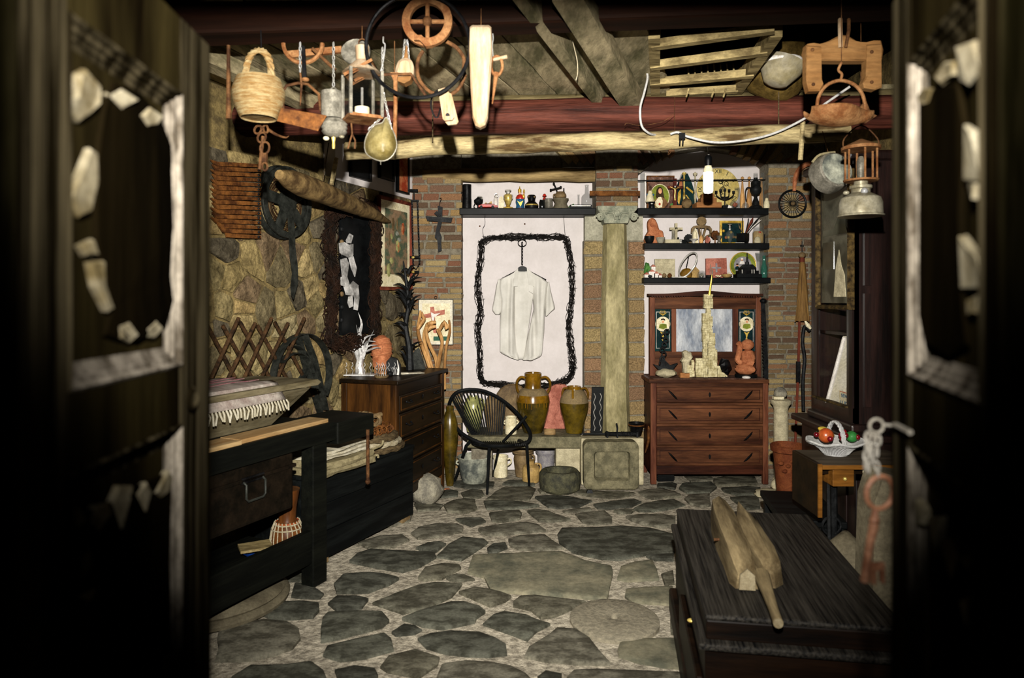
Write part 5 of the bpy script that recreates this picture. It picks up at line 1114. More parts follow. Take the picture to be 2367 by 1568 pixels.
for i, (nm, lb, R_, r_, zz_, m) in enumerate((('rope_mat', 'lowest wide dark braided rope mat on the plank trunk', .27, .022, .012, 'ropebr'), ('white_rope_coil', 'white cotton rope coil between the braided mats', .25, .017, .045, 'rope'), ('straw_rope_coil', 'thick brown straw rope coil under the chain ring', .215, .03, .085, 'ropebr'), ('chain_coil', 'dark rusty chain coiled on the rope coils', .185, .024, .135, 'rust'))):
    t = ont(nm, lb, 'coil', cx0, cy0, .561+zz_+.012); b = MB()
    for q in range(3 if i < 3 else 2):
        rq = R_-q*r_*1.8
        if i == 3:
            for k in range(30):
                a_ = 2*pi*k/30; b.ring((rq*math.cos(a_), rq*math.sin(a_), .01*math.sin(k*2.1)), .024, .006, 'y', n=10, k=5, rot=Matrix.Rotation(a_+k*1.2, 3, 'Z'))
        else: b.tube([((rq+.004*math.cos(k*1.5))*math.cos(2*pi*k/60), (rq+.004*math.cos(k*1.5))*math.sin(2*pi*k/60), .004*math.sin(k*1.5)) for k in range(60)], r_, 6, closed=True)
    t.add(None, b, m)
cz_ = ont('knotted_vine', 'dark knotted vine wood on top of the chain coil', 'wood', cx0, cy0, .561+.18); b = MB()
for k in range(7): b.ring((RD.uniform(-.1, .1), RD.uniform(-.07, .07), RD.uniform(.015, .05)), RD.uniform(.03, .05), .014, 'y', n=14, k=6, rot=Matrix.Rotation(RD.uniform(0, 3), 3, 'Z') @ Matrix.Rotation(RD.uniform(-.7, .7), 3, 'X'))
cz_.add(None, b.tube([(-.16, 0, .02), (0, .02, .03), (.16, -.03, .05)], .018, 7), 'claybrown')
tf_ = T('tuff_block', 'rounded grey tuff stone on the floor beside the plank trunk', 'stone', 985, 1162, 5.6, z=0); tf_.add(None, MB().sph((0, 0, .10), (.14, .13, .125), 18, 10, .2), 'tuff')
sp2 = T('small_pot', 'small brown pot on the floor under the walnut dresser', 'pot', 1000, 1120, 5.85, z=0); sp2.lat(None, [(10, 1128), (14, 1115), (14, 1105), (11, 1100), (13, 1096), (11, 1096), (9, 1104)], 'claybrown')
ck = T('brick_chip', 'orange brick chip on the floor by the walnut dresser foot', 'chip', 1032, 1133, 5.95, z=0); ck.add(None, MB().box((0, 0, .006), (.06, .03, .012), .2, tp=.8), 'terra', smooth=False)
# ---------------------------------------------------------------- things on the left stone wall
def WT(nm, label, cat, px, py, off, **k):
    d = Vector(((px-CX)/F, 1, -(py-HY)/F)); c = Vector((0, 0, CZ)); q = C0-wl.uy*off
    t = (q-c).dot(wl.uy)/d.dot(wl.uy); return T(nm, label, cat, 0, 0, 0, WA, loc=c+d*t, **k)
hr = WT('spiked_plate', 'rusty panel of overlapping saw-toothed strips high on the stone wall', 'panel', 545, 455, .07)
for i in range(16):
    y = 372+i*11; l_ = 486+(4 if i % 2 else 0)+max(0, (i-12)*10); r_ = 602
    hr.pr('toothed_strip', [(l_, y-3), (500+max(0, (i-12)*8), y+2), (560, y+5), (r_, y+8), (r_, y+15), (560, y+14), (500+max(0, (i-12)*8), y+12)], .014, 'rust', dy=-.004*(i % 3))
    hr.add('rivet', MB().sph(hr.p(598, y+11, -.02), .008, 6, 4), 'iron')
rl = WT('film_reel', 'large dark metal reel wound with wire on the stone wall', 'reel', 662, 468, .1)
s_ = rl.s; Rr = 83*s_
def ring2(mb, r0, r1, y0, y1, n=48, a0=0, a1=2*pi):
    full = abs(a1-a0-2*pi) < 1e-6; N = n if full else n+1; vs = []
    for k in range(N):
        t = a0+(a1-a0)*k/n
        for r, y in ((r0, y0), (r1, y0), (r1, y1), (r0, y1)): vs.append((r*math.cos(t), y, r*math.sin(t)))
    fs = [(k*4+j, k*4+(j+1) % 4, ((k+1) % N)*4+(j+1) % 4, ((k+1) % N)*4+j) for k in range(N if full else n) for j in range(4)]
    if not full: fs += [(0, 1, 2, 3), (n*4+3, n*4+2, n*4+1, n*4)]
    return mb.add(vs, fs)
rl.add('flange', ring2(MB(), Rr*.82, Rr, -.02, 0), 'ironl', bev=.003); rl.add('flange', ring2(MB(), Rr*.9, Rr*1.03, .03, .05), 'ironl')
rl.add('hub', MB().lathe([(Rr*.34, 0), (Rr*.34, .02), (Rr*.2, .028), (Rr*.1, .028), (0, .035)], 30, (0, 0, 0), m=Matrix.Rotation(pi/2, 4, 'X')), 'ironl')
for k in range(5): a_ = .5+2*pi*k/5; rl.add('spoke', MB().ob((Rr*.3*math.cos(a_), -.008, Rr*.3*math.sin(a_)), (Rr*.86*math.cos(a_), -.008, Rr*.86*math.sin(a_)), .075, .018, up=(0, 1, 0)), 'ironl', smooth=False, bev=.004)
b = MB()
for k in range(8): b.ring((0, .02+RD.uniform(-.01, .01), 0), Rr*(.4+.42*k/8), .003, n=30, k=4)
for k in range(60):
    a_ = RD.uniform(0, 6.28); r_ = Rr*RD.uniform(.4, .8); p = Vector((r_*math.cos(a_), .01, r_*math.sin(a_))); q = Vector((RD.uniform(-.02, .02), -.015, RD.uniform(-.02, .02))); b.tube([p-q, p+q], .0025, 4)
rl.add('wire_winding', b, 'rustdk')
kn = WT('saw_knife', 'long dark curved blade hanging from the hub of the metal reel', 'blade', 676, 480, .16)
kn.pr(None, [(664, 482), (676, 480), (680, 520), (682, 570), (688, 620), (688, 655), (678, 692), (674, 680), (672, 660), (676, 630), (670, 590), (668, 540)], .008, 'ironl')
wfL = WT('vine_frame', 'dark woven vine frame around a black panel on the stone wall', 'frame', 815, 640, .09)
bkpn = wfL.pr('black_panel', [(786, 485), (868, 480), (868, 770), (786, 775)], .03, 'blackpaint', dy=.05)
def tangle(t, pts, nw, rad, r, m, part, dy=0, barbs=0, seed=0, stepk=6, bl=.012):
    V = [t.p(x, y, dy) for x, y in pts]; V = smoothpts(V+[V[0]], stepk)[:-1]; N = len(V); b = MB(); q = random.Random(seed)
    for w_ in range(nw):
        P_ = []; o1, o2 = q.uniform(0, 99), q.uniform(0, 99); fr = q.uniform(2.2, 5)
        for i, p in enumerate(V):
            d = (V[(i+1) % N]-V[i-1]).normalized(); a_ = d.cross(Vector((0, 1, 0))).normalized()
            th_ = 2*pi*i/N; cc_ = Vector((fr*math.cos(th_)+o1, fr*math.sin(th_), o2)); P_.append(p+a_*(rad*(1.7*noise.noise(cc_)+.8*noise.noise(cc_*3)))+Vector((0, rad*1.1*noise.noise(cc_*1.7+Vector((9, 9, 9))), 0)))
        b.tube(P_, r, 4, closed=True)
        for i in range(0, N, 3):
            if barbs and q.random() < barbs:
                p = P_[i]; e = Vector((q.uniform(-1, 1), q.uniform(-.5, .5), q.uniform(-1, 1))).normalized()*bl; b.tube([p-e, p+e], r*.8, 3)
    return t.add(part, b, m)
tangle(wfL, [(768, 490), (820, 483), (866, 490), (870, 560), (868, 640), (866, 720), (866, 790), (815, 790), (768, 790), (764, 720), (770, 650), (762, 570)], 46, .06, .0042, 'vine', 'vine_weave', -.02, .4, 1, 8, .02)
for i in range(9):
    for x in (790, 862): wfL.sp('bead', x, 500+i*30, 5, 6, 'claybrown' if i % 4 == 2 else 'iron', dy=.02)
mf = WT('metal_figure', 'bright hammered steel figure of bent plates on the black panel', 'sculpture', 808, 620, .11)
for pl in ([(800, 556), (808, 540), (816, 545), (811, 563), (802, 562)], [(784, 562), (796, 560), (806, 566), (816, 564), (816, 590), (808, 598), (798, 592), (786, 588)], [(787, 600), (800, 596), (806, 610), (802, 640), (808, 660), (816, 672), (814, 684), (800, 682), (794, 660), (790, 630)], [(806, 596), (816, 592), (824, 620), (820, 640), (812, 620)], [(808, 660), (816, 650), (828, 660), (830, 690), (826, 718), (818, 716), (820, 690)], [(806, 686), (814, 684), (816, 708), (808, 712), (804, 700)], [(788, 640), (796, 645), (796, 662), (788, 660)]):
    mf.pr('plate', pl, .008, 'steel', dy=RD.uniform(-.03, .01))
pa = WT('painting', 'abstract green and red painting in a pale mount and dark frame on the side wall', 'painting', 912, 560, .06)
a_ = pa.l(882, 632); c_ = pa.l(948, 492)
x0, x1, z0, z1 = a_[0]-.03, c_[0], pa.zz(0)*0+pa.l(912, 640)[1], pa.l(912, 478)[1]
pa.add('mount', MB().b2(x0, x1, 0, .02, z0-.1, z1+.05), 'cream', smooth=False); pa.add('canvas', MB().b2(x0+.08, x1-.06, -.006, .001, z0+.02, z1-.03), 'paint1', smooth=False)
pa.add('frame', MB().sweep(x0-.02, z0-.12, x1+.02, z1+.07, [(0, .02), (0, -.015), (.012, -.02), (.025, -.01), (.03, .0)]), 'redwood')
for k in range(12):
    p = (RD.uniform(x0+.1, x1-.1), -.007, RD.uniform(z0+.06, z1-.06)); pa.add('brush_stroke', MB().sph(p, (RD.uniform(.015, .04), .003, RD.uniform(.02, .06)), 8, 5, .5), RD.choice(('claybrown', 'glazegreen', 'paint2', 'enamel')))
for px, py, w_, h_, lb, mm in ((835, 362, .26, .34, 'dark framed picture high on the white plaster of the side wall', 'blackpaint'), (895, 372, .2, .3, 'second dark framed picture high on the white plaster', 'blackpaint'), (932, 395, .17, .38, 'small colourful framed picture near the corner on the white plaster', 'paint2')):
    t = WT('framed_picture', lb, 'picture', px, py, .06); t.add('picture', MB().b2(-w_/2, w_/2, 0, .015, -h_/2, h_/2), mm, smooth=False); t.add('frame', MB().sweep(-w_/2-.015, -h_/2-.015, w_/2+.015, h_/2+.015, [(0, .02), (0, -.01), (.015, -.012), (.02, .0)]), 'blackpaint', smooth=False)
lt_ = WT('iron_lattice', 'rusty iron rod lattice leaning against the stone wall above the workbench', 'lattice', 555, 915, .1)
for i in range(5):
    x = 470+i*38; lt_.tb('rod', [(x, 915, -.012), (x+82, 735+12*(i % 2), -.012)], 4.6, 'rustdk')
for i in range(5):
    x = 455+i*40; lt_.tb('rod', [(x+20, 745+8*(i % 2), .012), (x+110, 915, .012)], 4.6, 'rustdk')
wh = WT('iron_hoop', 'black iron wheel hoop with curled straps against the stone wall', 'hoop', 700, 870, .1)
s_ = wh.s; Rw = 98*s_; wy = Vector((0, .06, 0))
arc = lambda r, t0, t1, n=24, cx=0, cz=0, y=0: [(cx+r*math.cos(t0+(t1-t0)*k/n), y, cz+r*math.sin(t0+(t1-t0)*k/n)) for k in range(n+1)]
wh.add('rim', MB().strip(arc(Rw, -.6, pi+.6, 36), wy, .006), 'ironl')
wh.add('strap', MB().strip(arc(Rw*.62, pi*.05, pi*.75, 18, -Rw*.3, -Rw*.05), wy, .006), 'ironl'); wh.add('strap', MB().strip(arc(Rw*.75, -pi*.55, pi*.02, 18, -Rw*.55, Rw*.5), wy, .006), 'ironl')
wh.add('strap', MB().strip(arc(Rw*1.2, pi*.0, pi*.36, 18, -Rw*.75, -Rw*.35), wy, .006), 'ironl'); wh.add('strap', MB().strip([(-.05, 0, Rw*.95), (.02, 0, .1), (.12, 0, -.12), (.2, 0, -.3)], wy, .006), 'ironl'); wh.add('strap', MB().strip([(.02, 0, Rw*.98), (.12, 0, .12), (.2, 0, -.1), (.26, 0, -.28)], wy, .006), 'ironl')
# items on the left pier
pv = T('chain_scale', 'hanging iron scale with two chain rods and brass weights beside the brick pier', 'scale', 960, 570, 6.3)
pv.tb('hook_bar', [(905, 440), (966, 441)], 3.4, 'iron'); pv.tb('hanger', [(957, 441), (957, 462)], 1.6, 'iron'); pv.bx('beam', 950, 462, 968, 466, .02, 'iron')
for x0, x1 in ((952, 955), (965, 970)): pv.add('chain', MB().chain(pv.p(x0, 466), pv.p(x1, 610), 8*pv.s, 1.1*pv.s), 'iron')
pv.root; pv.tb('pan_chain', smp([(954, 615, 0), (962, 622, 0), (970, 605, 0)]), 1, 'iron', n=5); pv.tb('pan_chain', smp([(954, 630, 0), (960, 640, 0), (968, 630, 0), (968, 615, 0)]), 1, 'iron', n=5)
for y in (595, 629): pv.tb('crossbar', [(948, y), (968, y)], 3, 'iron'); pv.sp('brass_cap', 955, y, 4, 3, 'brass', dy=-.01)
pv.sp('weight', 955, 655, 5, 5, 'iron')
cr = T('iron_crucifix', 'black forged iron crucifix hanging on the brick pier', 'crucifix', 1016, 583, 6.35)
cr.pr('figure', [(1013, 583), (1011, 555), (1005, 549), (1008, 532), (1013, 512), (1012, 476), (1023, 479), (1022, 512), (1016, 535), (1021, 548), (1020, 560), (1021, 580)], .02, 'iron'); cr.pr('arms', [(984, 500), (1046, 504), (1043, 515), (988, 511)], .02, 'iron', dy=-.012); cr.pr('head', [(1004, 494), (1010, 488), (1020, 498), (1014, 503)], .03, 'iron', dy=-.02)
cr.tb('hook', smp([(1016, 478, 0), (1017, 468, 0), (1020, 460, 0), (1016, 458, 0)]), .9, 'iron', n=5)
fp = T('cross_print', 'white framed print of a pink cross and figure on the brick pier', 'picture', 1007, 796, 6.37)
fp.bx('backing', 968, 693, 1047, 797, .012, 'paper'); fp.bx('wash', 976, 702, 1040, 790, .002, 'cream', dy=-.0075)
fp.add('frame', MB().sweep(*(fp.l(967, 798)), *(fp.l(1048, 692)), [(0, .006), (0, -.012), (.006, -.012), (.006, -.006)]), 'blackpaint', smooth=False)
fp.pr('cross', [(994, 710), (1003, 709), (1005, 720), (1028, 716), (1028, 727), (1005, 732), (1010, 770), (1002, 770), (996, 734), (980, 736), (980, 727), (995, 724)], .002, 'pink', dy=-.010); fp.pr('figure', [(996, 722), (1004, 726), (1018, 724), (1004, 734), (1002, 752), (998, 738)], .002, 'white', dy=-.0125); fp.bx('green_band', 1002, 778, 1040, 788, .002, 'greenglass', dy=-.010)
fp.tb('ring', [(1007+3*math.cos(t), 688+3*math.sin(t), 0) for t in [2*pi*k/10 for k in range(10)]], .6, 'iron', n=4, closed=True)
# ---------------------------------------------------------------- barbed wire frame with shirt
wf = T('barbed_wire_frame', 'black rounded rectangular frame of tangled barbed wire on the white wall', 'frame', 1212, 720, 6.55)
tangle(wf, [(1112, 560), (1130, 552), (1170, 548), (1212, 549), (1255, 548), (1295, 548), (1312, 558), (1318, 600), (1322, 650), (1320, 700), (1316, 760), (1320, 810), (1324, 850), (1314, 876), (1290, 886), (1240, 893), (1180, 893), (1130, 888), (1112, 874), (1108, 830), (1104, 770), (1110, 710), (1104, 660), (1110, 600)], 22, .030, .0022, 'wirem', 'wire_tangle', 0, .6, 2, 9, .017)
for x in ((1120, 1118), (1303, 1307)): wf.tb('hanging_wire', smp([(x[0], 497, .02), (x[0]+1, 518, .02), (x[1]-2, 530, .02), (x[1], 550, .01)]), .7, 'wirem', n=4)
hg = T('shirt_hanger', 'black clothes hanger on a small chain inside the barbed wire frame', 'hanger', 1208, 630, 6.57)
b = MB().chain(hg.p(1207, 560), hg.p(1207, 612), 9*hg.s, 1.1*hg.s); hg.add('chain', b, 'wirem'); hg.add('ring', MB().ring(hg.p(1207, 562), 8*hg.s, 1*hg.s, n=16, k=5, sx=1.2), 'wirem')
hg.pr('hanger_top', lp(0, [(1197, 627), (1198, 619), (1207, 615.5), (1217, 619), (1218, 627)], 3), .05, 'blackpaint'); hg.tb('hanger_arm', [(1200, 624), (1160, 645)], 2, 'blackpaint'); hg.tb('hanger_arm', [(1216, 624), (1262, 648)], 2, 'blackpaint')
st_ = T('white_shirt', 'white short-sleeved shirt hanging open on the black hanger', 'shirt', 1210, 833, 6.58)
def XY(u, v): return 1080+u/3.648, 490+v/3.647
def cloth(part, rows, nx=44, seed=0, base=.045, amp=.015, fr=4.0):
    vs = []; n = len(rows)
    for r, (v, u0, u1) in enumerate(rows):
        for i in range(nx+1):
            t = i/nx; u = u0+(u1-u0)*t; x, z = st_.l(*XY(u, v)); e = min(1, 6*min(t, 1-t))
            k = math.sin(u*.05*fr/3+seed+1.4*math.sin(v*.004+u*.01))+.6*math.sin(u*.11+seed*2+v*.002)+.5*noise.noise(Vector((u*.03, v*.006, seed)))
            vs.append((x, -(base*e**.5+amp*k*(.3+.7*min(1, (v-470)/300)))*.9, z))
    fs = [(r*(nx+1)+i, r*(nx+1)+i+1, (r+1)*(nx+1)+i+1, (r+1)*(nx+1)+i) for r in range(n-1) for i in range(nx)]
    o = st_.add(part, MB().add(vs, fs), 'shirt'); m_ = o.modifiers.new('s', 'SOLIDIFY'); m_.thickness = .003; return o
def lerprow(tab, vs):
    out = []
    for v in vs:
        for a_, c_ in zip(tab, tab[1:]):
            if a_[0] <= v <= c_[0]:
                t = (v-a_[0])/(c_[0]-a_[0]); out.append((v, a_[1]+(c_[1]-a_[1])*t, a_[2]+(c_[2]-a_[2])*t)); break
    return out
cloth('back_panel', lerprow([(500, 425, 515), (560, 400, 540), (700, 395, 560), (1240, 400, 480)], range(500, 1241, 20)), 24, 3, .012, .004)
cloth('front_left', lerprow([(480, 425, 432), (520, 380, 428), (570, 268, 408), (640, 262, 402), (760, 285, 400), (900, 275, 402), (1185, 275, 430), (1210, 320, 435), (1245, 410, 440)], list(range(480, 1245, 17))+[1245]), 40, 1)
cloth('front_right', lerprow([(478, 500, 506), (520, 512, 560), (560, 530, 640), (600, 535, 688), (700, 550, 670), (820, 560, 655), (1000, 520, 650), (1205, 478, 630), (1230, 470, 605), (1248, 465, 560)], list(range(478, 1248, 17))+[1248]), 40, 5)
cloth('sleeve', lerprow([(565, 262, 275), (620, 245, 290), (720, 228, 290), (815, 210, 293), (835, 212, 293), (870, 240, 270)], list(range(565, 870, 12))), 18, 2, .03, .01)
cloth('sleeve', lerprow([(590, 680, 692), (650, 665, 702), (740, 652, 724), (815, 652, 743), (850, 655, 700), (885, 658, 664)], list(range(590, 885, 12))), 18, 7, .03, .01)
st_.pr('collar', [XY(*q) for q in ((425, 478), (400, 520), (388, 630), (425, 625), (432, 505))], .01, 'shirt', dy=-.062); st_.pr('collar', [XY(*q) for q in ((503, 470), (520, 500), (560, 575), (563, 628), (520, 612), (505, 520))], .01, 'shirt', dy=-.062)
st_.pr('pocket_flap', [XY(*q) for q in ((515, 620), (530, 610), (560, 630), (555, 690), (520, 670))], .008, 'shirt', dy=-.06)
for x, y in ((1213, 518), (1109, 523)):
    t = T('wall_nail', 'rusty nail head in the white wall above the wire frame, '+('centre' if x > 1200 else 'left'), 'nail', x, y, 6.645); t.add(None, MB().sph((0, 0, 0), .008, 8, 5), 'rust')
# ---------------------------------------------------------------- log hanging along the left, pole, ladder, cables
lg = T('hanging_log', 'split log hung lengthwise under the beams above the side wall', 'log', 0, 0, 0, 0, loc=(-1.25, 4.2, 2.34))
b = MB(); p0 = P(645, 405, 4.0)-lg.O; p1 = P(902, 512, 5.9)-lg.O
b.tube([p0.lerp(p1, i/16)+noise.noise_vector(Vector((i*.25, 3, 3)))*.012 for i in range(17)], [.03, .06, .072, .074, .074, .074, .072, .07, .068, .066, .062, .058, .052, .043, .034, .022, .008], 10)
b.v = [Vector((v.x, v.y, v.z+.006*noise.noise(v*4))) for v in b.v]; lg.add('log_body', b, 'logwood')
lg.tb('hang_string', [P(742, 440, 4.7)-lg.O, P(762, 395, 4.7)-lg.O] and [(0, 0)], 1, 'wirem') if False else lg.add('hang_string', MB().tube([P(742, 448, 4.7)-lg.O, P(760, 330, 4.65)-lg.O], .004, 5), 'ropebr')
lp_ = T('short_stick', 'pale wooden peg standing between the hanging log and the pole', 'stick', 770, 425, 4.7); lp_.tb(None, [(766, 428), (772, 395), (778, 365)], [5, 5.5, 5], 'pole')
wp_ = T('wooden_pole', 'long pale barked pole laid under the red beam', 'pole', 0, 0, 0, 0, loc=(0, 4.32, 2.6))
p0 = P(800, 349, 4.36)-wp_.O; p1 = P(1960, 305, 4.2)-wp_.O
b = MB().tube([p0.lerp(p1, i/30)+noise.noise_vector(Vector((i*.33, 8, 1)))*.016 for i in range(31)], [.058*(1+.1*noise.noise(Vector((i*.5, 1, 7)))) for i in range(31)], 12); wp_.add(None, b, 'pole')
wp_.add('peg', MB().tube([P(1856, 282, 4.15)-wp_.O, P(1850, 370, 4.15)-wp_.O], .014, 7), 'pole')
wp_.add('sling', MB().tube([P(1000, 250, 4.2)-wp_.O+Vector((0, 0, .1)), P(1000, 330, 4.24)-wp_.O], .004, 5).tube([P(1800, 250, 4.2)-wp_.O+Vector((0, 0, .1)), P(1800, 310, 4.2)-wp_.O], .004, 5), 'ropebr')
la = T('wooden_ladder', 'weathered grey ladder lying overhead across the ceiling beams', 'ladder', 0, 0, 0, 0, loc=(1.1, 3.7, 3.05))
def cl(px, py, z): 
    Y = (z-CZ)*F/(HY-py); return Vector(((px-CX)/F*Y, Y, z))-la.O
zl_ = 3.06
la.add('rail', MB().ob(cl(1513, 70, zl_), cl(1515, 219, zl_), .06, .09).rough(.006, 8), 'ladder', smooth=False); la.add('rail', MB().ob(cl(1795, 66, zl_), cl(1697, 214, zl_), .06, .09).rough(.006, 8), 'ladder', smooth=False)
for (xa, ya), (xb, yb_) in (((1507, 105), (1790, 66)), ((1505, 152), (1775, 117)), ((1503, 192), (1742, 170)), ((1540, 216), (1705, 206))):
    la.add('rung', MB().ob(cl(xa, ya, zl_-.03), cl(xb, yb_, zl_-.03), .05, .045).rough(.004, 9), 'ladder', smooth=False)
rk = T('wooden_rake', 'old harrow with wooden teeth stored above the ladder', 'rake', 1600, 150, 4.3)
rk.tb('bar', [(1540, 160, .1), (1680, 138, .1)], 4, 'rustd')
for i in range(8): rk.tb('tooth', [(1590+i*15, 145+R.uniform(-4, 4), .1), (1592+i*15, 172+R.uniform(-6, 6), .08)], 2, 'ladder')
for x0, x1 in ((1586, 1596), (1645, 1650), (1672, 1678)): rk.tb('tooth', [(x0+6, 205, -.2), (x0, 225, -.2)], 2, 'ladder')
ca = T('white_cable', 'white electric cable looping over the red beam and pole to the right', 'cable', 1500, 310, 4.1)
ca.tb(None, smp([(1490, 157, .1), (1497, 178, .05), (1489, 215, 0), (1480, 250, -.02), (1483, 290, 0), (1500, 308, .05), (1515, 312, .12)], 5), 2.6, 'cable')
ca.tb('cable_run', smp([(1550, 310, .06), (1567, 306, .04), (1590, 316, .02), (1650, 329, 0), (1720, 325, 0), (1790, 308, 0), (1860, 274, -.05), (1900, 245, -.1), (1965, 200, -.2)], 6), 2.7, 'cable'); ca.tb('cable_run', [(1722, 305, .1), (1752, 291, .15)], 2.4, 'cable')
ta = T('tape_knot', 'black tape knot tying the white cable to the pole', 'tape', 1576, 315, 4.1); ta.bx('tape', 1570, 308, 1583, 321, .02, 'blackpaint'); ta.tb('tail', [(1572, 320), (1571, 334)], 1.8, 'blackpaint'); ta.tb('tail', [(1579, 320), (1578, 334)], 1.8, 'blackpaint')
sg = T('brown_twine', 'thin brown twine tied round the red beam', 'twine', 1556, 260, 4.2); sg.tb(None, smp([(1560, 222, 0), (1559, 262, 0), (1560, 290, 0), (1558, 320, .03), (1548, 345, .05), (1544, 358, .05), (1550, 352, .05), (1553, 335, .04)], 4), .7, 'rustd', n=4); sg.tb('loose_end', smp([(1559, 262, 0), (1530, 282, 0), (1480, 290, 0), (1450, 285, 0), (1444, 290, 0)]), .7, 'rustd', n=4)
lbm = T('light_bulb', 'lit white tube bulb hanging in a black socket before the niche', 'lamp', 1637, 447, 4.9)
lbm.tb('cord', smp([(1632, 300, -.3), (1634, 330, -.1), (1637, 345, 0), (1638, 360, 0)]), 2, 'cable'); lbm.lat('socket', [(8.8, 384), (9, 372), (8.5, 364), (6, 360), (2, 358.5)], 'bulbsock'); lbm.lat('bulb_collar', [(10.5, 400), (11, 392), (8, 386), (8, 383)], 'cream'); lbm.lat('bulb_tube', [(0, 448), (9, 446), (11, 441), (11.2, 420), (11, 399)], 'bulb')
for px, pts in ((1297, [(1297, 80), (1296, 95), (1298, 108)]), (1330, [(1318, 72), (1326, 105), (1334, 140), (1335, 170), (1331, 186)])):
    t = T('root_string', 'pale dry root dangling from the ceiling boards, '+('short left one' if px < 1310 else 'long right one'), 'root', px, 80, 3.6); t.tb(None, smp([p+(0,) for p in pts]), 1.4, 'rope', n=5)
# ---------------------------------------------------------------- things hanging from the front beam
YH = 2.84
wkb = T('wicker_basket', 'round woven wicker basket with a tall twisted handle hanging at the left', 'basket', 598, 277, YH)
b = MB(); s_ = wkb.s
for i in range(30):
    t = i/29; r = (40+17*math.sin(min(1, t*1.45)*pi/2)-9*max(0, t-.7)/.3)*s_; b.ring((0, 0, wkb.zz(272-t*88)), r, 2.4*s_, 'z', n=28, k=5)
b.lathe([(0, wkb.zz(271)), (39*s_, wkb.zz(271)), (55*s_, wkb.zz(216)), (46*s_, wkb.zz(186)), (42*s_, wkb.zz(187)), (36*s_, wkb.zz(265))], 24)
wkb.add('basket_body', b, 'wicker')
b = MB()
for ph in (0, 2.1, 4.2): b.tube([((-30*math.cos(pi*k/30)+4*math.cos(k*.8+ph))*s_, 4*math.sin(k*.8+ph)*s_, wkb.zz(190)+(74*math.sin(pi*k/30)**.7+4*math.sin(k*.8+ph))*s_) for k in range(31)], 5*s_, 6)
wkb.add('handle', b, 'wicker'); wkb.tb('hook', [(603, 70), (604, 110)], 1.5, 'darkmetal')
bt = T('iron_rod', 'thin rusty iron rod hanging at the far left of the beam', 'rod', 528, 275, YH); bt.tb(None, [(528, 105), (528, 230), (529, 275)], [4, 5, 7], 'rustd')
cs = T('chain_hook', 'rusty chain with forged hooks hanging under the wicker basket', 'chain', 606, 395, 2.98)
b = MB()
for x, y, r_, a_ in ((606, 285, 9, 0), (596, 300, 10, .5), (614, 298, 10, -.5), (605, 318, 12, .4), (612, 342, 14, .2), (612, 385, 9, 0)): b.ring(cs.p(x, y), r_*cs.s, 2.6*cs.s, n=14, k=6, sx=.7, rot=Matrix.Rotation(a_, 3, 'Z') @ Matrix.Rotation(a_, 3, 'Y'))
cs.add('links', b, 'rustd'); cs.tb('pin', [(608, 315), (600, 392)], 4, 'rustd'); cs.bx('swivel', 607, 355, 617, 375, .02, 'rustd'); cs.tb('grapnel', smp([(620, 300, 0), (640, 312, 0), (660, 318, -.02), (668, 314, -.03)]), [4, 3.8, 3.5, 3.2, 3, 2.8, 2.6, 2.4, 2, 1.6, 1.2, 1, .6], 'rustd'); cs.tb('prong', smp([(640, 312, 0), (650, 318, .03), (662, 322, .05)]), 1.6, 'rustd')
cs.tb('top_hook', [(606, 200, .02), (606, 285, .0)], 1.4, 'rustd')
sc2 = T('iron_scoop', 'rusty angular iron bucket with a bail handle hanging from a chain', 'bucket', 694, 300, 2.86)
sc2.add('bucket', MB().add([sc2.p(x, y, d) for x, y, d in ((650, 250, -.08), (755, 268, -.08), (757, 275, .1), (652, 256, .1), (640, 280, -.08), (735, 303, -.08), (737, 300, .08), (645, 278, .08), (622, 276, -.08), (640, 282, .08), (755, 272, -.1))],
   [(0, 1, 5, 4), (4, 5, 6, 7), (7, 6, 2, 3), (1, 2, 6, 5), (0, 4, 7, 3)]), 'rust', smooth=False)
sc2.root.children[0].modifiers.new('s', 'SOLIDIFY').thickness = .008
sc2.tb('bail', [(655, 258), (652, 215), (662, 198), (690, 192), (712, 195), (737, 218), (742, 258)], 3.4, 'rustd'); b = MB().chain(sc2.p(694, 98), sc2.p(694, 168), 12*sc2.s, 1.2*sc2.s); sc2.add('chain', b, 'chainm'); sc2.tb('hook', [(694, 168), (697, 195), (694, 245)], [2, 3, 1.5], 'rustd')
ry_ = T('round_yoke', 'orange rusty iron half ring and brackets hung under the beam', 'ring', 700, 150, 2.9)
b = MB().ring(ry_.p(700, 100), 45*ry_.s, 5*ry_.s, n=24, k=6, a0=pi, a1=2*pi); ry_.add('half_ring', b, 'rustn'); ry_.pr('bracket', [(660, 120), (790, 108), (790, 122), (668, 135)], .02, 'rustn', dy=.06); ry_.tb('brace', [(722, 112), (775, 162)], 4, 'rustd'); ry_.pr('strap', [(697, 105), (705, 108), (709, 182), (700, 184)], .01, 'darkmetal', dy=-.03); ry_.sp('knob', 706, 184, 9, 5, 'rustn', dy=-.03)
cn2 = T('punched_can', 'rust-speckled grey tin can hanging on a chain', 'can', 768, 275, 2.86)
cn2.lat('can', [(25, 275), (25, 213), (23, 213), (23, 270)], 'zinc'); b = MB().chain(cn2.p(771, 98), cn2.p(771, 200), 12*cn2.s, 1.2*cn2.s); cn2.add('chain', b, 'chainm'); cn2.tb('bail', smp([(757, 213, 0), (771, 202, 0), (783, 213, 0)]), 1.6, 'zinc')
tpn = T('spinning_top', 'grey ribbed zinc insulator with brass tip under the tin can', 'top', 773, 345, 2.84)
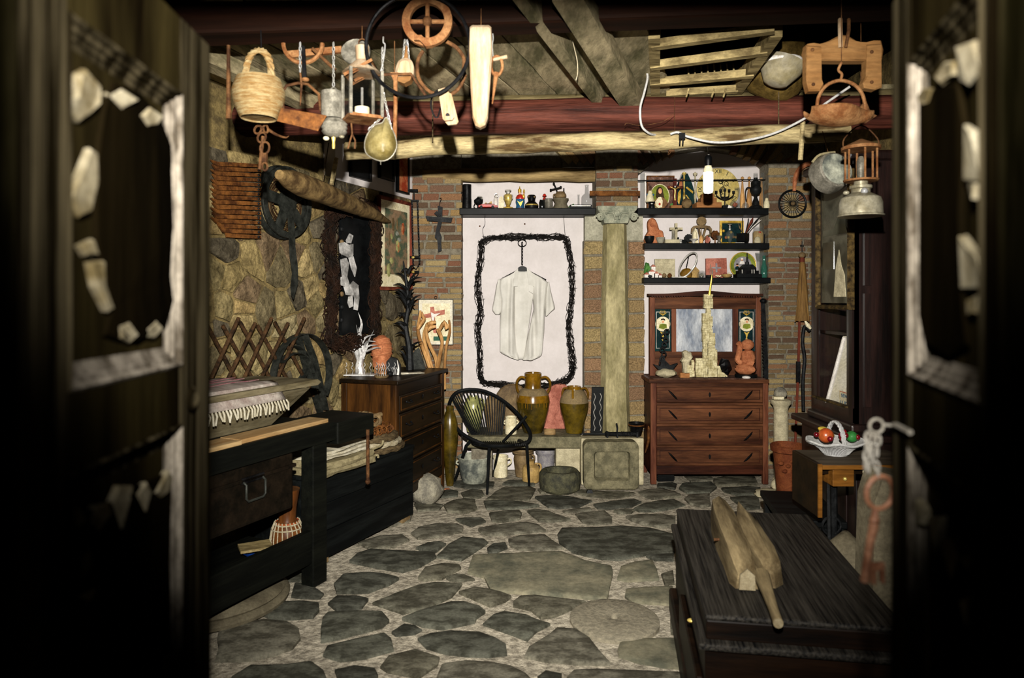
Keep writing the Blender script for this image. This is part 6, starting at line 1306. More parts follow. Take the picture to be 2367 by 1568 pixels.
tpn.lat('body', [(4, 318), (24, 312), (29, 305), (27, 300), (30, 296), (28, 291), (30, 287), (26, 282), (22, 277), (12, 275)], 'zinc', cx=773); tpn.lat('tip', [(3, 344), (3.6, 335), (3, 330), (5, 318)], 'brass', cx=771); tpn.sp('valve', 790, 316, 6, 4, 'lampmetal', dy=-.02); tpn.sp('cork', 754, 320, 7, 5, 'limestone')
ln = T('glass_lantern', 'square glazed candle lantern with rusty frame and pierced cowl', 'lantern', 837, 275, 2.82)
s_ = ln.s; Wd = 36*s_; zb_, zt_ = 0, 105*s_; rot = Matrix.Rotation(math.radians(28), 4, 'Z')
def LB(mb): mb.v = [rot @ v for v in mb.v]; return mb
ln.add('base_plate', LB(MB().b2(-Wd*1.06, Wd*1.06, -Wd*1.06, Wd*1.06, -.006, .006)), 'rustn', smooth=False)
for x in (-1, 1):
    for y in (-1, 1): ln.add('post', LB(MB().b2(x*Wd-.006, x*Wd+.006, y*Wd-.006, y*Wd+.006, 0, zt_)), 'zinc', smooth=False)
ln.add('top_frame', LB(MB().sweep(-Wd, -Wd, Wd, Wd, [(0, 0), (0, .012), (.02, .012), (.02, 0)])), 'rustn')
q = ln.root.children[-1].data
for v in q.vertices: v.co = Vector((v.co.x, v.co.z, zt_+v.co.y))
for x, y in ((-1, 0), (1, 0), (0, -1), (0, 1)): ln.add('pane', LB(MB().b2(x*Wd-(.001 if x else Wd*.95), x*Wd+(.001 if x else Wd*.95), y*Wd-(.001 if y else Wd*.95), y*Wd+(.001 if y else Wd*.95), .006, zt_)), 'pane', smooth=False)
ln.add('cowl', MB().lathe([(Wd*1.25, zt_), (Wd*.75, zt_+18*s_), (14*s_, zt_+30*s_), (16*s_, zt_+62*s_), (10*s_, zt_+66*s_)], 16), 'palew'); ln.add('reflector', MB().lathe([(34*s_, 0), (34*s_, .008), (30*s_, .004), (0, .003)], 24, (-18*s_, .03, zt_+55*s_), m=Matrix.Rotation(pi/2-.3, 4, 'X')), 'zinc')
ln.add('candle_cup', MB().lathe([(17*s_, .006), (17*s_, 26*s_), (15*s_, 26*s_)], 16), 'cream'); ln.add('wick_tube', MB().tube([(0, 0, 20*s_), (0, 0, 72*s_)], 3*s_, 8), 'chainm')
ln.add('hang_ring', MB().ring((0, 0, zt_+72*s_), 8*s_, 1.6*s_, n=14), 'rustd'); ln.add('hang_wire', MB().tube([(0, 0, zt_+80*s_), (0, .0, zt_+110*s_)], 1.2*s_, 5), 'rustd')
lad = T('brass_ladle', 'tarnished teardrop brass scoop hanging on chains before the pole', 'scoop', 880, 372, 2.8)
op = lp(0, [(880, 372), (903, 364), (916, 342), (914, 318), (906, 298), (893, 272), (884, 284), (866, 290), (850, 310), (843, 335), (850, 358)], 3); n = len(op); c0 = lad.p(880, 330, -.07)
vs = [lad.p(x, y, 0) for x, y in op]+[lad.p(880+(x-880)*.8, 330+(y-330)*.82, -.04) for x, y in op]+[lad.p(880+(x-880)*.45, 332+(y-332)*.5, -.062) for x, y in op]+[c0]
lad.add('bowl', MB().add(vs, [(r*n+k, r*n+(k+1) % n, (r+1)*n+(k+1) % n, (r+1)*n+k) for r in range(2) for k in range(n)]+[(2*n+k, 2*n+(k+1) % n, 3*n) for k in range(n)]+[tuple(range(n))]), 'gourd')
lad.tb('lip', [(x, y, 0) for x, y in op], 1.8, 'zinc', n=6, closed=True); [lad.add('chain', MB().chain(lad.p(*q[:2]), lad.p(*q[2:]), 11*lad.s, 1.1*lad.s), 'chainm') for q in ((884, 110, 884, 205), (884, 205, 907, 310), (884, 270, 852, 300))]; lad.tb('hook', smp([(886, 85, 0), (886, 98, 0), (890, 105, 0), (886, 140, 0), (880, 165, 0)]), 1.6, 'chainm'); lad.tb('pendant', [(880, 372), (880, 381)], 1, 'zinc')
rd = T('iron_spit', 'straight rusty iron spit with forked top hanging left of the big ring', 'rod', 913, 360, 2.84); rd.tb('rod', [(914, 185), (914, 250), (912, 330), (910, 358)], [5, 4.5, 5, 2.5], 'rustn'); rd.pr('fork', [(902, 168), (921, 168), (917, 190), (911, 190)], .008, 'rustn'); rd.tb('cross_rod', [(875, 173), (905, 172), (950, 171), (962, 190), (985, 222)], 3.4, 'rustd'); rd.tb('hang_wire', [(912, 95), (912, 170)], 1, 'rustd')
fkk = T('small_fork', 'thin two-pronged rusty fork hanging below the glass lantern', 'fork', 814, 345, 2.85); fkk.tb(None, [(812, 285), (814, 310), (808, 330), (804, 344)], 2, 'rustd'); fkk.tb('prong', [(814, 310), (821, 325), (820, 344)], 2, 'rustd'); fkk.tb('hang_wire', [(812, 260, .1), (812, 285, 0)], .8, 'rustd')
wsc = T('wooden_scoop', 'carved wooden grain scoop hanging on a thin chain', 'scoop', 937, 195, 2.88)
wsc.pr('bowl', lp(0, [(917, 180), (915, 162), (922, 143), (936, 136), (950, 140), (957, 155), (956, 175), (945, 182)], 3), .05, 'palew', inset=.015); wsc.pr('lip', [(920, 182), (954, 180), (950, 190), (936, 197), (922, 192)], .05, 'brownw'); wsc.tb('handle', [(940, 106), (938, 140)], [2, 6], 'brownw'); wsc.add('chain', MB().chain(wsc.p(936, 92), wsc.p(931, 140), 10*wsc.s, 1.1*wsc.s), 'chainm'); wsc.add('chain', MB().chain(wsc.p(941, 92), wsc.p(946, 140), 9*wsc.s, 1*wsc.s), 'chainm')
br_ = T('iron_ring', 'large dark iron ring hanging before the beams', 'ring', 966, 228, 2.78); br_.add(None, MB().ring(br_.p(966, 106), 120*br_.s, 4.4*br_.s, n=56, k=8), 'darkmetal')
rw = T('rusty_pulley', 'rusty iron pulley wheel at the top behind the large ring', 'wheel', 988, 108, 2.82); b = MB(); ring2(b, 40*rw.s, 58*rw.s, -.012, .012, 36); b.v = [v+rw.p(988, 50) for v in b.v]; rw.add('rim', b, 'rustn'); rw.tb('spoke', [(988, 50), (988, 108)], 5, 'rustn'); rw.tb('spoke', [(988, 50), (988, -6)], 5, 'rustn'); rw.tb('spoke', [(934, 50), (1042, 50)], 5, 'rustn'); rw.pr('clamp', [(958, 84), (975, 84), (1000, 108), (985, 110), (970, 95), (958, 95)], .03, 'rustn', dy=-.02); rw.sp('hub', 988, 50, 12, 12, 'rustd')
hs = T('broken_hoop', 'open rusty iron hoop with split ends behind the large ring', 'hoop', 1020, 225, 2.92); hs.tb('hoop', smp([(1030, 95, 0), (1055, 110, 0), (1072, 135, 0), (1072, 165, .01), (1076, 178, .01)], 4), 4.6, 'rustd'); hs.tb('hoop', smp([(978, 118, 0), (966, 140, 0), (966, 175, 0), (980, 200, 0), (1000, 215, 0), (1035, 220, 0), (1060, 205, 0), (1074, 178, 0)], 4), 4.4, 'rustd'); hs.tb('hang_wire', [(1020, 90, -.02), (1031, 96, 0)], 1.2, 'rustd')
bkl = T('wood_tally', 'pair of pale slotted wooden tags hanging on a thin loop', 'tag', 1035, 290, 2.84); bkl.pr('tag', [(1013, 208), (1035, 202), (1050, 272), (1046, 278), (1028, 280), (1024, 276)], .014, 'palew', dy=-.012); bkl.pr('tag', [(1030, 212), (1044, 218), (1060, 282), (1056, 288), (1036, 290), (1030, 284)], .014, 'palew', dy=.008); bkl.pr('slot', lp(0, [(1030, 268), (1032, 262), (1037, 262), (1040, 268)]), .004, 'blackpaint', dy=-.02); bkl.tb('loop', smp([(1015, 205, 0), (1000, 222, 0), (996, 245, 0), (1004, 268, 0), (1012, 270, 0), (1018, 250, 0)]), 2, 'darkmetal')
wg = T('wooden_wedge', 'tall pale tapered wooden wedge hanging from the beam', 'wedge', 1110, 297, 2.78); wg.pr('wedge', [(1086, 66), (1092, 61), (1130, 61), (1136, 66), (1138, 120), (1133, 200), (1128, 275), (1122, 291), (1110, 297), (1099, 292), (1093, 275), (1088, 200), (1084, 120)], .05, 'palew', inset=.012); wg.tb('hang_cord', [(1112, 62), (1112, 20)], 1, 'rustd')
sn = T('iron_shackle', 'rusty iron pin with an oval loop hanging right of the wooden wedge', 'shackle', 1148, 240, 2.82); b = MB().ring(sn.p(1148, 152), 22*sn.s, 3.6*sn.s, n=20, k=6, sx=.6); sn.add('loop', b, 'rustn'); sn.tb('spike', [(1148, 168), (1145, 185), (1138, 240)], [7, 5, 1.4], 'rustn'); sn.tb('bolt', [(1140, 138), (1172, 131)], [3.5, 4.5], 'palew'); sn.tb('hook', smp([(1139, 78, 0), (1140, 90, 0), (1138, 105, 0), (1140, 132, 0)]), 1.2, 'chainm')
# ---------------------------------------------------------------- text helper
def text(t, part, s, size, m, loc, rot=(pi/2, 0, 0), par=None):
    cu = bpy.data.curves.new('txt', 'FONT'); cu.body = s; cu.size = size; cu.align_x = 'CENTER'; cu.align_y = 'CENTER'; cu.extrude = .0008
    o = bpy.data.objects.new('txt', cu); COL.objects.link(o); bpy.context.view_layer.update()
    me = bpy.data.meshes.new_from_object(o.evaluated_get(bpy.context.evaluated_depsgraph_get())); bpy.data.objects.remove(o); me.materials.clear(); me.materials.append(M[m])
    q = link(part, me, par or t.root); q.location = loc; q.rotation_euler = rot; return q
# ---------------------------------------------------------------- right: bookcase cabinet on base
RZ = -pi/2
cb = T('display_cabinet', 'dark glazed cabinet standing on a sideboard base along the right wall', 'cabinet', 0, 0, 0, RZ, loc=(2.11, 4.78, 0))
Lb = .57
cb.add('base', MB().b2(-.1, Lb+.1, -.04, .6, 0, .80), 'cabwood', smooth=False, bev=.006); cb.add('base_panel', MB().b2(0, Lb, -.05, -.038, .15, .70), 'cabwood', smooth=False, bev=.006)
cb.add('base_top', MB().b2(-.15, Lb+.14, -.10, .62, .80, .845), 'cabwood', smooth=False, bev=.012); cb.add('plinth_moulding', MB().b2(-.03, Lb+.035, -.035, .48, .845, .895), 'cabwood', smooth=False, bev=.014)
bd = cb.add('back_board', MB().b2(0, Lb, .42, .45, .895, 2.52), 'cabwood', smooth=False); cb.add('side', MB().b2(0, .025, 0, .45, .895, 2.52), 'cabwood', smooth=False); cb.add('side', MB().b2(Lb-.025, Lb, 0, .45, .895, 2.52), 'cabwood', smooth=False)
dor = cb.add('glass_door', MB().sweep(.0, .90, Lb, 2.5, [(0, .03), (0, -.012), (.02, -.02), (.05, -.012), (.07, -.012), (.085, -.002), (.085, .01)]), 'cabwood'); cb.add('pane', MB().b2(.08, Lb-.08, .0, .004, .98, 2.42), 'pane', par=dor, smooth=False); cb.add('bottom_rail', MB().b2(.0, Lb, -.008, .03, .895, .99), 'cabwood', par=dor, smooth=False)
cb.add('sill', MB().b2(.05, Lb-.05, -.03, .0, .985, .998), 'frameold', par=dor, smooth=False)
for z in (.93, 1.45, 1.95): cb.add('inner_shelf', MB().b2(.025, Lb-.025, .03, .42, z-.02, z), 'cabwood', smooth=False)
cb.add('cornice', MB().b2(-.05, Lb+.05, -.06, .5, 2.52, 2.58), 'cabwood', smooth=False, bev=.02)
for z0, z1 in ((1.0, 1.7), (1.75, 2.4)): cb.add('end_moulding', MB().b2(Lb, Lb+.012, .06, .1, z0, z1), 'cabwood', smooth=False)
def inc(nm, label, cat, x, y, z, **k): return T(nm, label, cat, 0, 0, 0, RZ, loc=cb.O+cb.ux*x+cb.uy*y+Vector((0, 0, z)), **k)
lpl = inc('number_plate', 'cream number plate with red edge inside the glazed cabinet', 'plate', .37, .06, .931); lpl.add('plate', MB().b2(-.12, .12, 0, .004, 0, .13), 'cream', smooth=False, bev=.003); text(lpl, 'lettering', 'NEW YORK', .034, 'blue', (0, -.0005, .10)); text(lpl, 'lettering', '1UD 000', .058, 'blue', (0, -.0005, .045)); lpl.add('red_line', MB().b2(-.11, .11, -.001, .001, .122, .126), 'red', smooth=False)
for i, (h, m_, lb) in enumerate(((.026, 'redwood', 'brown book at the bottom of the pile in the glazed cabinet'), (.03, 'green', 'green book second from the bottom in the cabinet pile'), (.026, 'glassblue', 'dark blue book in the middle of the cabinet pile'), (.024, 'blue', 'blue book above the middle of the cabinet pile'), (.022, 'tablew', 'orange-brown book near the top of the cabinet pile'), (.02, 'white', 'thin white booklet on top of the cabinet pile'))):
    t = inc('book', lb, 'book', .42, .10, .931+sum((.026, .03, .026, .024, .022, .02)[:i]), group='books piled in the cabinet'); t.add('cover', MB().b2(-.11+.006*i, .1, 0, .24, 0, h), m_, smooth=False); t.add('pages', MB().b2(-.1+.006*i, .098, -.001, .23, .003, h-.003), 'paper', smooth=False)
rs_ = inc('rolled_poster', 'leaning framed poster with pale edge inside the glazed cabinet', 'poster', .22, .14, .931); rs_.add(None, MB().ob((-.06, 0, 0), (.2, .0, .49), .03, .26, up=(0, 1, 0)), 'paper', smooth=False); rs_.add('edge', MB().ob((-.035, -.14, 0), (.225, -.14, .49), .012, .02, up=(0, 1, 0)), 'white', smooth=False)
yb_ = inc('yellow_folder', 'yellow brick-patterned folder standing in the glazed cabinet', 'folder', .12, .3, .931); yb_.add(None, MB().b2(-.06, .14, 0, .03, 0, .48), 'tablew', smooth=False)
wpp = inc('paper_roll', 'white curled paper sheet behind the leaning poster in the cabinet', 'paper', .33, .2, 1.05); wpp.add(None, MB().strip(smoothpts([(-.08, 0, 0), (-.02, .01, .08), (.02, .0, .2), (.05, -.02, .33)]), (0, .12, 0), .004), 'white')
rf_ = T('old_photograph', 'faded old photograph in a worn gilt frame hung on the cabinet door', 'picture', 0, 0, 0, RZ, loc=(2.085, 4.62, 1.62))
rf_.add('photo', MB().b2(.02, .40, .0, .006, .02, .83), 'picglass', smooth=False); rf_.add('frame', MB().sweep(-.02, -.02, .44, .87, [(0, .012), (0, -.02), (.01, -.028), (.022, -.015), (.028, .0)]), 'frameold')
rf_.add('photo_patch', MB().prism([(.2, .06), (.36, .06), (.34, .2), (.30, .26), (.27, .36), (.23, .25)], -.003, .001), 'limestone', smooth=False); rf_.add('photo_patch', MB().prism([(.05, .24), (.2, .24), (.2, .42), (.05, .42)], -.003, .001), 'cabglass', smooth=False); rf_.add('photo_patch', MB().prism([(.05, .5), (.2, .5), (.3, .62), (.36, .66), (.36, .5), (.38, .46), (.05, .46)], -.003, .001), 'cabglass', smooth=False)
um = T('closed_parasol', 'furled brown processional parasol with cross finial against the brick pier', 'umbrella', 1853, 952, 6.25)
um.lat('canopy', [(16, 742), (13, 720), (12, 680), (9, 640), (7, 612), (5, 606)], 'umbrella', cx=1855, n=12); um.tb('pole', [(1835, 1107), (1841, 955), (1845, 860), (1848, 740), (1854, 605)], 3, 'redwood'); um.sp('finial_ball', 1854, 590, 8, 7, 'claybrown'); um.lat('collar', [(6, 606), (6, 598), (4, 594)], 'redwood', cx=1854); um.tb('cross', [(1854, 584), (1854, 558)], 1.2, 'iron'); um.tb('cross', [(1850, 567), (1858, 567)], 1.2, 'iron'); um.bx('grip_band', 1841, 836, 1849, 884, .03, 'iron')
for x in (1838, 1848, 1862, 1870): um.tb('rib', [(1854, 610, -.03), ((1854+x)/2+1, 680, -.05), (x, 744, -.05)], 1.3, 'umbrella')
cne = T('black_cane', 'twisted black walking cane leaning beside the furled parasol', 'cane', 1860, 950, 6.22); cne.tb(None, smp([(1857, 950, 0), (1856, 880, 0), (1860, 830, 0), (1855, 790, 0), (1860, 755, 0), (1872, 765, 0)]), 4.2, 'iron')
ff = T('pale_hoof', 'pale hoof-shaped tip hanging on the brick pier edge', 'horn', 1868, 752, 6.2); ff.tb(None, [(1861, 742), (1867, 752), (1874, 760)], [2, 5, 3], 'cream')
# spoked wheel with sickle, drum, lantern, yoke, hanging scale, bowls
wl_ = T('spoked_wheel', 'small black spoked wheel hanging on the brick pier', 'wheel', 1832, 471, 6.36); s_ = wl_.s
wl_.add('rim', MB().ring((0, 0, 0), 31*s_, 2.4*s_, n=30, k=8), 'blackpaint'); wl_.add('hub', MB().sph((0, -.01, 0), (5*s_, 5*s_, 5*s_)), 'claybrown')
for k in range(26): a_ = 2*pi*k/26; wl_.add('spoke', MB().tube([(0, 0, 0), (30*s_*math.cos(a_), 0, 30*s_*math.sin(a_))], .6*s_, 4), 'blackpaint')
sk = T('wooden_sickle', 'curved reddish wooden handle reaching over the spoked wheel', 'tool', 1835, 440, 6.33); sk.tb(None, smp([(1836, 442, 0), (1838, 415, 0), (1848, 392, 0), (1864, 380, -.05), (1880, 378, -.1)], 4), [4, 4, 4.5, 5, 5.5, 6, 6, 6, 6, 6, 6, 6, 6, 6, 6, 6, 5], 'terra')
dm = T('skin_drum', 'grey-white shallow drum with blackened skin hung beside the lantern', 'drum', 1920, 400, 4.0); rot = Matrix.Rotation(pi/2-.25, 4, 'X') @ Matrix.Rotation(.2, 4, 'Y')
dm.add('shell', MB().lathe([(44*dm.s, -.05), (46*dm.s, 0), (42*dm.s, .05), (36*dm.s, .06)], 24, m=rot), 'zinc'); dm.add('skin', MB().lathe([(38*dm.s, .055), (36*dm.s, .064), (0, .066)], 24, m=rot), 'enamel'); dm.tb('strap', smp([(1878, 375, 0), (1895, 358, 0), (1930, 352, 0)]), 3, 'canvas'); dm.tb('hang_wire', [(1915, 355, 0), (1880, 225, .43)], 1, 'rustd')
la_ = T('pressure_lantern', 'metal pressure lantern with rusty cage hanging at the right', 'lantern', 1990, 501, 3.3); s_ = la_.s
la_.lat('tank', [(49, 501), (50, 498), (47, 496), (46, 470), (42, 458), (26, 449), (20, 446)], 'lampmetal', n=32); la_.lat('burner', [(20, 447), (20, 438), (24, 436), (24, 430), (15, 428), (15, 418)], 'lampmetal'); la_.lat('tray', [(36, 420), (38, 416), (30, 415)], 'rustn'); la_.lat('hood', [(42, 347), (42, 340), (30, 334), (14, 327), (5, 322)], 'rustn'); la_.lat('mantle', [(6, 415), (9, 400), (9, 372), (5, 362)], 'zinc')
for k in range(6): a_ = 2*pi*k/6+.3; la_.add('cage_bar', MB().ob((34*s_*math.cos(a_), 34*s_*math.sin(a_), la_.zz(420)), (34*s_*math.cos(a_), 34*s_*math.sin(a_), la_.zz(345)), 4*s_, 2*s_), 'rustn', smooth=False)
la_.sp('valve_wheel', 1956, 446, 7, 5, 'lampmetal', dy=-.03); la_.sp('pump_cap', 1998, 442, 8, 8, 'chainm', dy=-.05); la_.tb('hang_wire', [(1990, 292, .02), (1990, 20, .02)], 1, 'rustd'); la_.tb('bail', smp([(1950, 345, 0), (1952, 320, 0), (1990, 290, .02), (2028, 320, 0), (2030, 345, 0)]), 1.6, 'rustd')
yk = T('wooden_yoke', 'brown wooden yoke frame hung from the ceiling at the right', 'yoke', 1948, 215, 3.0)
yk.pr('crossbar', lp(0, [(1862, 105), (1885, 106), (1912, 98), (1935, 86), (1955, 86), (1975, 98), (2000, 102), (2032, 98), (2034, 140), (2000, 144), (1900, 144), (1862, 140)], 2), .05, 'brownw', inset=.008)
yk.pr('side_arm', [(1860, 108), (1894, 110), (1897, 190), (1900, 200), (1892, 213), (1866, 214), (1860, 190)], .045, 'brownw', dy=-.01, inset=.008); yk.pr('side_arm', [(1998, 106), (2032, 104), (2034, 205), (2020, 210), (1994, 206), (1990, 195), (1997, 180)], .045, 'brownw', dy=-.01, inset=.008)
yk.tb('strap', [(1943, 110, -.03), (1942, 70, -.03), (1942, 45, 0)], 5, 'palew'); yk.tb('strap', [(1955, 110, -.03), (1962, 70, -.03), (1962, 45, 0)], 4, 'rustd')
for x, y in ((1878, 115), (1880, 195), (2015, 190), (2015, 120)): yk.sp('bolt', x, y, 4, 4, 'rustd', dy=-.035)
hk = T('hanging_scale', 'rusty coal scoop with hoop handle hanging inside the wooden yoke', 'scoop', 1945, 290, 2.98)
hk.tb('hoop', smp([(1888, 256, 0), (1892, 225, 0), (1910, 198, 0), (1942, 186, 0), (1975, 196, 0), (1995, 222, 0), (2000, 258, 0)], 4), 4, 'rustn')
hk.tb('hang_wire', [(1945, 145, 0), (1945, -110, -.12)], 1, 'rustd'); hk.tb('hook', smp([(1945, 145, 0), (1938, 162, 0), (1946, 172, 0), (1942, 188, 0)]), 3, 'rustn')
vs = []; NN = 16
for i in range(9):
    t = i/8; x = 1866+t*150; w_ = .02+.09*math.sin(pi*min(1, t*1.1+.08)); h_ = 38*math.sin(pi*(.12+t*.8))**.6
    for k in range(NN):
        a_ = pi+pi*k/(NN-1); q = hk.p(x, 252+t*6, 0); vs.append(Vector((q.x, w_*math.cos(a_), q.z+h_*hk.s*math.sin(a_))))
o = hk.add('scoop', MB().add(vs, [(i*NN+k, i*NN+k+1, (i+1)*NN+k+1, (i+1)*NN+k) for i in range(8) for k in range(NN-1)]), 'rustn'); o.modifiers.new('s', 'SOLIDIFY').thickness = .006
hk.pr('back_plate', [(1985, 250), (2000, 232), (2012, 262), (2026, 268), (2000, 285)], .01, 'rustd')
bwl = T('big_basket', 'large yellow-brown woven basket on the red beam at the right', 'basket', 1840, 210, 4.3); bwl.add(None, MB().lathe([(.05, -.02), (.13, .03), (.2, .15), (.24, .3), (.22, .3), (.18, .14)], 24, (0, .1, 0), m=Matrix.Rotation(-.5, 4, 'Y')), 'basketb')
cbw = T('cream_bowl', 'cream glazed bowl tilted beside the large basket above the beam', 'bowl', 1792, 200, 4.1); cbw.add('bowl', MB().lathe([(.04, -.01), (.07, 0), (.12, .08), (.14, .13), (.13, .13), (.1, .07)], 24, (0, 0, .02), m=Matrix.Rotation(.35, 4, 'Y')), 'bowlc'); cbw.add('rim_cloth', MB().ring((.03, 0, .14), .12, .012, 'z', n=20), 'white')
# ---------------------------------------------------------------- shelf over the left niche
def mk(fx, fy, k):
    return lambda u, v: (fx+u/k, fy+v/k)
SAf = mk(1040, 380, 5.146); SBf = mk(1460, 340, 6.96); SCf = mk(1460, 480, 6.96)
class TS(T):
    def __init__(s, fn, name, label, cat, u, v, z, Y=6.46, **k):
        s.fn = fn; x, y = fn(u, v); super().__init__(name, label, cat, x, y, Y, z=z+.0005, **k); s.sc_ = fn(1, 0)[0]-fn(0, 0)[0]
    def L(s, part, prof, m, u=None, **k): return s.lat(part, [(h*s.sc_, s.fn(0, v)[1]) for h, v in prof], m, cx=s.fn(u, 0)[0] if u else None, **k)
    def G(s, part, poly, th, m, **k): return s.pr(part, [s.fn(*p) for p in poly], th, m, **k)
    def Bx(s, part, u0, v0, u1, v1, th, m, **k): return s.bx(part, *s.fn(u0, v0), *s.fn(u1, v1), th, m, **k)
    def Tb(s, part, pts, r, m, **k): return s.tb(part, [s.fn(p[0], p[1])+tuple(p[2:]) for p in pts], [x*s.sc_ for x in r] if isinstance(r, (list, tuple)) else r*s.sc_, m, **k)
    def Sp(s, part, u, v, ru, rv, m, **k): return s.sp(part, *s.fn(u, v), ru*s.sc_, rv*s.sc_, m, **k)
    def Ri(s, part, u, v, r, w_, m, sx=1, rot=None, n=24): return s.add(part, MB().ring(s.p(*s.fn(u, v)), r*s.sc_*s.s, w_*s.sc_*s.s, n=n, sx=sx, rot=rot), m)
def A(*a, **k): return TS(SAf, a[0], a[1], a[2], a[3], a[4], ZA, **k)
t = A('tankard', 'tall dark metal tankard with side handle at the left end of the shelf', 'tankard', 203, 520); t.L('body', [(54, 520), (54, 400), (52, 398), (52, 235), (55, 230), (50, 232)], 'darkmetal'); t.Tb('handle', smp([(150, 350, 0), (105, 365, 0), (98, 410, 0), (130, 460, 0), (150, 480, 0)]), 9, 'darkmetal'); t.Tb('spout', [(5, 322), (90, 322), (150, 325)], [12, 12, 8], 'iron')
t = A('small_lamp', 'tiny black oil lamp beside the tankard', 'lamp', 340, 520); t.L('bowl', [(20, 520), (14, 470), (50, 440), (55, 415), (30, 395), (15, 380)], 'iron'); t.Tb('loop', smp([(325, 400, 0), (335, 372, 0), (370, 372, 0), (390, 395, 0), (350, 405, 0)]), 6, 'silver'); t.Tb('leg', smp([(300, 450, 0), (285, 490, 0), (310, 518, 0)]), 5, 'iron')
t = A('toy_car', 'small red toy sports car on the shelf edge', 'toy car', 455, 522, Y=6.42); t.G('car_body', [(340, 512), (342, 488), (390, 478), (430, 468), (490, 468), (530, 482), (570, 492), (572, 512)], .09, 'red', bev=.004)
for u in (375, 510): t.add('wheel', MB().lathe([(16*t.sc_*t.s, -.047), (16*t.sc_*t.s, .047)], 14, t.p(*t.fn(u, 508)), m=Matrix.Rotation(pi/2, 4, 'X')), 'blackpaint')
t.G('window', [(400, 480), (432, 471), (486, 471), (505, 481)], .092, 'blackglass')
t = A('pot_shard', 'broken tan pottery shard behind the red toy car', 'shard', 462, 490, Y=6.5); t.G(None, [(410, 520), (405, 430), (430, 405), (445, 425), (470, 410), (495, 390), (505, 430), (520, 450), (515, 520)], .04, 'clayy')
t = A('white_statuette', 'slim white statuette with a halo ring', 'figurine', 545, 505); t.L('robe', [(24, 505), (22, 470), (26, 420), (24, 385), (10, 368)], 'white', n=14); t.Sp('head', 547, 355, 11, 13, 'white'); t.Ri('halo', 552, 340, 20, 3.5, 'silver')
t = A('niche_plate', 'pale arched plaque leaning on the wall behind the bust', 'plaque', 610, 500, Y=6.6); t.G(None, [(580, 520), (580, 370), (590, 340), (610, 328), (632, 340), (645, 370), (645, 520)], .02, 'cream')
t = A('gilt_bust', 'silver and gold reliquary bust on a gilt base', 'bust', 692, 515); t.L('base', [(60, 520), (66, 505), (55, 495), (25, 485), (20, 470)], 'gold'); t.L('torso', [(20, 472), (34, 440), (46, 405), (52, 370), (45, 345), (20, 335)], 'brass', n=16); t.Sp('head', 692, 315, 24, 28, 'silver'); t.L('crown', [(30, 305), (40, 295), (36, 288)], 'silver'); t.Sp('arm', 648, 375, 14, 30, 'silver'); t.Sp('arm', 738, 372, 14, 30, 'silver')
t = A('crowned_statuette', 'painted crowned mother and child statuette in blue and red', 'figurine', 836, 512); t.L('robe', [(48, 515), (52, 500), (46, 460), (55, 420), (50, 395)], 'blue', n=18); t.L('hem', [(50, 516), (52, 505), (40, 500)], 'red'); t.L('cloak', [(50, 400), (54, 375), (40, 350), (18, 338)], 'red', n=18); t.Sp('head', 832, 325, 17, 20, 'fleshw'); t.L('crown', [(20, 312), (22, 280), (8, 268), (3, 240)], 'gold', u=830, n=12); t.Sp('child', 876, 360, 18, 28, 'gold', dy=-.02); t.Sp('child_head', 880, 325, 10, 12, 'fleshw', dy=-.02); t.L('child_crown', [(12, 315), (12, 295), (3, 272)], 'gold', u=881, n=10); t.G('gold_trim', [(800, 420), (830, 440), (870, 420), (840, 490)], .09, 'gold')
t = A('dark_urn', 'dark carved two-tier urn on the shelf', 'urn', 972, 516); t.L('body', [(70, 518), (82, 490), (78, 460), (52, 435), (40, 420), (46, 380), (54, 365), (40, 350), (20, 348)], 'darkmetal', n=14); t.Sp('carving', 940, 365, 18, 14, 'claybrown', jit=.4, dy=-.02); t.Sp('carving', 1000, 368, 18, 14, 'claybrown', jit=.4, dy=-.02); t.L('girdle', [(80, 478), (83, 470), (78, 462)], 'brass')
t = A('dark_jar', 'small black glazed jar before the mushroom figure', 'jar', 1096, 516, Y=6.44); t.L(None, [(32, 516), (36, 500), (36, 440), (28, 420), (30, 410), (24, 410)], 'blackglass')
t = A('red_figure', 'little red figure with a wide hat behind the black jar', 'figurine', 1125, 515, Y=6.54); t.L('body', [(20, 520), (18, 420), (22, 380), (10, 360)], 'red', n=12); t.L('hat', [(26, 352), (22, 338), (12, 322), (4, 318)], 'red', n=14)
t = A('metal_cup', 'shiny grey metal cup on the shelf', 'cup', 1175, 516, Y=6.44); t.L(None, [(46, 516), (50, 510), (50, 405), (53, 398), (47, 400), (46, 500)], 'zinc')
t = A('stone_mortar_small', 'waisted tan stone mortar carrying the brown teapot', 'mortar', 1318, 513); t.L(None, [(98, 513), (92, 490), (75, 455), (72, 440), (85, 415), (96, 398), (96, 392), (80, 391)], 'boulder')
zmt = t.O.z+t.zz(SAf(0, 391)[1])
t = TS(SAf, 'teapot', 'round brown clay pot sitting on the stone mortar', 'pot', 1315, 391, zmt); t.L('body', [(40, 391), (62, 380), (72, 355), (66, 335), (50, 322), (55, 312), (50, 310)], 'claybrown'); t.Tb('handle', smp([(1258, 335, 0), (1236, 340, 0), (1232, 365, 0), (1245, 382, 0)]), 7, 'claybrown')
zct = t.O.z+t.zz(SAf(0, 312)[1])
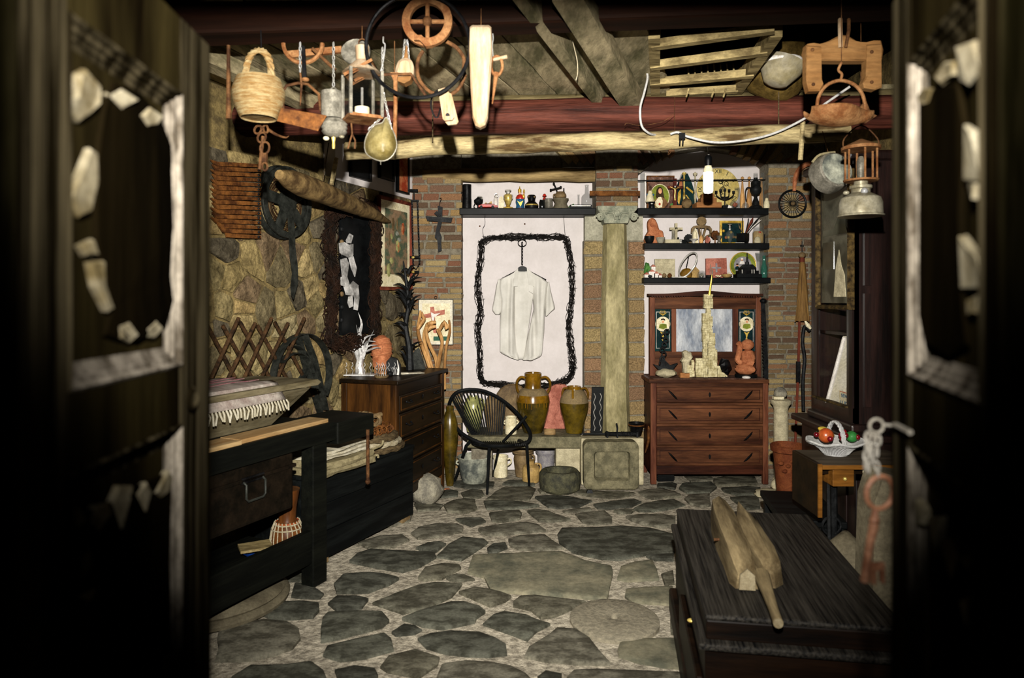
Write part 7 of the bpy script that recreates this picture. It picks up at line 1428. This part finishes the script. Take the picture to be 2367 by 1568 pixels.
t = TS(SAf, 'iron_cross', 'small tilted dark iron cross stuck in the brown pot', 'cross', 1285, 312, zct-.005); t.Tb('upright', [(1285, 330), (1262, 260), (1235, 200)], 8, 'iron'); t.Tb('arm', [(1195, 280), (1255, 265), (1325, 250)], 8, 'iron'); t.Sp('tip', 1200, 280, 14, 14, 'iron'); t.Sp('tip', 1318, 246, 14, 14, 'iron'); t.Sp('tip', 1236, 205, 14, 14, 'iron'); t.Tb('figure', [(1350, 320), (1355, 285), (1355, 258)], [10, 8, 7], 'iron')
t = A('glass_vial', 'thin clear glass vial beside the big bottle', 'bottle', 1530, 500, Y=6.52); t.L(None, [(20, 500), (26, 480), (24, 450), (12, 430), (11, 330), (16, 318), (8, 318)], 'glass')
t = A('glass_bottle', 'large dusty clear glass bottle at the shelf end', 'bottle', 1628, 500, Y=6.54); t.L(None, [(60, 505), (68, 490), (66, 350), (55, 325), (25, 300), (20, 215), (26, 198), (14, 198)], 'glass')
t = A('harmonica', 'dark ribbed box lying at the shelf end before the bottle', 'box', 1550, 512, Y=6.42); t.Bx('body', 1425, 470, 1685, 512, .05, 'blackpaint', bev=.003); t.Bx('strip', 1440, 478, 1670, 490, .054, 'silver')
t = A('glass_ashtray', 'grey glass dish with a green shard beside the mortar', 'dish', 1445, 470, Y=6.5); t.L('dish', [(40, 520), (50, 470), (52, 440), (44, 445), (36, 490)], 'glass'); t.G('shard', [(1400, 440), (1470, 400), (1490, 430), (1450, 450)], .01, 'green')
# ---------------------------------------------------------------- top right shelf
def B(*a, **k): return TS(SBf, a[0], a[1], a[2], a[3], a[4], ZB, **k)
t = B('niche_rod', 'thin dark iron rod across the arched niche', 'rod', 120, 535, Y=6.42); t.root = None; t.O.z = t.A.z; t.Tb(None, [(95, 540), (2150, 525)], 9, 'iron')
t = B('dotted_board', 'dark rust framed board with rows of white dots', 'board', 460, 985, Y=6.6); t.Bx('board', 245, 430, 680, 985, .02, 'toprust'); t.add('frame', MB().sweep(*t.l(*SBf(240, 985)), *t.l(*SBf(685, 420)), [(0, .012), (0, -.014), (.012, -.014), (.012, -.01)]), 'rust', smooth=False)
for cu_, row in ((345, ((0, 468), (-20, 490), (0, 490), (20, 490), (-45, 515), (-22, 515), (0, 515), (22, 515), (45, 515))), (460, ((0, 468), (-10, 490), (12, 490), (-40, 515), (-15, 515), (10, 515), (32, 515))), (570, ((-20, 490), (5, 490), (25, 490), (-42, 515), (-18, 515), (5, 515), (28, 515), (50, 515)))):
    for du, v in row: t.Sp('dot', cu_+du, v, 5, 5, 'white', dy=-.011, n=6)
t = B('oval_portrait', 'oval enamel picture of a long-haired robed figure on green', 'picture', 455, 975, Y=6.48)
def oval(u, v, a_, b_, n=28): return [(u+a_*math.cos(2*pi*k/n), v+b_*math.sin(2*pi*k/n)) for k in range(n)]
t.G('plaque', oval(452, 770, 156, 200), .02, 'cream'); t.G('ground', oval(452, 770, 147, 191), .004, 'picgreen', dy=-.012)
t.G('hair', [(390, 780), (400, 660), (430, 615), (470, 615), (500, 650), (515, 740), (530, 800), (460, 830)], .003, 'hair', dy=-.0155); t.G('robe', [(345, 860), (400, 800), (440, 790), (500, 780), (560, 830), (590, 880), (530, 950), (450, 965), (390, 940)], .003, 'robe', dy=-.016)
t.G('tunic', [(380, 850), (430, 780), (475, 775), (500, 840), (490, 940), (430, 955), (385, 915)], .002, 'cream', dy=-.0185); t.G('face', oval(458, 680, 30, 45, 16), .003, 'fleshw', dy=-.019); t.G('heart', oval(450, 890, 18, 22, 10), .002, 'red', dy=-.0205)
for sx in (-1, 1): t.Sp('foot', 452+sx*35, 972, 20, 10, 'cream')
t = B('owl_jug', 'cream fluted cap figure on a dark silver cup', 'figurine', 300, 985, Y=6.43); t.L('cup', [(45, 985), (50, 950), (40, 915), (55, 890), (52, 872)], 'darkmetal', u=325); t.L('skirt', [(75, 880), (68, 850), (50, 780), (40, 745)], 'cream', u=295, n=14); t.Sp('head', 300, 725, 40, 32, 'cream', jit=.2); t.Sp('blue_trim', 255, 760, 14, 20, 'blue'); t.Sp('blue_trim', 350, 760, 14, 18, 'blue'); t.Sp('glint', 325, 905, 22, 12, 'silver', dy=-.04)
t = B('crucifix', 'standing wooden crucifix with a metal figure', 'crucifix', 700, 985, Y=6.44); t.Bx('base', 620, 938, 790, 985, .08, 'stepwood'); t.Bx('upright', 668, 500, 722, 940, .02, 'redwood'); t.Bx('arms', 580, 620, 820, 660, .02, 'redwood'); t.Tb('figure', smp([(697, 660, -.02), (700, 720, -.02), (695, 780, -.02), (700, 850, -.02)]), 10, 'brass', n=6); t.Tb('figure_arms', [(620, 630, -.02), (697, 670, -.02), (780, 630, -.02)], 7, 'brass', n=6); t.Sp('figure_head', 700, 630, 16, 18, 'silver', dy=-.02)
t = B('painted_pyramid', 'tall painted pyramid with red yellow and blue bands behind the candlesticks', 'sculpture', 870, 985, Y=6.56); t.G('pyramid', [(620, 985), (745, 560), (805, 400), (890, 400), (960, 560), (1090, 985)], .06, 'glassblue'); t.G('yellow_band', [(740, 840), (745, 700), (790, 640), (790, 780), (765, 890)], .003, 'gold', dy=-.033); t.G('red_band', [(760, 610), (775, 500), (815, 470), (820, 600)], .003, 'terra', dy=-.033); t.G('yellow_band', [(870, 620), (890, 600), (990, 680), (985, 715)], .003, 'gold', dy=-.033); t.G('green_band', [(600, 980), (620, 880), (680, 860), (690, 980)], .003, 'green', dy=-.033); t.G('yellow_band', [(870, 740), (885, 735), (950, 830), (930, 830)], .003, 'gold', dy=-.033)
def stick(t, u, v0, v1, m):
    H = v0-v1; t.L(None, [(44, v0), (40, v0-.04*H), (14, v0-.07*H), (18, v0-.14*H), (10, v0-.18*H), (20, v0-.3*H), (22, v0-.38*H), (11, v0-.44*H), (17, v0-.5*H), (9, v0-.56*H), (13, v0-.62*H), (13, v0-.9*H), (34, v0-.94*H), (36, v0-.97*H), (12, v0-.98*H), (10, v0-H)], m, n=16)
t = B('candlestick', 'polished brass candlestick before the painted pyramid', 'candlestick', 845, 985, Y=6.5); stick(t, 845, 985, 375, 'brass')
t = B('candlestick', 'pale patinated candlestick left of the clock dial', 'candlestick', 1022, 985, Y=6.5); stick(t, 1022, 985, 380, 'limestone')
t = B('brown_stone', 'rounded brown stone standing before the candlesticks', 'stone', 888, 985, Y=6.41); t.Sp(None, 888, 905, 84, 80, 'claybrown', jit=.2)
dl = B('clock_dial', 'big round cream clock dial with numerals behind the bulb', 'clock dial', 1385, 985, Y=6.6); Rdl = 345*dl.sc_*dl.s; c_ = dl.p(*SBf(1385, 645)); rx = Matrix.Rotation(pi/2, 4, 'X')
dl.add('dial', MB().lathe([(Rdl, 0), (Rdl, .012), (Rdl*.97, .016), (Rdl*.7, .014), (Rdl*.69, .012), (0, .012)], 48, c_, m=rx), 'dialm')
for k, nm in enumerate(('XII', 'I', 'II', 'III', 'IIII', 'V', 'VI', 'VII', 'VIII', 'IX', 'X', 'XI')):
    a_ = pi/2-2*pi*k/12; text(dl, 'numeral', nm, .055, 'glassblue', (c_.x+Rdl*.84*math.cos(a_), c_.y-.0165, c_.z+Rdl*.84*math.sin(a_)), (pi/2, a_-pi/2 if False else -(a_-pi/2), 0))
for k in range(9):
    a_ = RD.uniform(0, 6.28); r_ = RD.uniform(.1, .5)*Rdl; p = c_+Vector((r_*math.cos(a_), -.014, r_*math.sin(a_))); dl.add('ornament', MB().ring(p, RD.uniform(.012, .022), .003, n=10, k=4).tube([p, p+Vector((RD.uniform(-.05, .05), 0, RD.uniform(-.05, .05)))], .003, 4), 'iron')
t = B('step_pyramid', 'stepped brown wooden pyramid of blocks under the bulb', 'block', 1215, 985, Y=6.43)
for u0, u1, v0, v1, d in ((1010, 1410, 900, 985, .16), (1090, 1340, 820, 900, .12), (1120, 1310, 755, 820, .08)): t.Bx('step', u0, v0, u1, v1, d, 'stepwood', bev=.003)
t = B('menorah', 'dark metal menorah with five candle cups', 'menorah', 1500, 985, Y=6.43); t.Bx('foot', 1455, 935, 1550, 985, .06, 'iron'); t.Tb('stem', [(1500, 940), (1500, 690)], 10, 'iron')
for w_ in (68, 140): t.Tb('arm', smp([(1500-w_, 730, 0), (1500-w_*.85, 790, 0), (1500, 840-(140-w_)*.5, 0), (1500+w_*.85, 790, 0), (1500+w_, 730, 0)], 5), 9, 'iron')
for u, v in ((1360, 730), (1432, 705), (1500, 690), (1568, 705), (1640, 730)): t.L('cup', [(10, v+12), (22, v), (22, v-30), (14, v-30)], 'iron', u=u, n=12)
for u, lb, yy in ((1782, 'left pale wooden juggling club beside the oil lamp', 6.52), (1892, 'second pale wooden juggling club just behind the oil lamp', 6.52), (2092, 'third wooden club at the right end behind the oil lamp', 6.58)):
    t = B('juggling_club', lb, 'club', u, 985, Y=yy, group='wooden clubs on the top shelf'); t.L('club', [(30, 985), (40, 940), (44, 880), (36, 760), (20, 620), (12, 530), (13, 505)], 'olivewood', n=14); t.Sp('knob', u, 475, 26, 28, 'olivewood')
t = B('oil_lamp', 'black iron oil lamp with glass chimney at the right end', 'lamp', 1995, 985, Y=6.43); t.L('foot', [(110, 985), (100, 960), (60, 930), (50, 870), (30, 820), (22, 770)], 'iron'); t.L('reservoir', [(22, 775), (60, 755), (90, 700), (92, 660), (70, 630), (74, 560), (50, 540), (30, 515), (34, 490)], 'iron'); t.L('chimney', [(30, 490), (34, 470), (34, 415), (30, 412)], 'glass'); t.Tb('handle', smp([(1920, 650, 0), (1860, 650, 0), (1835, 700, 0), (1835, 800, 0), (1845, 860, 0)]), 10, 'iron')
t = B('glass_ball', 'coloured glass paperweight ball near the menorah', 'ball', 1655, 985, Y=6.41); t.Sp('glass', 1655, 915, 74, 66, 'glass'); t.Sp('colour_core', 1665, 925, 40, 34, 'orange', jit=.4)
t = B('card', 'small white folded card leaning on the glass ball', 'card', 1575, 985, Y=6.39); t.G(None, [(1545, 985), (1560, 935), (1605, 960), (1600, 985)], .01, 'white')
t = B('glass_dome', 'small clear glass dome before the wooden clubs', 'glass', 1830, 985, Y=6.42); t.L(None, [(55, 985), (58, 950), (45, 905), (15, 890), (8, 870)], 'glass')
t = B('glass_tube', 'tall clear glass tube at the right end of the top shelf', 'glass', 2125, 985, Y=6.55); t.L(None, [(44, 985), (44, 390), (40, 385)], 'glass')
t = B('test_tube', 'thin glass tube between the dial and the clubs', 'glass', 1725, 985, Y=6.5); t.L(None, [(20, 985), (20, 635), (16, 630)], 'glass')
t = B('pale_owl', 'small pale cream owl figure at the right shelf corner', 'figurine', 2172, 985, Y=6.41); t.L('body', [(46, 985), (50, 940), (40, 880), (24, 850)], 'cream', n=14); t.Sp('head', 2172, 840, 26, 28, 'cream')
t = B('glass_sheet', 'upright glass panes leaning at the left of the top shelf', 'glass', 170, 985, Y=6.5); t.Bx(None, 140, 390, 215, 975, .01, 'glass'); t.Bx('pane_edge', 205, 400, 222, 975, .03, 'white')
# ---------------------------------------------------------------- middle right shelf
def Cc(*a, **k): return TS(SCf, a[0], a[1], a[2], a[3], a[4], ZC, **k)
t = Cc('terracotta_madonna', 'orange terracotta hooded figure at the left of the middle shelf', 'sculpture', 365, 570); t.G('figure', lp(0, [(220, 570), (222, 440), (265, 370), (255, 280), (262, 210), (300, 165), (340, 162), (385, 200), (420, 290), (440, 350), (490, 370), (510, 440), (505, 570)], 2), .07, 'terra', inset=.015); t.G('face', oval(335, 245, 42, 60, 16), .02, 'terra', dy=-.04); t.Tb('fold', smp([(290, 330, -.035), (330, 400, -.035), (400, 420, -.035), (440, 400, -.035)]), 10, 'terra'); t.Tb('fold', smp([(270, 420, -.035), (340, 450, -.035), (450, 470, -.035)]), 9, 'terra')
t = Cc('dark_bowl', 'black chipped bowl at the left corner of the middle shelf', 'bowl', 285, 572, Y=6.41); t.L(None, [(45, 572), (60, 555), (78, 500), (80, 460), (72, 465), (50, 540)], 'blackpaint')
t = Cc('grey_bowl', 'small grey stone bowl before the terracotta figure', 'bowl', 465, 566, Y=6.41); t.L(None, [(40, 566), (55, 545), (72, 490), (72, 472), (62, 475), (40, 540)], 'tuff')
t = Cc('metal_ring', 'dark metal ring standing behind the carved stone box', 'ring', 572, 490, Y=6.54, ); t.Ri(None, 572, 500, 60, 12, 'iron')
t = Cc('stone_box', 'low pale stone block under the stone crucifix', 'block', 645, 568, Y=6.44); t.Bx(None, 525, 508, 762, 568, .09, 'limestone', bev=.004); zsb = t.O.z+60*t.sc_*t.s
t = TS(SCf, 'stone_crucifix', 'pale stone crucifix with carved figures on the stone block', 'crucifix', 712, 505, zsb, Y=6.46); t.Bx('upright', 692, 240, 732, 505, .03, 'limestone'); t.Bx('arms', 612, 308, 815, 346, .03, 'limestone'); t.Tb('figure', smp([(720, 325, -.025), (722, 380, -.025), (715, 430, -.025), (720, 490, -.025)]), 14, 'limestone', n=6); t.Tb('figure_arms', [(650, 340, -.025), (720, 350, -.025), (790, 330, -.025)], 9, 'limestone', n=6); t.L('mourner', [(26, 505), (22, 400), (24, 350), (12, 325)], 'tuff', u=668, n=10)
t = Cc('gear_sculpture', 'brown wooden sculpture of a notched disc above an open arch', 'sculpture', 1125, 570, Y=6.5)
pts = [(1122+(74+6*(k % 2))*math.cos(2*pi*k/32), 202+(70+5*(k % 2))*math.sin(2*pi*k/32)) for k in range(32)]; t.G('disc', pts, .03, 'claybrown', bev=.003); t.Ri('disc_boss', 1122, 202, 28, 8, 'claybrown')
t.G('arch', [(955, 400), (960, 320), (1000, 280), (1060, 272), (1180, 272), (1250, 285), (1285, 330), (1290, 420), (1262, 420), (1255, 345), (1200, 315), (1040, 315), (985, 345), (985, 400)], .035, 'claybrown'); t.G('leg', [(1060, 300), (1085, 300), (1130, 480), (1125, 570), (1105, 520)], .03, 'claybrown'); t.G('leg', [(1180, 300), (1205, 300), (1150, 480), (1135, 570), (1118, 500)], .03, 'claybrown'); t.Tb('rib', [(1122, 300), (1122, 470)], 6, 'claybrown'); t.Tb('foot', smp([(1150, 500, 0), (1210, 440, 0), (1270, 425, 0)]), 12, 'claybrown'); t.Tb('foot', smp([(850, 460, 0), (900, 520, 0), (960, 560, 0)]), 16, 'claybrown')
t = Cc('ivory_mitre', 'pale carved pointed shrine panel left of the gear sculpture', 'carving', 1018, 520, Y=6.44); t.G(None, [(975, 570), (978, 350), (1020, 270), (1058, 350), (1062, 570)], .05, 'cream', inset=.006); t.Tb('tracery', smp([(992, 480, -.026), (992, 370, -.026), (1018, 310, -.026), (1045, 370, -.026), (1045, 480, -.026)]), 5, 'limestone', n=5)
t = Cc('dark_rosette', 'black iron flower rosette left of the pale shrine panel', 'rosette', 915, 500, Y=6.47); t.L('stand', [(30, 570), (8, 550), (8, 460)], 'iron'); t.G('flower', [(915+(60+8*(k % 2))*math.cos(2*pi*k/24), 410+(58+8*(k % 2))*math.sin(2*pi*k/24)) for k in range(24)], .03, 'iron'); t.Ri('boss', 915, 410, 22, 9, 'iron')
t = Cc('silver_dish', 'small dark silver dish before the pale shrine panel', 'dish', 1000, 565, Y=6.4); t.L(None, [(35, 568), (20, 550), (30, 530), (75, 505), (72, 498), (40, 510)], 'silver')
t = Cc('wood_drop', 'small ochre wooden drop under the gear sculpture', 'figurine', 1120, 568, Y=6.4); t.L(None, [(28, 568), (36, 530), (26, 480), (6, 440)], 'olivewood', n=14)
t = Cc('red_clay_figure', 'small reddish clay figure group', 'figurine', 1225, 568, Y=6.42); t.Sp('body', 1225, 515, 42, 55, 'pink', jit=.4); t.Sp('head', 1215, 468, 18, 18, 'pink')
t = Cc('rust_flower', 'rusty iron flower on a stem before the gilt picture', 'rosette', 1342, 568, Y=6.47); t.L('stand', [(30, 568), (10, 550), (10, 430)], 'rust'); t.G('flower', [(1342+(58+12*(k % 2))*math.cos(2*pi*k/16), 425+(62+12*(k % 2))*math.sin(2*pi*k/16)) for k in range(16)], .03, 'rust'); t.Sp('boss', 1342, 425, 22, 22, 'rustd', dy=-.02)
t = Cc('brass_mortar', 'small brass mortar cup right of the rusty flower', 'cup', 1408, 566, Y=6.41); t.L(None, [(34, 566), (36, 550), (22, 530), (24, 500), (44, 455), (50, 446), (40, 450), (20, 500)], 'zinc')
t = Cc('gilt_picture', 'dark still life picture in a gilt frame on the middle shelf', 'picture', 1605, 570, Y=6.58); t.Bx('canvas', 1440, 215, 1770, 565, .012, 'glassblue'); t.add('frame', MB().sweep(*t.l(*SCf(1415, 570)), *t.l(*SCf(1795, 188)), [(0, .008), (0, -.016), (.014, -.02), (.022, -.012), (.024, -.006)]), 'gold')
for k in range(7): t.Sp('fruit', 1480+k*40, RD.uniform(340, 500), 22, 24, RD.choice(('gold', 'terra', 'claybrown')), dy=-.008, ry2=3)
t = Cc('glass_oil_lamp', 'clear glass bottle with tall stopper before the gilt picture', 'bottle', 1580, 566, Y=6.44); t.L('bottle', [(40, 566), (20, 545), (30, 520), (66, 440), (62, 400), (40, 375), (20, 350)], 'glass'); t.L('stopper', [(14, 350), (18, 330), (10, 310), (14, 290), (8, 275), (36, 268), (30, 258), (8, 250)], 'silver')
t = Cc('brush_pot', 'square black pot on the middle shelf holding brushes and feathers', 'pot', 1790, 566, Y=6.43); t.L(None, [(70, 566), (60, 555), (90, 540), (102, 500), (104, 405), (94, 405), (90, 480)], 'blackpaint', n=4)
for i, (pts, r, m_, lb) in enumerate((([(1780, 420), (1785, 300), (1783, 170)], [9, 8, 7], 'iron', 'straight dark brush handle in the black pot'), ([(1830, 420), (1850, 330), (1875, 230), (1880, 175)], [8, 8, 10, 9], 'iron', 'dark bristle brush in the black pot'), ([(1840, 420), (1890, 290), (1930, 220), (1955, 160)], [6, 14, 24, 5], 'redwood', 'leaf-shaped brown spatula in the black pot'), ([(1850, 420), (1920, 320), (2000, 220), (2075, 130)], [5, 9, 12, 3], 'iron', 'long dark quill in the black pot'), ([(1860, 420), (1940, 320), (2030, 240), (2090, 195)], [4, 8, 10, 2], 'white', 'pale feather leaning right in the black pot'), ([(1800, 420), (1740, 330), (1720, 260)], [5, 10, 3], 'claybrown', 'short brown feather leaning left in the black pot'))):
    q = Cc('brush', lb, 'brush', pts[0][0], pts[0][1], Y=6.43, group='brushes and quills in the black pot'); q.O.z = q.A.z; q.Tb(None, [p+(0,) for p in pts], r, m_, n=6)
t = Cc('knife', 'small pale knife lying before the black pot', 'knife', 1740, 566, Y=6.385); t.Bx(None, 1670, 556, 1810, 566, .012, 'silver')
t = Cc('pasta_jar', 'glass jar of dried pods at the right end of the middle shelf', 'jar', 2035, 568, Y=6.46); t.L('jar', [(80, 568), (88, 550), (88, 380), (72, 340), (72, 305), (76, 300)], 'glass'); t.L('contents', [(76, 562), (82, 545), (82, 400), (66, 370)], 'clayy'); t.Sp('red_pod', 2060, 385, 24, 16, 'red', dy=-.04)
t = Cc('shell_dish', 'small patterned dish before the jar of pods', 'dish', 2025, 568, Y=6.39); t.L(None, [(50, 568), (56, 540), (40, 480), (20, 465)], 'limestone', n=10)
t = Cc('yellow_easel', 'yellow wooden frame edge at the right of the middle shelf', 'frame', 2172, 570, Y=6.52); t.Bx('frame', 2140, 400, 2208, 570, .03, 'newplank'); t.Bx('slot', 2135, 410, 2150, 570, .034, 'iron')
t = Cc('small_tins', 'tiny dark glass box before the ring on the middle shelf', 'box', 838, 568, Y=6.4); t.Bx(None, 800, 515, 875, 568, .05, 'blackglass'); 
t = Cc('silver_bird', 'small silver trinket figure right of the stone crucifix', 'figurine', 770, 510, Y=6.41); t.Sp('body', 790, 470, 40, 26, 'silver', jit=.3); t.Sp('head', 748, 435, 18, 24, 'iron'); t.L('foot', [(30, 568), (12, 550), (12, 480)], 'silver', u=790)
# ---------------------------------------------------------------- lowest right shelf
def Dd_(*a, **k): return TS(SCf, a[0], a[1], a[2], a[3], a[4], ZD, **k)
t = Dd_('toy_tree', 'dark green model tree at the left of the lowest shelf', 'model tree', 252, 1128); t.L('trunk', [(12, 1128), (10, 1050)], 'claybrown'); t.add('crown', MB().sph(t.p(*SCf(252, 985)), (52*t.sc_*t.s, 50*t.sc_*t.s, 92*t.sc_*t.s), 14, 9, .5), 'green', smooth=False)
t = Dd_('model_village', 'small pink and white model houses with red roofs', 'model', 335, 1128, Y=6.42)
for u0, u1, v0 in ((200, 275, 1075), (270, 370, 1030), (355, 430, 1060), (420, 480, 1090), (310, 375, 950)): t.Bx('house', u0, v0, u1, 1128, .05, 'white', dy=.02 if v0 < 1000 else 0); t.G('roof', [(u0-8, v0+4), ((u0+u1)/2, v0-34), (u1+8, v0+4)], .055, 'pink', dy=.02 if v0 < 1000 else 0)
t.G('arch', oval(288, 1108, 36, 24, 14), .056, 'blackpaint')
t = Dd_('relief_tile', 'square cream stone tile with faint relief lines', 'tile', 532, 1125, Y=6.5); t.Bx('tile', 370, 820, 695, 1125, .03, 'limestone', bev=.004)
for pts in (((440, 890), (530, 1040)), ((530, 1040), (620, 890)), ((440, 890), (620, 890)), ((480, 1050), (580, 930)), ((480, 930), (580, 1050))): t.Tb('relief', [p+(-.016,) for p in pts], 4, 'limestone', n=5)
for u, lb, m_ in ((525, 'left small brown pine cone before the cream tile', 'claybrown'), (612, 'right darker pine cone before the cream tile', 'rust')):
    t = Dd_('pine_cone', lb, 'pine cone', u, 1126, Y=6.41, group='pine cones on the lowest shelf'); t.add(None, MB().sph(t.p(*SCf(u, 1090)), (36*t.sc_*t.s, 34*t.sc_*t.s, 34*t.sc_*t.s), 12, 8, .5), m_, smooth=False)
t = Dd_('steel_ring', 'tilted oval steel ring with a small chain on the lowest shelf', 'sculpture', 905, 1126, Y=6.44)
cu, cv = 905, 920; N = 40; an_ = math.radians(32); pts = []
for k in range(N):
    a_ = 2*pi*k/N; x, y = 100*math.cos(a_), 225*math.sin(a_); pts.append((cu+x*math.cos(an_)-y*math.sin(an_), cv+x*math.sin(an_)+y*math.cos(an_)))
t.Tb('ring', [(p[0], min(p[1], 1116), .03*math.sin(2*pi*k/N)) for k, p in enumerate(pts)], 14, 'silver', closed=True); t.add('chain', MB().chain(t.p(*SCf(918, 780)), t.p(*SCf(875, 980)), 26*t.sc_*t.s, 4*t.sc_*t.s), 'iron'); t.Bx('foot', 640, 1112, 880, 1126, .06, 'silver')
t = Dd_('brown_shell', 'brown fan-shaped shell under the steel ring', 'shell', 865, 1126, Y=6.5); t.G(None, lp(0, [(775, 1126), (785, 1040), (830, 985), (900, 970), (955, 1000), (960, 1126)]), .05, 'glaze', inset=.015)
t = Dd_('card_box', 'folded ochre card behind the steel ring', 'box', 1010, 1126, Y=6.54); t.G(None, [(950, 1126), (960, 990), (1020, 945), (1080, 1005), (1075, 1126)], .05, 'clayy')
t = Dd_('paperweight', 'clear glass paperweight dome beside the ring', 'paperweight', 1125, 1126, Y=6.42); t.L('dome', [(66, 1126), (68, 1080), (52, 1030), (20, 1012)], 'glass'); t.Sp('core', 1125, 1085, 36, 28, 'tuff', jit=.4)
t = Dd_('cross_tile', 'square terracotta tile with a pale blue cross', 'tile', 1360, 1126, Y=6.5); t.G('tile', [(1192, 1126), (1190, 815), (1280, 812), (1520, 805), (1532, 1126)], .03, 'pink'); t.G('cross', [(1350, 890), (1375, 890), (1378, 950), (1440, 952), (1440, 975), (1378, 978), (1378, 1035), (1352, 1035), (1350, 978), (1288, 970), (1288, 950), (1350, 950)], .006, 'greyglaze', dy=-.017)
t = Dd_('candle_dish', 'thin grey candles in a black dish before the cross tile', 'candle', 1250, 1126, Y=6.4); t.L('dish', [(50, 1126), (60, 1095), (54, 1085)], 'iron')
for u, v in ((1262, 915), (1290, 970), (1300, 1010)): t.Tb('candle', [(u, 1100), (u+2, v)], 5, 'tuff', n=6)
t = Dd_('ashtray', 'shallow patterned bowl before the cross tile', 'bowl', 1530, 1122, Y=6.41); t.L('bowl', [(40, 1122), (70, 1100), (90, 1070), (84, 1068), (50, 1090)], 'clayy'); t.Sp('shell', 1505, 1052, 26, 16, 'pink', jit=.4); t.Sp('shell', 1565, 1055, 24, 14, 'cream', jit=.4)
t = Dd_('small_shells', 'scatter of pale small shells before the cross tile', 'shells', 1395, 1126, Y=6.385)
for k in range(7): t.Sp('shell', 1360+k*12, 1110-RD.uniform(0, 22), 12, 10, 'cream', jit=.4, n=8)
t = Dd_('souvenir_plate', 'green-rimmed souvenir plate with two small portraits', 'plate', 1785, 1126, Y=6.58); c_ = t.p(*SCf(1785, 920)); r_ = 206*t.sc_*t.s
t.add('plate', MB().lathe([(r_, 0), (r_, .01), (r_*.95, .014), (r_*.68, .006)], 36, c_, m=rx), 'picgreen'); t.add('gilt_rim', MB().ring(c_+Vector((0, -.01, 0)), r_, .005, n=36), 'gold'); t.add('centre', MB().lathe([(r_*.69, .0), (r_*.69, .0065), (0, .0065)], 30, c_, m=rx), 'greyglaze')
for u, v, m_ in ((1775, 840, 'white'), (1700, 930, 'hair')): t.G('portrait', [(u-40, v+60), (u-30, v+15), (u, v), (u+30, v+15), (u+40, v+60)], .003, 'white' if m_ == 'white' else 'glassblue', dy=-.0095); t.G('portrait', oval(u, v-12, 18, 24, 12), .003, 'fleshw', dy=-.0095); t.G('portrait', oval(u, v-28, 20, 14, 10), .003, m_, dy=-.0125)
t = Dd_('cathedral_model', 'dark metal model of a domed church with a tall tower', 'model', 1865, 1126, Y=6.42); t.Bx('base', 1665, 1070, 2060, 1126, .12, 'blackpaint'); t.Bx('nave', 1700, 1015, 2020, 1070, .09, 'darkmetal'); t.Bx('nave', 1735, 965, 1985, 1015, .08, 'darkmetal'); t.G('roof', [(1750, 965), (1800, 915), (1930, 915), (1980, 965)], .07, 'iron'); t.L('tower', [(34, 925), (30, 870), (20, 865), (18, 800), (10, 795), (10, 740), (3, 722)], 'darkmetal', u=1858, n=8)
for u in (1745, 1900, 1935): t.Bx('column', u, 1000, u+14, 1060, .1, 'silver')
t = Dd_('glass_vase', 'flared clear glass vase at the right of the lowest shelf', 'vase', 2085, 1126, Y=6.5); t.L(None, [(60, 1126), (66, 1090), (60, 960), (74, 840), (98, 720), (92, 722), (66, 850)], 'glass', n=12)
t = Dd_('green_bottle', 'green glass bottle before the flared vase', 'bottle', 2130, 1126, Y=6.42); t.L(None, [(46, 1126), (50, 1080), (50, 960), (30, 900), (24, 780), (28, 772), (18, 772)], 'greenglass')
